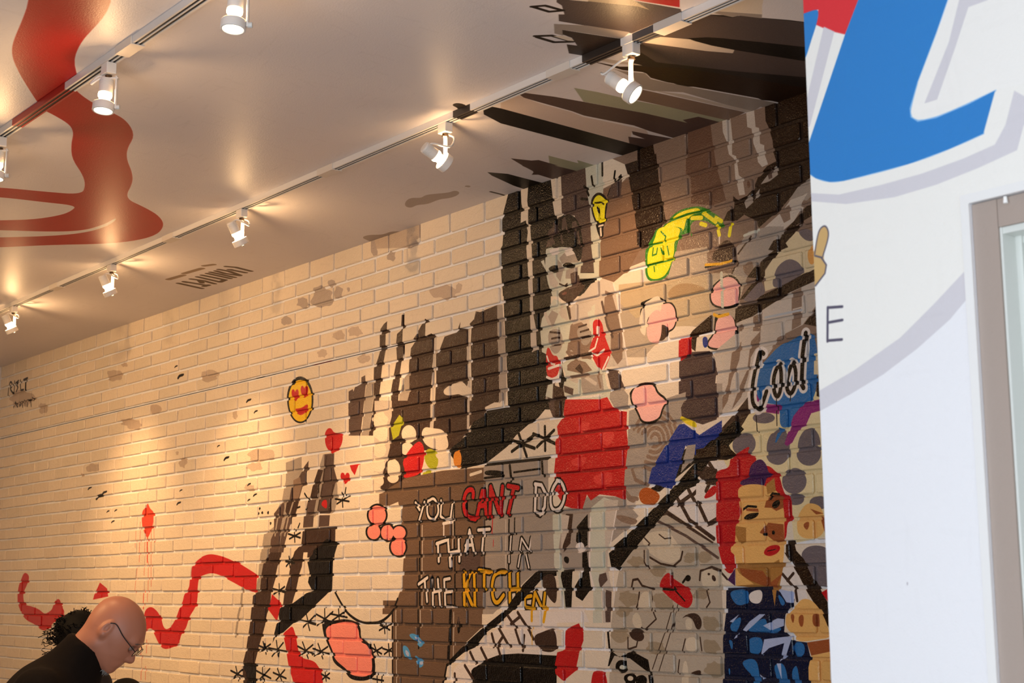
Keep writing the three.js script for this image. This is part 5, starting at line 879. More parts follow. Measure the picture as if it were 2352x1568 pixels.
const CEILING_PAINT = [
["Rc",-1,-3.329,2.401,-3.215,2.252,-3.535,2.112,-3.684,2.063,-3.788,2.044,-3.944,2.03,-4.076,2,-4.166,1.966,-4.252,1.921,-4.355,1.89,-4.397,1.862,-4.464,1.788,-4.514,1.707,-4.567,1.623,-4.708,1.528,-4.87,1.486,-5,1.432,-5.15,1.343,-5.291,1.277,-5.525,1.209,-5.607,1.088,-5.704,0.975,-5.845,0.883,-6.036,0.831,-6.196,0.863,-6.334,0.949,-6.492,1.133,-6.684,1.305,-6.808,1.443,-6.618,1.505,-6.49,1.373,-6.327,1.196,-6.173,1.098,-5.995,1.073,-5.875,1.091,-5.849,1.107,-5.984,1.097,-6.153,1.126,-6.26,1.242,-6.353,1.421,-6.454,1.558,-6.297,1.609,-6.183,1.481,-6.08,1.368,-5.942,1.308,-5.845,1.299,-5.751,1.317,-5.778,1.446,-5.802,1.615,-5.882,1.744,-5.738,1.791,-5.66,1.665,-5.621,1.505,-5.575,1.366,-5.43,1.41,-5.289,1.48,-5.119,1.591,-4.939,1.666,-4.811,1.707,-4.726,1.756,-4.657,1.844,-4.639,1.873,-4.587,1.915,-4.426,2.017,-4.306,2.088,-4.205,2.141,-4.1,2.179,-3.919,2.217,-3.754,2.256],
["Dc",0,-2.785,1.223,-2.91,1.119,-2.919,1.093,-2.963,1.046,-2.973,1.059,-3.01,1.027,-2.955,0.801,-2.755,0.798,-2.74,0.818,-2.779,0.972,-2.67,1.073],
["Go3",0,-2.754,1.137,-2.767,0.982,-2.797,0.88,-2.798,0.921,-2.854,1.058,-2.812,1.09],
["W",0,-2.842,1.131,-2.813,1.093,-2.855,1.053,-2.877,1.101],
["R",0,-2.664,1.066,-2.591,0.969,-2.733,0.828,-2.771,0.962],
["T",0,-3.034,1.025,-2.987,0.942,-2.952,0.812,-3.004,0.794,-3.032,0.903,-3.054,0.975,-3.087,0.947,-3.089,0.977],
["Dc2",0,-3.055,0.976,-3.006,0.797,-3.175,0.795,-3.186,0.84,-3.134,0.893,-3.123,0.862,-3.085,0.915,-3.081,0.953],
["K",0.0123,-2.975,1.153,-2.947,1.129,-2.944,1.068,-2.974,1.093,-2.974,1.15],
["K",0.0136,-3.139,1.008,-3.107,0.973,-3.107,0.893,-3.143,0.934,-3.142,0.997],
["W",0,-3.108,0.967,-3.087,0.947,-3.088,0.913,-3.101,0.893,-3.11,0.911],
["Dc3",0,-2.72,0.725,-2.684,0.665,-2.613,0.517,-2.564,0.384,-3.026,-0.173,-3.132,0.06,-3.096,0.229,-3.194,0.359,-3.168,0.595,-3.02,0.741,-2.984,0.739,-2.912,0.701],
["Dc",0,-2.984,0.739,-2.868,0.744,-2.723,0.723,-2.697,0.656,-2.673,0.651,-2.591,0.448,-2.891,0.096,-2.996,0.335,-3.084,0.581,-3.051,0.676],
["T2",0,-2.991,0.733,-2.924,0.717,-2.885,0.629,-2.881,0.551,-2.862,0.473,-2.891,0.451,-2.926,0.528],
["T",0,-2.708,0.737,-2.695,0.659,-2.675,0.653,-2.651,0.588,-2.631,0.609,-2.693,0.731],
["W",0,-2.693,0.731,-2.631,0.609,-2.593,0.651,-2.452,0.786,-2.555,0.802],
["K",0,-2.886,0.646,-2.845,0.606,-2.824,0.564,-2.777,0.45,-2.719,0.299,-2.799,0.204,-2.845,0.375,-2.868,0.466,-2.884,0.548,-2.888,0.612],
["K2",0,-3.197,0.745,-3.189,0.703,-3.18,0.643,-3.137,0.586,-3.078,0.493,-3.024,0.306,-2.961,0.015,-3.101,-0.093,-3.124,0.069,-3.164,0.285,-3.194,0.428,-3.195,0.498,-3.169,0.547,-3.196,0.615,-3.194,0.662],
["T2",0,-3.175,0.733,-3.154,0.721,-3.132,0.628,-3.13,0.593,-3.173,0.682],
["T",0,-3.205,0.644,-3.203,0.608,-3.176,0.54,-3.203,0.491,-3.197,0.424,-3.172,0.277,-3.132,0.06,-3.109,-0.159,-3.173,-0.233,-3.181,0.013,-3.238,-0.007,-3.232,0.321,-3.28,0.403,-3.287,0.465,-3.227,0.54],
["B",0,-3.295,0.457,-3.288,0.396,-3.252,0.011,-3.352,-0.014,-3.36,0.016,-3.367,0.26,-3.377,0.386],
["T2",0,-3.277,0.407,-3.246,0.303,-3.228,-0.001,-3.25,0.008,-3.272,0.302],
["Sg",0,-3.411,0.628,-3.396,0.538,-3.388,0.4,-3.367,0.26,-3.348,-0.01,-3.379,-0.01,-3.38,0.102,-3.45,0.074,-3.462,0.271,-3.495,0.515],
["D",0,-3.437,0.119,-3.38,0.102,-3.377,-0.002,-3.461,-0.035,-3.458,0.066],
["D",0,-3.563,0.733,-3.544,0.725,-3.515,0.624,-3.497,0.517,-3.462,0.271,-3.45,0.074,-3.452,-0.025,-3.605,-0.037,-3.596,0.124,-3.582,0.21,-3.603,0.419,-3.592,0.482,-3.586,0.626,-3.582,0.694],
["Tp",0,-3.627,0.755,-3.576,0.722,-3.595,0.619,-3.601,0.475,-3.615,0.414,-3.594,0.142,-3.626,0.1,-3.643,0.164,-3.693,0.124,-3.681,0.065,-3.744,0.082,-3.712,0.689],
["K",0,-3.72,0.757,-3.712,0.689,-3.744,0.082,-3.743,-0.032,-3.871,-0.025,-3.838,0.591,-3.796,0.695],
["D",0,-3.633,0.173,-3.626,0.1,-3.605,-0.037,-3.753,-0.042,-3.744,0.082,-3.688,0.139,-3.672,0.074,-3.659,0.144],
["Sg",0,-4.035,0.217,-4.045,0.063,-4.015,0.095,-4.035,-0.05,-4.135,-0.043,-4.183,0.001,-4.121,0.14],
["D",0,-4.146,0.306,-4.122,0.226,-4.101,0.21,-4.111,0.127,-4.135,-0.043,-4.28,-0.059,-4.25,0.111,-4.229,0.133,-4.186,0.227],
["D",0,-4.195,0.215,-4.134,-0.047,-4.266,-0.037,-4.26,-0.015,-4.252,0.083,-4.27,0.106,-4.228,0.127],
["Sg",0,-4.122,0.117,-4.026,-0.049,-4.127,-0.037],
["K",0,-4.344,0.263,-4.316,0.187,-4.322,0.138,-4.34,-0.048,-4.46,-0.044,-4.434,0.066,-4.402,0.145,-4.371,0.222],
["K",0.0131,-4.561,0.081,-4.567,0.025,-4.583,-0.039],
["Dc2",-1,-3.784,0.839,-3.751,0.841,-3.751,0.799,-3.804,0.759,-3.849,0.756,-3.795,0.8],
["st",-1,-4.958,0.228,-4.882,0.275,-4.825,0.286,-4.808,0.249,-4.755,0.264,-4.714,0.238,-4.671,0.208,-4.63,0.21,-4.638,0.178,-4.684,0.155,-4.738,0.155,-4.779,0.181,-4.871,0.171,-4.906,0.203,-4.964,0.191],
["st",-1,-4.546,0.194,-4.549,0.19,-4.554,0.191,-4.56,0.191,-4.564,0.194,-4.561,0.2,-4.561,0.203,-4.565,0.21,-4.558,0.211,-4.554,0.212,-4.549,0.218,-4.545,0.213,-4.54,0.212,-4.54,0.206,-4.539,0.201,-4.544,0.197],
["st",-1,-5.532,0.075,-5.469,0.08,-5.428,0.024,-5.358,0.035,-5.329,-0.005,-5.263,-0.007,-5.242,-0.035,-5.452,-0.052,-5.613,-0.055,-5.566,0.012],
["Ink",0.0301,-6.947,0.287,-6.997,0.132],
["Ink",0.0298,-6.891,0.283,-6.91,0.144],
["Ink",0.0299,-6.898,0.275,-6.9,0.26],
["Ink",0.0306,-6.939,0.147,-6.896,0.144],
["Ink",0.0295,-6.813,0.231,-6.822,0.208],
["Ink",0.0293,-6.811,0.282,-6.812,0.213,-6.848,0.134],
["Ink",0.0295,-6.815,0.235,-6.866,0.195],
["Ink",0.0289,-6.744,0.28,-6.792,0.131],
["Ink",0.0286,-6.693,0.28,-6.729,0.135],
["Ink",0.0298,-6.792,0.131,-6.729,0.135],
["Ink",0.0283,-6.641,0.278,-6.681,0.131],
["Ink",0.0281,-6.603,0.278,-6.644,0.126],
["Ink",0.0279,-6.561,0.271,-6.589,0.208,-6.592,0.125],
["Ink",0.0276,-6.521,0.276,-6.531,0.214,-6.582,0.128],
["Ink",0.0276,-6.493,0.229,-6.511,0.135],
["Ink",0.0271,-6.438,0.279,-6.428,0.233,-6.463,0.13],
["Ink",0.0276,-6.49,0.226,-6.495,0.233],
["Ink2",0.0341,-6.889,0.371,-6.749,0.357],
["Ink2",0.0329,-6.71,0.371,-6.548,0.354],
["Ink2",0.0313,-6.489,0.372,-6.435,0.349]
];
const PARTITION_PAINT = [
["Nw",0,-1.784,1.922,-1.739,1.932,-1.66,1.96,-1.557,2.006,-1.486,2.053,-1.424,2.097,-1.407,2.108,-1.351,2.146,-1.199,2.202,-1.179,2.467,-1.747,2.646],
["Rn",0,-1.761,2.783,-1.581,2.719,-1.611,2.649,-1.644,2.594,-1.679,2.612,-1.711,2.634,-1.703,2.661,-1.74,2.664,-1.767,2.665],
["Bn",-1,-1.767,2.667,-1.74,2.664,-1.708,2.664,-1.702,2.656,-1.708,2.635,-1.722,2.609,-1.741,2.569,-1.772,2.559],
["Bs",0.0042,-1.494,2.459,-1.512,2.418,-1.511,2.402,-1.497,2.39,-1.459,2.387,-1.394,2.394,-1.342,2.404],
["Bs",0.003,-1.369,2.337,-1.434,2.327,-1.52,2.32,-1.663,2.322,-1.694,2.327,-1.726,2.341,-1.752,2.364],
["Bs",0.0026,-1.423,2.588,-1.449,2.538,-1.494,2.459],
["Bn",0,-1.571,2.716,-1.388,2.651,-1.423,2.588,-1.449,2.538,-1.494,2.459,-1.512,2.418,-1.511,2.402,-1.497,2.39,-1.459,2.387,-1.394,2.394,-1.342,2.404,-1.369,2.337,-1.434,2.327,-1.52,2.32,-1.663,2.322,-1.694,2.327,-1.726,2.341,-1.752,2.364,-1.781,2.376,-1.78,2.403,-1.739,2.412,-1.644,2.594,-1.611,2.649],
["Nw2",0,-1.487,2.462,-1.446,2.537,-1.42,2.587,-1.388,2.651,-1.161,2.57,-1.175,2.392,-1.338,2.405,-1.394,2.397,-1.458,2.39,-1.495,2.393,-1.508,2.402,-1.508,2.417],
["Gn",0,-1.692,2.624,-1.668,2.607,-1.734,2.445,-1.759,2.424,-1.742,2.49],
["Gn",0,-1.4,2.58,-1.364,2.642,-1.307,2.622,-1.345,2.562,-1.383,2.562,-1.412,2.502,-1.455,2.419,-1.481,2.419,-1.425,2.513],
["Gn",0,-1.784,2.328,-1.744,2.317,-1.674,2.299,-1.581,2.296,-1.493,2.297,-1.409,2.304,-1.349,2.313,-1.327,2.341,-1.307,2.394,-1.29,2.38,-1.225,2.36,-1.294,2.332,-1.309,2.294,-1.383,2.281,-1.466,2.271,-1.553,2.268,-1.659,2.278,-1.738,2.3,-1.785,2.312],
["Gn",0,-1.784,1.934,-1.738,1.948,-1.659,1.975,-1.556,2.02,-1.485,2.067,-1.423,2.111,-1.406,2.122,-1.35,2.162,-1.353,2.118,-1.406,2.077,-1.454,2.037,-1.523,1.996,-1.595,1.961,-1.669,1.934,-1.738,1.911,-1.785,1.901],
["Tn",-1,-1.75,2.205,-1.736,2.203,-1.731,2.227,-1.722,2.247,-1.708,2.25,-1.7,2.237,-1.703,2.221,-1.718,2.19,-1.709,2.174,-1.713,2.161,-1.737,2.141,-1.753,2.137],
["En",0.0027,-1.736,2.2,-1.729,2.23,-1.721,2.246,-1.708,2.249,-1.701,2.235,-1.704,2.22,-1.718,2.191],
["En",0.0031,-1.736,2.197,-1.721,2.191,-1.71,2.175,-1.714,2.16,-1.737,2.141],
["En",0.005,-1.711,2.097,-1.715,2.035],
["En",0.005,-1.71,2.096,-1.678,2.093],
["En",0.005,-1.71,2.069,-1.679,2.069],
["En",0.005,-1.713,2.036,-1.682,2.034],
["En",0.001,-1.567,1.605,-1.567,1.601]
];
function paintedTexture(list, x0, x1, y0, y1, ppm, base, grainAlpha) {
  const w = Math.round((x1 - x0) * ppm), h = Math.round((y1 - y0) * ppm), c = document.createElement('canvas'); c.width = w; c.height = h;
  const g = c.getContext('2d'), X = x => (x - x0) * ppm, Y = y => (y1 - y) * ppm;
  g.fillStyle = base; g.fillRect(0, 0, w, h); g.lineCap = 'round'; g.lineJoin = 'round';
  for (const e of list) {
    const k = e[1], n = e.length;
    let lo = 1e9, hi = -1e9; for (let i = 2; i < n; i += 2) { lo = Math.min(lo, e[i]); hi = Math.max(hi, e[i]); }
    if (hi < x0 - .1 || lo > x1 + .1) continue;
    g.beginPath();
    if (k === -1) {
      const m = (i, j) => [(X(e[i]) + X(e[j])) / 2, (Y(e[i + 1]) + Y(e[j + 1])) / 2];
      g.moveTo(...m(n - 2, 2));
      for (let i = 2; i < n; i += 2) g.quadraticCurveTo(X(e[i]), Y(e[i + 1]), ...m(i, i + 2 < n ? i + 2 : 2));
    } else if (k > 0 && n >= 14) {                                            // long brush strokes run smoothly through their points
      g.moveTo(X(e[2]), Y(e[3])); for (let i = 4; i < n - 2; i += 2) g.quadraticCurveTo(X(e[i]), Y(e[i + 1]), (X(e[i]) + X(e[i + 2])) / 2, (Y(e[i + 1]) + Y(e[i + 3])) / 2); g.lineTo(X(e[n - 2]), Y(e[n - 1]));
    } else for (let i = 2; i < n; i += 2) (i === 2 ? g.moveTo(X(e[i]), Y(e[i + 1])) : g.lineTo(X(e[i]), Y(e[i + 1])));
    if (k > 0) { g.strokeStyle = PAL[e[0]]; g.lineWidth = k * ppm; g.stroke(); } else { g.closePath(); g.fillStyle = PAL[e[0]]; g.fill(); }
  }
  for (let i = 0; i < (x1 - x0) * (y1 - y0) * 260; i++) {                    // brush marks
    g.strokeStyle = rnd() < .5 ? `rgba(255,250,240,${grainAlpha})` : `rgba(20,14,10,${grainAlpha})`; g.lineWidth = (.003 + rnd() * .008) * ppm;
    const x = rnd() * w, y = rnd() * h, l = (.02 + rnd() * .07) * ppm, a = rnd() * .5 - .25 + (rnd() < .5 ? 0 : 1.4); g.beginPath(); g.moveTo(x, y); g.lineTo(x + l * Math.cos(a), y + l * Math.sin(a)); g.stroke();
  }
  const t = new THREE.CanvasTexture(c); t.colorSpace = THREE.SRGBColorSpace; t.wrapS = t.wrapT = THREE.ClampToEdgeWrapping; t.magFilter = THREE.LinearFilter;
  t.repeat.set(1 / (x1 - x0), 1 / (y1 - y0)); t.offset.set(-x0 / (x1 - x0), -y0 / (y1 - y0)); t.needsUpdate = true;
  return t;
}

// ------------------------------------------------------------------ painted brick wall
const wall = structure('wall_right', 'painted brick wall covered by a large graffiti mural');
const PANELS = [[-10.6, -7.2, 480], [-7.2, -5.2, 700], [-5.2, -3.9, 900], [-3.9, -2.1, 870]], YLO = 0.95, YHI = 3.17, M = .26;
const panelMats = PANELS.map(([a, b, ppm]) => {
  const map = paintedTexture(WALL_PAINT, a - M, b + M, YLO, YHI, ppm, PAL.W, .022);
  const tone = (k, extra) => new THREE.MeshPhysicalMaterial({ map, color: new THREE.Color().setRGB(k[0], k[1], k[2]), roughness: .26, specularIntensity: .7, bumpMap: brickGrain, bumpScale: .0022, ...extra });
  const mortarMap = paintedTexture(WALL_PAINT, a - M, b + M, YLO, YHI, ppm * .7, '#e3e4e9', .02);
  return { bricks: [tone([1, 1, 1]), tone([.95, .95, .94]), tone([.98, .965, .95]), tone([1.04, 1.03, 1.02])], mortar: tone([1, 1, 1], { map: mortarMap, roughness: .5, bumpScale: .003 }) };
});
const panelOf = x => Math.max(0, PANELS.findIndex(([a, b]) => x < b) < 0 ? PANELS.length - 1 : PANELS.findIndex(([a, b]) => x < b));
mesh('backing', box(XFAR - .3, XBACK, 0, CEIL, -.2, -.045), std('#8d867e', .8), wall);
mesh('plaster_base', box(XFAR, -2.1, 0, .95, -.045, 0), std('#e2dcd2', .6), wall);
PANELS.forEach(([a, b], i) => mesh('mortar', i < 2 ? merge([box(Math.max(a, XFAR), b, .95, 2.6545, -.045, -.007), box(Math.max(a, XFAR), b, 2.6595, CEIL, -.045, -.007)]) : box(a, b, .95, CEIL, -.045, -.007), panelMats[i].mortar, wall));
function brickGeometry(x0, x1, y0, y1, d) {
  const j = k => (rnd() - .5) * k, r = .003, zb = -.02, w = (x1 - x0) / 2, h = (y1 - y0) / 2;
  const cut = .002 + rnd() * .004;
  // eight-sided outline with softened corners: back ring, side ring, front ring
  const ring = (ix, iy, c, z, wob) => [[-w + ix + c, -h + iy], [w - ix - c, -h + iy], [w - ix, -h + iy + c], [w - ix, h - iy - c], [w - ix - c, h - iy], [-w + ix + c, h - iy], [-w + ix, h - iy - c], [-w + ix, -h + iy + c]].map(([a, b]) => [(x0 + x1) / 2 + a + j(wob), (y0 + y1) / 2 + b + j(wob), z + j(wob * .5)]);
  const R0 = ring(0, 0, cut, zb, 0), R1 = ring(0, 0, cut, d - r, .0022), R2 = ring(r, r, cut, d, .0018);
  const pos = [], uv = []; const v = p => { pos.push(p[0], p[1], p[2]); uv.push(p[0], p[1]); };
  for (let i = 0; i < 8; i++) { const k = (i + 1) % 8; for (const [A, B] of [[R0, R1], [R1, R2]]) { v(A[i]); v(A[k]); v(B[k]); v(A[i]); v(B[k]); v(B[i]); } }
  for (let i = 1; i < 7; i++) { v(R2[0]); v(R2[i]); v(R2[i + 1]); }
  const g = new THREE.BufferGeometry(); g.setAttribute('position', new THREE.Float32BufferAttribute(pos, 3)); g.setAttribute('uv', new THREE.Float32BufferAttribute(uv, 2)); g.computeVertexNormals();
  return g;
}
const bricks = [], JOINT = .011, COURSE = .0709, TOPJ = 3.0835;
const jointsA = [-2.1, -2.304, -2.51, -2.716, -2.922, -3.128, -3.332, -3.543], jointsB = [-2.1, -2.2, -2.41, -2.615, -2.823, -3.03, -3.232, -3.435, -3.665];
for (const l of [jointsA, jointsB]) while (l[l.length - 1] > XFAR) l.push(l[l.length - 1] - .234);
for (let row = 0; row < 31; row++) {
  const yt = row ? TOPJ - (row - 1) * COURSE : CEIL + .012, yb = TOPJ - row * COURSE, js = row % 2 ? jointsB : jointsA;
  for (let i = 0; i + 1 < js.length; i++) {
    const wob = k => Math.sin(row * 12.9898 + k * 78.233) * .007, x1 = js[i] + (i ? wob(i) : 0) - JOINT / 2, x0 = Math.max(js[i + 1] + wob(i + 1) + JOINT / 2, XFAR + .004);
    if (x1 - x0 < .02) continue;
    const seam = x1 < -5.2, gap = seam && row === 7 ? .004 : 0, y1 = row ? yt - JOINT / 2 - gap + (rnd() - .5) * .003 : yt, y0 = yb + JOINT / 2 + (seam && row === 6 ? .003 : 0) + (rnd() - .5) * .003;
    bricks.push({ x0, x1, y0, y1, d: rnd() * .004 });
  }
}
const toScreen = (x, y, z) => { const q = new THREE.Vector3(x, y, z).sub(CAM); const d = -q.dot(BACK); return [1176 + 3400 * q.dot(RIGHT) / d, 784 - 3400 * q.dot(UP) / d]; };
for (const b of bricks) {
  const [ax, ay] = toScreen(b.x0, b.y0, 0), [cx, cy] = toScreen(b.x1, b.y1, 0);
  const vis = Math.max(0, Math.min(cx, 1890) - Math.max(ax, 0)) * Math.max(0, Math.min(ay, 1568) - Math.max(cy, 0)); b.area = vis; b.panel = panelOf((b.x0 + b.x1) / 2);
}
bricks.sort((a, b) => b.area - a.area);
const rest = [], restMats = panelMats.flatMap(m => m.bricks);
bricks.forEach((b, i) => {
  const g = brickGeometry(b.x0, b.x1, b.y0, b.y1, b.d), tone = (rnd() * 4) | 0;
  if (i < 300) mesh('brick', g, panelMats[b.panel].bricks[tone], wall).name = 'brick' + (i ? '_' + String(i).padStart(3, '0') : '');
  else (rest[b.panel * 4 + tone] ||= []).push(g);
});
const restGeo = mergeGeometries(restMats.map((m, i) => rest[i] ? mergeGeometries(rest[i]) : new THREE.BufferGeometry().setAttribute('position', new THREE.Float32BufferAttribute([], 3)).setAttribute('uv', new THREE.Float32BufferAttribute([], 2)).setAttribute('normal', new THREE.Float32BufferAttribute([], 3))), true);
mesh('smaller_bricks', restGeo, restMats, wall).userData = { kind: 'stuff' };

// ------------------------------------------------------------------ ceiling (painted, satin)
const ceilPaint = CEILING_PAINT.map(e => { const o = [e[0], e[1]]; for (let i = 2; i < e.length; i += 2) o.push(e[i], -e[i + 1]); return o; });
const ceilMat = map => new THREE.MeshPhysicalMaterial({ map, color: '#ffffff', roughness: .46, specularIntensity: .32, bumpMap: rollerGrain, bumpScale: .0004 });
const CB = '#dfd9da';
const ceilA = paintedTexture(ceilPaint, -10.4, -6, -2.6, 0, 420, CB, .012), ceilB = paintedTexture(ceilPaint, -6, -1.6, -2.6, 0, 460, CB, .012);
for (const t of [ceilA, ceilB]) t.wrapS = t.wrapT = THREE.ClampToEdgeWrapping;
function ceilingSlab(x0, x1, z0, z1) { const g = box(x0, x1, CEIL, CEIL + .15, z0, z1), u = g.attributes.uv, n = g.attributes.normal, p = g.attributes.position; for (let i = 0; i < p.count; i++) u.setXY(i, p.getX(i), -p.getZ(i)); return g.toNonIndexed(); }
const ceilGeo = mergeGeometries([ceilingSlab(XFAR - .2, -6, -.2, 2.6), ceilingSlab(-6, -1.6, -.2, 2.6), merge([ceilingSlab(-1.6, XBACK + .2, -.2, 2.6), ceilingSlab(XFAR - .2, XBACK + .2, 2.6, ZWIN + .3)])], true);
const ceiling = mesh('ceiling', ceilGeo, [ceilMat(ceilA), ceilMat(ceilB), new THREE.MeshPhysicalMaterial({ color: CB, roughness: .46, specularIntensity: .32 })], scene);
ceiling.userData = { kind: 'structure', label: 'pale satin ceiling with red and black painted shapes', category: 'room' };

// ------------------------------------------------------------------ rest of the room
const struct = (name, geo, mat, label) => { const m = mesh(name, geo, mat, scene); m.userData = { kind: 'structure', label, category: 'room' }; return m; };
struct('floor', box(XFAR - .2, XBACK + .2, -.1, 0, -.2, ZWIN + .3), std('#a19c96', .6), 'grey brown floor of the room');
struct('wall_front', box(XFAR - .2, XFAR, 0, CEIL, -.02, ZWIN), std('#dedbdc', .6, { bumpMap: rollerGrain, bumpScale: .0003 }), 'plain white end wall meeting the brick wall');
struct('wall_back', box(XBACK, XBACK + .2, 0, CEIL, -.2, ZWIN + .3), std('#dcdcdc', .7), 'plain white wall behind the viewer');
{ // storefront wall with three openings
  const parts = [box(XFAR, WINDOWS[0][0], 0, CEIL, ZWIN, ZWIN + .25), box(WINDOWS[0][0], XBACK, 0, .4, ZWIN, ZWIN + .25), box(WINDOWS[0][0], XBACK, 2.7, CEIL, ZWIN, ZWIN + .25)];
  for (let i = 0; i < 3; i++) parts.push(box(WINDOWS[i][1], i < 2 ? WINDOWS[i + 1][0] : XBACK, .4, 2.7, ZWIN, ZWIN + .25));
  struct('wall_left', merge(parts), std('#4a423c', .8), 'dark storefront wall with three tall openings');
  WINDOWS.forEach(([a, b], i) => {
    const w = structure('window_' + (i + 1), 'tall storefront window with dark metal frame'); const fm = std('#4a4a4c', .4, { metalness: .6 });
    mesh('frame', merge([box(a, a + .05, .4, 2.7, ZWIN + .08, ZWIN + .16), box(b - .05, b, .4, 2.7, ZWIN + .08, ZWIN + .16), box(a + .05, b - .05, .4, .46, ZWIN + .08, ZWIN + .16), box(a + .05, b - .05, 2.64, 2.7, ZWIN + .08, ZWIN + .16)]), fm, w);
    mesh('pane', box(a + .05, b - .05, .46, 2.64, ZWIN + .115, ZWIN + .121), new THREE.MeshPhysicalMaterial({ color: '#ffffff', roughness: 0, transmission: 1, thickness: 0 }), w);
  });
}

// ------------------------------------------------------------------ near white partition with doorway
const DX0 = -1.404, DX1 = -.36, DTOP = 2.225, PX = -1.7385;
const partMap = paintedTexture(PARTITION_PAINT, PX - .02, -.6, 1.1, 3.0, 900, '#e4e5e9', .006);
const partMat = new THREE.MeshStandardMaterial({ map: partMap, roughness: .55, bumpMap: rollerGrain, bumpScale: .0004 });
const partition = structure('wall_partition', 'white partition with spray painted blue and red lettering');
mesh('panel', merge([box(PX, DX0, 0, CEIL, ZP - .14, ZP), box(DX0, DX1, DTOP, CEIL, ZP - .14, ZP), box(DX1, XBACK, 0, CEIL, ZP - .14, ZP)]), partMat, partition);
const trim = structure('trim_1', 'thin white bead around the doorway');
const whiteTrim = std('#e3e3e2', .5);
mesh('bead', merge([box(DX0 - .016, DX0, 0, DTOP + .016, ZP, ZP + .0025), box(DX0, DX1, DTOP, DTOP + .016, ZP, ZP + .0025)]), whiteTrim, trim);
const door = structure('door_1', 'taupe door frame with pale inner frame in the white partition');
const taupe = std('#a3948a', .5, { bumpMap: rollerGrain, bumpScale: .0003 }), pale = std('#d3d7d2', .4);
mesh('frame_stile', box(DX0 + .0005, DX0 + .047, 0, DTOP - .0015, ZP - .13, ZP - .006), taupe, door);
mesh('frame_stile', box(DX1 - .047, DX1 - .0005, 0, DTOP - .0015, ZP - .13, ZP - .006), taupe, door);
mesh('frame_header', box(DX0 + .0475, DX1 - .0475, DTOP - .0485, DTOP - .0015, ZP - .13, ZP - .0075), taupe, door);
mesh('inner_jamb', merge([box(DX0 + .0475, DX0 + .052, 0, DTOP - .049, ZP - .128, ZP - .010), box(DX0 + .052, DX0 + .064, 0, DTOP - .06, ZP - .128, ZP - .045), box(DX0 + .064, DX0 + .072, 0, DTOP - .066, ZP - .128, ZP - .075)]), pale, door);
mesh('inner_header', merge([box(DX0 + .052, DX1 - .05, DTOP - .06, DTOP - .049, ZP - .128, ZP - .012), box(DX0 + .064, DX1 - .05, DTOP - .072, DTOP - .06, ZP - .128, ZP - .05)]), pale, door);
mesh('door_leaf', box(DX0 + .072, DX1 - .05, .005, DTOP - .073, ZP - .125, ZP - .09), std('#c9cdc9', .45), door);
mesh('catch_plate', new THREE.CylinderGeometry(.003, .0042, .011, 10).translate(DX0 + .066, DTOP - .0075, ZP - .003), std('#f1f1ee', .4), door);

// ------------------------------------------------------------------ track rails
const railWhite = std('#dedad7', .4), railRed = std(PAL.Rc, .4), railDark = std('#2e2725', .4), railGrey = std('#4d4b4e', .4), slotMat = std('#191412', .6), couplerMat = std('#d5cdc5', .45);
function railSection(x0, x1, zc, mat, parent) {
  const y0 = CEIL - .0225, w = .018, s = new THREE.Shape();
  const P = [[-w, 0], [-.0115, 0], [-.0115, .009], [-.0025, .009], [-.0025, .0005], [.0025, .0005], [.0025, .009], [.0115, .009], [.0115, 0], [w, 0], [w, .0222], [-w, .0222]];
  P.forEach(([a, b], i) => i ? s.lineTo(a, b) : s.moveTo(a, b)); s.closePath();
  const g = new THREE.ExtrudeGeometry(s, { depth: x1 - x0, bevelEnabled: false }); g.rotateY(Math.PI / 2); g.translate(x0, y0, zc);
  mesh('rail_section', g, mat, parent);
  for (const k of [-1, 1]) mesh('conductor_slot', box(x0 + .0006, x1 - .0006, y0 + .0025, y0 + .0092, zc + k * .007 - .0043, zc + k * .007 + .0043), slotMat, parent);
}
function coupler(x, zc, parent, mat = couplerMat) {
  const y0 = CEIL - .0255;
  mesh('coupler', merge([box(x - .055, x + .055, y0, y0 + .0028, zc - .0215, zc + .0215), box(x - .055, x + .055, y0 + .0028, CEIL - .0005, zc - .0215, zc - .0185), box(x - .055, x + .055, y0 + .0028, CEIL - .0005, zc + .0185, zc + .0215)]), mat, parent);
}
const ZNEAR = 1.912, ZFAR = .781;
const railN = thing('track_rail', 'white ceiling track with a stretch painted red over the red swirl', 'track');
for (const [a, b, m] of [[-8.6, -4.79, railWhite], [-4.79, -4.33, railRed], [-4.33, -3.0, railWhite], [-3.0, -1.9, railWhite]]) railSection(a, b, ZNEAR, m, railN);
coupler(-3.885, ZNEAR, railN); coupler(-6.4, ZNEAR, railN);
const railF = thing('track_rail', 'white ceiling track along the brick wall with black painted stretches', 'track');
for (const [a, b, m] of [[-9.6, -3.83, railWhite], [-3.83, -3.735, railDark], [-3.735, -3.175, railWhite], [-3.175, -3.005, railDark], [-3.005, -2.955, railWhite], [-2.955, -2.775, railGrey], [-2.775, -1.9, railWhite]]) railSection(a, b, ZFAR, m, railF);
for (const x of [-2.81, -3.285, -4.645, -5.99, -7.33, -8.7]) coupler(x, ZFAR, railF);

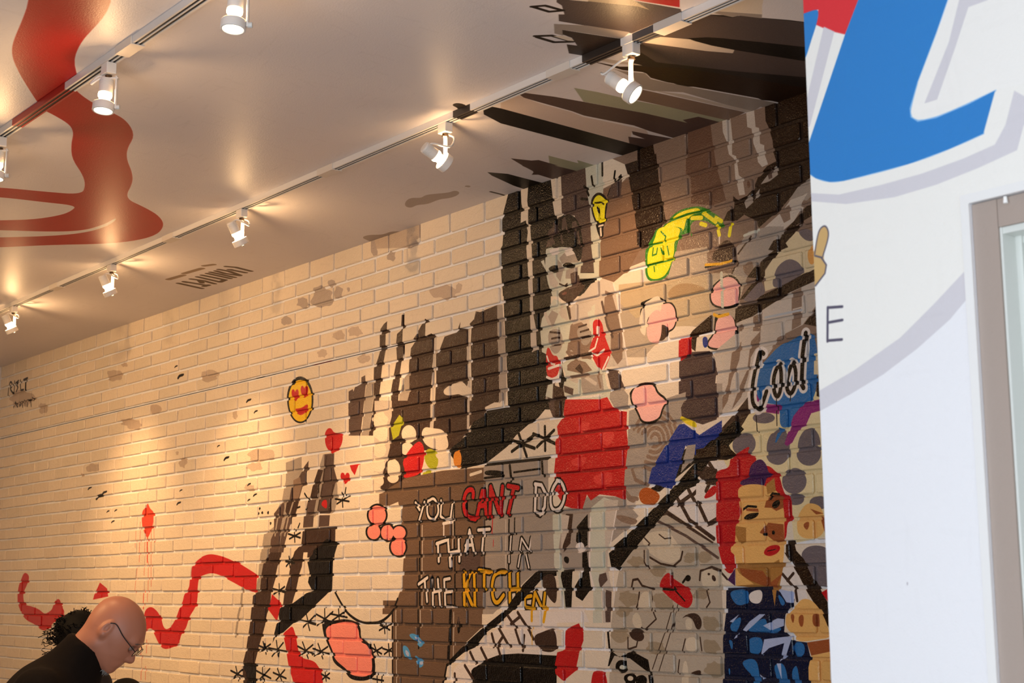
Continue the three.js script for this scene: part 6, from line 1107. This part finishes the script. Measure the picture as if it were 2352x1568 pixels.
// ------------------------------------------------------------------ spot lamps
const lampWhite = std('#e6e0da', .38), lampKnob = std('#d9d9d6', .35), brass = std('#5b4a38', .35, { metalness: .7 });
const lensMat = new THREE.MeshStandardMaterial({ color: '#fff3da', roughness: .3, emissive: WARMGLOW, emissiveIntensity: 9 });
const neckMat = new THREE.MeshStandardMaterial({ color: '#fff3da', roughness: .3, emissive: WARMGLOW, emissiveIntensity: 5 });
const ringGeo = new THREE.LatheGeometry([[.0255, -.0125], [.0315, -.0125], [.0325, -.010], [.0325, .010], [.031, .0125], [.0275, .0125], [.0262, .010], [.0255, -.0125]].map(p => new THREE.Vector2(...p)), 36);
const socketGeo = new THREE.LatheGeometry([[0, -.092], [.017, -.092], [.0195, -.0895], [.0205, -.086], [.0205, -.062], [.0210, -.046], [.0202, -.044], [.016, -.044], [0, -.046]].map(p => new THREE.Vector2(...p)), 32);
const ribGeo = merge([-.084, -.080, -.076, -.072, -.068].map(y => new THREE.TorusGeometry(.0206, .0007, 6, 28).rotateX(Math.PI / 2).translate(0, y, 0)));
const neckGeo = new THREE.LatheGeometry([[0, -.0455], [.0195, -.0455], [.021, -.040], [.0205, -.034], [.0165, -.028], [.017, -.020], [.021, -.012], [.0245, .000], [.0, .0]].map(p => new THREE.Vector2(...p)), 30);
const lensGeo = new THREE.LatheGeometry([[0, .0115], [.015, .0108], [.0252, .0085], [.0256, .004], [0, .002]].map(p => new THREE.Vector2(...p)), 32);
function spotLamp(x, z, axis, stemSide, stemLen, label, power = 1, cordSide = -1, off = -.036, cone = .62) {
  const g = thing('track_spotlight', label, 'spotlight', 'track spotlights'); const y0 = CEIL - .0225; g.position.set(x, y0, z);
  mesh('adapter', new RoundedBoxGeometry(.046, .034, .031, 2, .003).translate(0, -.017, 0), lampWhite, g);
  mesh('swivel', new THREE.CylinderGeometry(.010, .012, .008, 18).translate(0, -.040, 0), brass, g);
  const a = new THREE.Vector3(...axis).normalize();
  const pivot = new THREE.Vector3(0, -.044 - stemLen, 0).addScaledVector(new THREE.Vector3(...stemSide).normalize(), off);
  // flat stem on one side of the ring with the pivot knob at its foot
  const st = new THREE.Vector3(...stemSide).normalize(), foot = pivot.clone().addScaledVector(st, .036), top = new THREE.Vector3(foot.x, -.044, foot.z);
  const stem = mesh('stem', new RoundedBoxGeometry(.0055, stemLen + .012, .0145, 2, .0015), lampWhite, g); stem.position.set((foot.x + top.x) / 2, -.044 - stemLen / 2, (foot.z + top.z) / 2); stem.rotation.y = Math.atan2(-st.z, st.x);
  const arm = mesh('stem_bracket', new RoundedBoxGeometry(Math.hypot(top.x, top.z) + .012, .005, .0145, 2, .0015), lampWhite, g); arm.position.set(top.x / 2, -.0455, top.z / 2); arm.rotation.y = Math.atan2(-st.z, st.x);
  const knob = mesh('pivot_knob', new THREE.CylinderGeometry(.0075, .0075, .012, 16).rotateZ(Math.PI / 2), lampKnob, g); knob.position.copy(foot).addScaledVector(st, .006); knob.rotation.y = Math.atan2(-st.z, st.x);
  const head = new THREE.Group(); head.position.copy(pivot); head.quaternion.setFromUnitVectors(new THREE.Vector3(0, 1, 0), a); head.name = 'lamp_head'; g.add(head);
  mesh('ring', ringGeo, lampWhite, head); const so = mesh('socket', socketGeo, lampWhite, head); 
  mesh('vent_rib', ribGeo, lampKnob, head); mesh('bulb_neck', neckGeo, neckMat, head); mesh('bulb_lens', lensGeo, lensMat, head);
  // cord from the adapter down to the back of the socket
  const back = pivot.clone().addScaledVector(a, -.088), side = new THREE.Vector3(RIGHT.x, 0, RIGHT.z).normalize().multiplyScalar(cordSide * .042);
  const c = new THREE.CatmullRomCurve3([new THREE.Vector3(0, -.038, 0).addScaledVector(side, .2), new THREE.Vector3(0, -.048, 0).addScaledVector(side, .7), new THREE.Vector3(0, -.055 - stemLen * .25, 0).add(back).multiplyScalar(.5).addScaledVector(side, 1.2), back.clone().addScaledVector(side, .55).add(new THREE.Vector3(0, .012, 0)), back]);
  mesh('cord', new THREE.TubeGeometry(c, 24, .0036, 8), lampWhite, g);
  // light: the beam from the lens and the spill from the bare neck of the bulb
  const wp = g.position.clone().add(pivot), sp = new THREE.SpotLight(WARM, SPOT * power, 0, cone, 1, 2); sp.position.copy(wp).addScaledVector(a, .022); sp.target.position.copy(wp).addScaledVector(a, 1.5); sp.shadow.radius = 1; sp.castShadow = true; scene.add(sp, sp.target);
  const pl = new THREE.PointLight(WARM, LEAK * power, 0, 2); pl.position.copy(wp).addScaledVector(a, -.034); pl.shadow.radius = .5; pl.castShadow = true; scene.add(pl);
  return g;
}
const away = [-.785, 0, -.62], side = [.62, 0, -.785], down = [.05, -.985, .1], toWall = [-.04, -.87, -.49];
spotLamp(-2.98, ZFAR, [.654, -.626, -.409], away, .104, 'white track spotlight below the black painted ceiling beams', .9, -1, -.012);
spotLamp(-3.899, ZFAR, [.087, -.46, -.86], away, .095, 'white track spotlight next to the black painted end of the track', .55, 1, -.012);
spotLamp(-5.332, ZFAR, [-.03, -.85, -.52], away, .095, 'white track spotlight between the red swirl and the brick wall', 1.1, 1, -.012);
spotLamp(-6.639, ZFAR, toWall, away, .095, 'white track spotlight nearest the tip of the red swirl loop', 1.3, 1, -.012);
spotLamp(-7.956, ZFAR, toWall, away, .09, 'white track spotlight farthest along the brick wall', 1.4, 1, -.012);
spotLamp(-4.033, ZNEAR, down, side, .09, 'white track spotlight hanging against the red swirl', 1, -1, -.011);
spotLamp(-3.222, ZNEAR, down, side, .09, 'white track spotlight on the plain stretch of the red painted track', 1, -1, -.011);
spotLamp(-4.95, ZNEAR, down, side, .09, 'white track spotlight beyond the red stretch of the track', 1, -1, -.011);
// unseen lamps added on the near track and on an added third track, for warm fill
spotLamp(-6.1, ZNEAR, down, side, .09, 'added white track spotlight for warm fill on the near track next to its far coupler', 1, -1, -.011);
spotLamp(-7.6, ZNEAR, down, side, .09, 'added white track spotlight for warm fill at the far end of the near track', 1, -1, -.011);
const ZTHIRD = 3.04, railT = thing('track_rail', 'added plain white ceiling track for warm fill lamps over the middle of the room', 'track');
railSection(-9.6, -4.2, ZTHIRD, railWhite, railT); coupler(-7, ZTHIRD, railT);
for (const [x, l] of [[-5.6, 'added white fill spotlight aimed at the mural from the plain track, nearest its open end'], [-7.2, 'added white fill spotlight aimed at the mural from the middle of the plain track'], [-8.8, 'added white fill spotlight aimed at the mural from the far end of the plain track']]) spotLamp(x, ZTHIRD, [-.05, -.42, -.9], away, .072, l, 2.5, 1, -.012, .8);  // added lamps, giving the brick wall its broad warm wash

// ------------------------------------------------------------------ people
const smin = (a, b, k) => { const h = Math.max(k - Math.abs(a - b), 0) / k; return Math.min(a, b) - h * h * k * .25; };
function capsule(p, a, b, ra, rb) { const bx = b[0] - a[0], by = b[1] - a[1], bz = b[2] - a[2], px = p[0] - a[0], py = p[1] - a[1], pz = p[2] - a[2]; const t = Math.max(0, Math.min(1, (px * bx + py * by + pz * bz) / (bx * bx + by * by + bz * bz + 1e-9))); return Math.hypot(px - bx * t, py - by * t, pz - bz * t) - (ra + (rb - ra) * t); }
function ellipsoid(p, c, r) { const x = (p[0] - c[0]) / r[0], y = (p[1] - c[1]) / r[1], z = (p[2] - c[2]) / r[2], k = Math.hypot(x, y, z); return k < 1e-6 ? -Math.min(...r) : (k - 1) * k / Math.hypot(x / r[0], y / r[1], z / r[2]); }
function surfaceNet(f, lo, hi, cell) {
  const n = [0, 1, 2].map(i => Math.ceil((hi[i] - lo[i]) / cell) + 1), v = new Float32Array(n[0] * n[1] * n[2]), id = (i, j, k) => (k * n[1] + j) * n[0] + i;
  for (let k = 0; k < n[2]; k++) for (let j = 0; j < n[1]; j++) for (let i = 0; i < n[0]; i++) v[id(i, j, k)] = f([lo[0] + i * cell, lo[1] + j * cell, lo[2] + k * cell]);
  const at = new Int32Array(v.length).fill(-1), pos = [], idx = [];
  for (let k = 0; k < n[2] - 1; k++) for (let j = 0; j < n[1] - 1; j++) for (let i = 0; i < n[0] - 1; i++) {
    let cnt = 0, sx = 0, sy = 0, sz = 0;
    for (let c = 0; c < 8; c++) for (let ax = 0; ax < 3; ax++) {
      if (c >> ax & 1) continue; const o = [c & 1, c >> 1 & 1, c >> 2 & 1], q = o.slice(); q[ax] = 1;
      const A = v[id(i + o[0], j + o[1], k + o[2])], B = v[id(i + q[0], j + q[1], k + q[2])];
      if ((A < 0) === (B < 0)) continue; const t = A / (A - B); const w = o.slice(); w[ax] = t; sx += w[0]; sy += w[1]; sz += w[2]; cnt++;
    }
    if (cnt) { at[id(i, j, k)] = pos.length / 3; pos.push(lo[0] + (i + sx / cnt) * cell, lo[1] + (j + sy / cnt) * cell, lo[2] + (k + sz / cnt) * cell); }
  }
  const quad = (a, b, c, d, flip) => flip ? idx.push(a, c, b, a, d, c) : idx.push(a, b, c, a, c, d);
  for (let k = 1; k < n[2] - 1; k++) for (let j = 1; j < n[1] - 1; j++) for (let i = 1; i < n[0] - 1; i++) {
    const A = v[id(i, j, k)] < 0;
    if (A !== v[id(i + 1, j, k)] < 0) quad(at[id(i, j - 1, k - 1)], at[id(i, j, k - 1)], at[id(i, j, k)], at[id(i, j - 1, k)], !A);
    if (A !== v[id(i, j + 1, k)] < 0) quad(at[id(i - 1, j, k - 1)], at[id(i - 1, j, k)], at[id(i, j, k)], at[id(i, j, k - 1)], !A);
    if (A !== v[id(i, j, k + 1)] < 0) quad(at[id(i - 1, j - 1, k)], at[id(i, j - 1, k)], at[id(i, j, k)], at[id(i - 1, j, k)], !A);
  }
  const g = new THREE.BufferGeometry(); g.setAttribute('position', new THREE.Float32BufferAttribute(pos, 3)); g.setIndex(idx); g.computeVertexNormals(); return g;
}
const field = (prims, k0 = .03) => p => { let d = 1e9; for (const c of prims) { const e = c.length === 2 ? ellipsoid(p, c[0], c[1]) : capsule(p, c[0], c[1], c[2], c[3]); d = d > 1e8 ? e : smin(d, e, c[4] ?? k0); } return d; };
// head frame: a forward, b up, c sideways; tilt = how far the face looks down
function person(o) {
  const g = thing('person', o.label, 'person'); g.position.set(o.x, 0, o.z); g.rotation.y = o.turn;
  const H = o.ear, hs = .965, ct = Math.cos(o.tilt), st = Math.sin(o.tilt), hp = (a, b, c = 0) => [(a * ct + b * st) * hs, H + (-a * st + b * ct) * hs, c * hs];
  const toHead = p => { const r = p[0], u = p[1] - H; return [(r * ct - u * st) / hs, (r * st + u * ct) / hs, p[2] / hs]; };
  const headPrims = [[[-.008, .03, 0], [.098, .088, .074]], [[.035, -.02, 0], [.066, .082, .062]]];
  const bonePrims = [[[.055, -.055, .0], [.075, -.094, 0], .045, .027, .03], [[.086, .012, 0], [.112, -.027, 0], .010, .0155, .014], [[.105, -.03, -.012], [.105, -.03, .012], .0095, .0095, .01], [[.083, .032, -.034], [.083, .032, .034], .014, .014, .02], [[.09, -.062, -.016], [.09, -.062, .016], .0105, .0105, .014], [[.089, -.074, -.013], [.089, -.074, .013], .0095, .0095, .012], [[.0, -.06, -.05], [.055, -.085, -.02], .02, .02, .03], [[.0, -.06, .05], [.055, -.085, .02], .02, .02, .03]];
  const ears = [-1, 1].map(s => [[-.012, .002, s * .077], [.017, .031, .009]]), lobes = [-1, 1].map(s => [[-.004, -.026, s * .074], [-.006, -.018, s * .078], .0075, .010, .01]);
  const hf = p => { const q = toHead(p); let d = field(headPrims, .05)(q); for (const b of bonePrims) d = smin(d, capsule(q, b[0], b[1], b[2], b[3]), b[4]); for (const s of [-1, 1]) d = Math.max(d, -(Math.hypot(q[0] - .098, q[1] - .008, q[2] - s * .031) - .0165)); for (const e of ears) { d = smin(d, Math.max(ellipsoid(q, e[0], e[1]), -ellipsoid(q, [e[0][0] + .002, e[0][1] + .004, e[0][2] + Math.sign(e[0][2]) * .009], [.0095, .02, .008])), .01); } for (const l of lobes) d = smin(d, capsule(q, l[0], l[1], l[2], l[3]), .008); d = smin(d, capsule(p, hp(-.03, -.03), o.neck, .058, .060), .04); return d; };
  const hc = hp(.02, 0); const headGeo = surfaceNet(hf, [hc[0] - .19, hc[1] - .19, -.1], [hc[0] + .15, hc[1] + .16, .1], .0045);
  const S = o.joints, mir = (p, s) => [p[0], p[1], p[2] * s];
  const torso = [[o.neck, S.chest, .06, .125, .08], [S.chest, S.belly, .13, .14, .08], [S.belly, S.hip, .14, .145, .08]], limbs = [], legs = [];
  for (const s of [-1, 1]) {
    torso.push([[S.chest[0], S.chest[1] + .02, 0], mir(S.shoulder, s), .09, .062, .08]);
    limbs.push([mir(S.shoulder, s), mir(S.elbow, s), .052, .042, .04], [mir(S.elbow, s), mir(S.wrist, s), .042, .028, .03]);
    legs.push([[S.hip[0], S.hip[1], s * .08], mir(S.knee, s), .092, .058, .06], [mir(S.knee, s), mir(S.ankle, s), .058, .04, .04]);
  }
  const feet = [-1, 1].map(s => [[S.ankle[0] - .03, .035, S.ankle[2] * s], [S.ankle[0] + .16, .028, S.ankle[2] * s], .036, .028, .03]);
  const bodyGeo = surfaceNet(field([...torso, ...limbs, ...legs], .05), [-.75, -.02, -.34], [.5, o.neck[1] + .05, .34], .02);
  const hands = [-1, 1].map(s => {                                    // palm and five unequal bent fingers
    const w = mir(S.wrist, s), e = mir(S.elbow, s), d = new THREE.Vector3(w[0] - e[0], w[1] - e[1], w[2] - e[2]).normalize(), side = new THREE.Vector3(0, 0, 1), nrm = new THREE.Vector3().crossVectors(d, side).normalize();
    const P = (a, b, c) => new THREE.Vector3(...w).addScaledVector(d, a).addScaledVector(side, b).addScaledVector(nrm, c).toArray();
    const pr = [[P(-.02, 0, 0), P(.03, 0, 0), .026, .03, .03], [P(.03, -.025, 0), P(.075, -.028, 0), .018, .016, .02], [P(.03, .02, 0), P(.075, .025, 0), .018, .016, .02]];
    const fl = [.062, .072, .068, .052];
    for (let i = 0; i < 4; i++) { const b = -.030 + i * .020, l = fl[i]; pr.push([P(.08, b, 0), P(.08 + l * .5, b, -.006), .0088, .0082, .006], [P(.08 + l * .5, b, -.006), P(.08 + l, b, -.026), .0082, .007, .006]); }
    const ts = -s; pr.push([P(.025, ts * .03, -.004), P(.055, ts * .052, -.014), .011, .0098, .012], [P(.055, ts * .052, -.014), P(.082, ts * .056, -.026), .0096, .008, .006]);
    const c = P(.07, 0, -.01); return surfaceNet(field(pr, .012), c.map(v => v - .13), c.map(v => v + .13), .0055);
  });
  const clean = q => { const h = q.index ? q.toNonIndexed() : q; return h; };
  mesh('body', mergeVertices(mergeGeometries([headGeo, bodyGeo, ...hands].map(clean))), o.skin, g);
  const grow = (l, k) => l.map(c => [c[0], c[1], c[2] + k, c[3] + k, c[4]]);
  const collarTop = o.collar, jk = p => { let d = field([...grow(torso.slice(1), .016), ...grow(torso.slice(0, 1), .004).map(c => [c[0], c[1], .05, c[3] + .014, .06]), ...grow(limbs.slice(0), .014)], .05)(p); const n = o.neck, ax = collarTop; d = smin(d, capsule(p, ax, S.chest, o.collarR, .13), .03); const nx = ax[0] - S.chest[0], ny = ax[1] - S.chest[1], l = Math.hypot(nx, ny); const cut = ((p[0] - ax[0]) * nx + (p[1] - ax[1]) * ny) / l - o.collarCut; d = Math.max(d, cut); const seam = Math.abs(Math.hypot(p[0] - S.shoulder[0], p[1] - S.shoulder[1] + .02) - .11); return d; };
  mesh('jacket', surfaceNet(jk, [-.8, S.hip[1] - .18, -.38], [.5, o.neck[1] + .14, .38], .013), o.cloth, g);
  mesh('trousers', surfaceNet(field(grow(legs, .012), .05), [-.75, .04, -.3], [.3, S.hip[1] + .12, .3], .02), o.trouser, g);
  for (const f of feet) mesh('shoe', surfaceNet(field([[f[0], f[1], f[2], f[3], .03]]), [f[0][0] - .07, -.001, f[0][2] - .07], [f[1][0] + .07, .1, f[0][2] + .07], .012), o.shoe, g);
  const headPart = (name, geo, mat) => { const m = mesh(name, geo, mat, g); m.position.set(0, H, 0); m.rotation.z = -o.tilt; m.scale.setScalar(hs); return m; };
  for (const s of [-1, 1]) headPart('eye', new THREE.SphereGeometry(.0115, 16, 12).translate(.0875, .008, s * .031), o.eye);
  return { g, headPart, hp };
}
const skin = new THREE.MeshPhysicalMaterial({ color: '#b9795f', roughness: .45, sheen: .2, bumpMap: rollerGrain, bumpScale: .0002 });
const eyeMat = std('#8f7b70', .25), hairDark = new THREE.MeshPhysicalMaterial({ color: '#080605', roughness: .7, specularIntensity: .3 }), coatDark = new THREE.MeshPhysicalMaterial({ color: '#140d09', roughness: .9, specularIntensity: .3, bumpMap: rollerGrain, bumpScale: .0006 }), black = std('#0e0c0c', .8);
const TURN = Math.atan2(.786, .618);
{
  const m = person({ label: 'bald man with glasses and grey goatee looking down, dark jacket', x: -4.834, z: 1.484, turn: TURN, ear: 1.468, tilt: .785, neck: [-.085, 1.415, 0], collar: [-.085, 1.42, 0], collarR: .077, collarCut: .010,
    joints: { chest: [-.21, 1.21, 0], belly: [-.30, 1.04, 0], hip: [-.36, .88, 0], shoulder: [-.195, 1.275, .175], elbow: [-.10, 1.05, .23], wrist: [.10, .98, .16], knee: [-.33, .48, .09], ankle: [-.38, .07, .09] },
    skin, cloth: coatDark, trouser: black, shoe: std('#15110f', .4), eye: eyeMat });
  // glasses: rims, bridge and temples
  const gm = std('#1a1413', .35, { metalness: .4 }), rims = [];
  for (const s of [-1, 1]) rims.push(new THREE.TorusGeometry(.019, .0013, 6, 24).rotateY(Math.PI / 2).scale(1, .82, 1).translate(.113, .006, s * .031));
  const tube = (pts, r) => new THREE.TubeGeometry(new THREE.CatmullRomCurve3(pts.map(p => new THREE.Vector3(...p))), 20, r, 6);
  rims.push(tube([[.113, .01, -.013], [.117, .014, 0], [.113, .01, .013]], .0012));
  m.headPart('glasses_frame', merge(rims), gm);
  for (const s of [-1, 1]) m.headPart('glasses_temple', tube([[.113, .012, s * .05], [.095, .017, s * .066], [.05, .024, s * .076], [.0, .036, s * .083], [-.014, .026, s * .085]], .0018), gm);
  for (const s of [-1, 1]) m.headPart('glasses_lens', new THREE.CylinderGeometry(.018, .018, .001, 24).rotateZ(Math.PI / 2).scale(1, .82, 1).translate(.113, .006, s * .031), new THREE.MeshPhysicalMaterial({ color: '#ffffff', roughness: .02, transmission: 1, thickness: 0 }));
  // goatee of short tufts
  const tufts = []; for (let i = 0; i < 90; i++) { const c = (rnd() - .5) * .05, a = .07 + rnd() * .024 - Math.abs(c) * .5, b = -.098 - rnd() * .016 + Math.abs(c) * .2; tufts.push(new THREE.ConeGeometry(.0032, .026, 5).rotateX(Math.PI).rotateZ((rnd() - .3) * .7).rotateX((rnd() - .5) * .6).translate(a, b - .01, c)); }
  m.headPart('goatee', merge(tufts), std('#8d8781', .8));
  const br = []; for (const s of [-1, 1]) for (let i = 0; i < 16; i++) br.push(new THREE.ConeGeometry(.0018, .014, 4).rotateZ(-1).translate(.099, .030 + rnd() * .006, s * (.014 + i * .0022)));
  m.headPart('eyebrow', merge(br), std('#6e5a4e', .8));
}
function curls(n, cx, cy, cz, r, len, wide = 1) {
  const l = []; for (let i = 0; i < n; i++) { const t = rnd() * 6.283, u = rnd() * 2 - 1, q = Math.sqrt(1 - u * u), d = new THREE.Vector3(q * Math.cos(t) * wide, u, q * Math.sin(t)), p = d.clone().multiplyScalar(r * .85).add(new THREE.Vector3(cx, cy, cz)); const pts = [p]; for (let k = 1; k < 5; k++) pts.push(p.clone().addScaledVector(d, len * k / 4).add(new THREE.Vector3((rnd() - .5) * len * .9, (rnd() - .6) * len * .8, (rnd() - .5) * len * .9))); l.push(new THREE.TubeGeometry(new THREE.CatmullRomCurve3(pts), 8, .0016, 4)); }
  return merge(l);
}
{
  const m = person({ label: 'person with dark hair in a messy bun standing behind the bald man', x: -5.694, z: 1.247, turn: TURN - .5, ear: 1.395, tilt: .35, neck: [-.06, 1.34, 0], collar: [-.07, 1.325, 0], collarR: .075, collarCut: .01,
    joints: { chest: [-.10, 1.14, 0], belly: [-.11, .98, 0], hip: [-.11, .83, 0], shoulder: [-.09, 1.22, .16], elbow: [-.06, .96, .2], wrist: [.10, .86, .16], knee: [-.08, .46, .09], ankle: [-.11, .07, .09] },
    skin: std('#c58c6c', .5), cloth: std('#1d1c20', .8), trouser: black, shoe: black, eye: eyeMat });
  const cap = p => Math.max(ellipsoid(p, [-.018, .034, 0], [.108, .098, .088]), (p[0] - .07) * .75 - (p[1] - .02) * .66);
  m.headPart('hair', surfaceNet(cap, [-.14, -.09, -.11], [.12, .15, .11], .006), hairDark);
  m.headPart('hair_bun', surfaceNet(p => ellipsoid(p, [-.085, .04, .01], [.052, .048, .05]) + .006 * Math.sin(p[0] * 130) * Math.sin(p[1] * 120 + p[2] * 90), [-.16, -.03, -.06], [-.01, .11, .08], .005), hairDark);
  m.headPart('hair_curl', merge([curls(120, -.085, .04, .01, .05, .018), curls(260, -.02, .035, 0, .098, .022), curls(110, -.07, -.03, .01, .07, .04)]), hairDark);
}
{
  const m = person({ label: 'short person with smooth black hair standing close to the brick wall', x: -6.392, z: .751, turn: TURN + 2.4, ear: 1.09, tilt: .2, neck: [-.04, 1.01, 0], collar: [-.045, .995, 0], collarR: .07, collarCut: .01,
    joints: { chest: [-.06, .84, 0], belly: [-.06, .72, 0], hip: [-.06, .62, 0], shoulder: [-.05, .90, .14], elbow: [-.02, .71, .18], wrist: [.10, .62, .14], knee: [-.03, .36, .08], ankle: [-.05, .07, .08] },
    skin: std('#c58c6c', .5), cloth: std('#2a1214', .8), trouser: black, shoe: black, eye: eyeMat });
  m.headPart('hair', surfaceNet(p => Math.max(ellipsoid(p, [-.016, .03, 0], [.11, .1, .088]), (p[0] - .075) * .8 - (p[1] - .03) * .6), [-.14, -.09, -.11], [.12, .15, .11], .006), hairDark);
}
renderer.render(scene, camera);
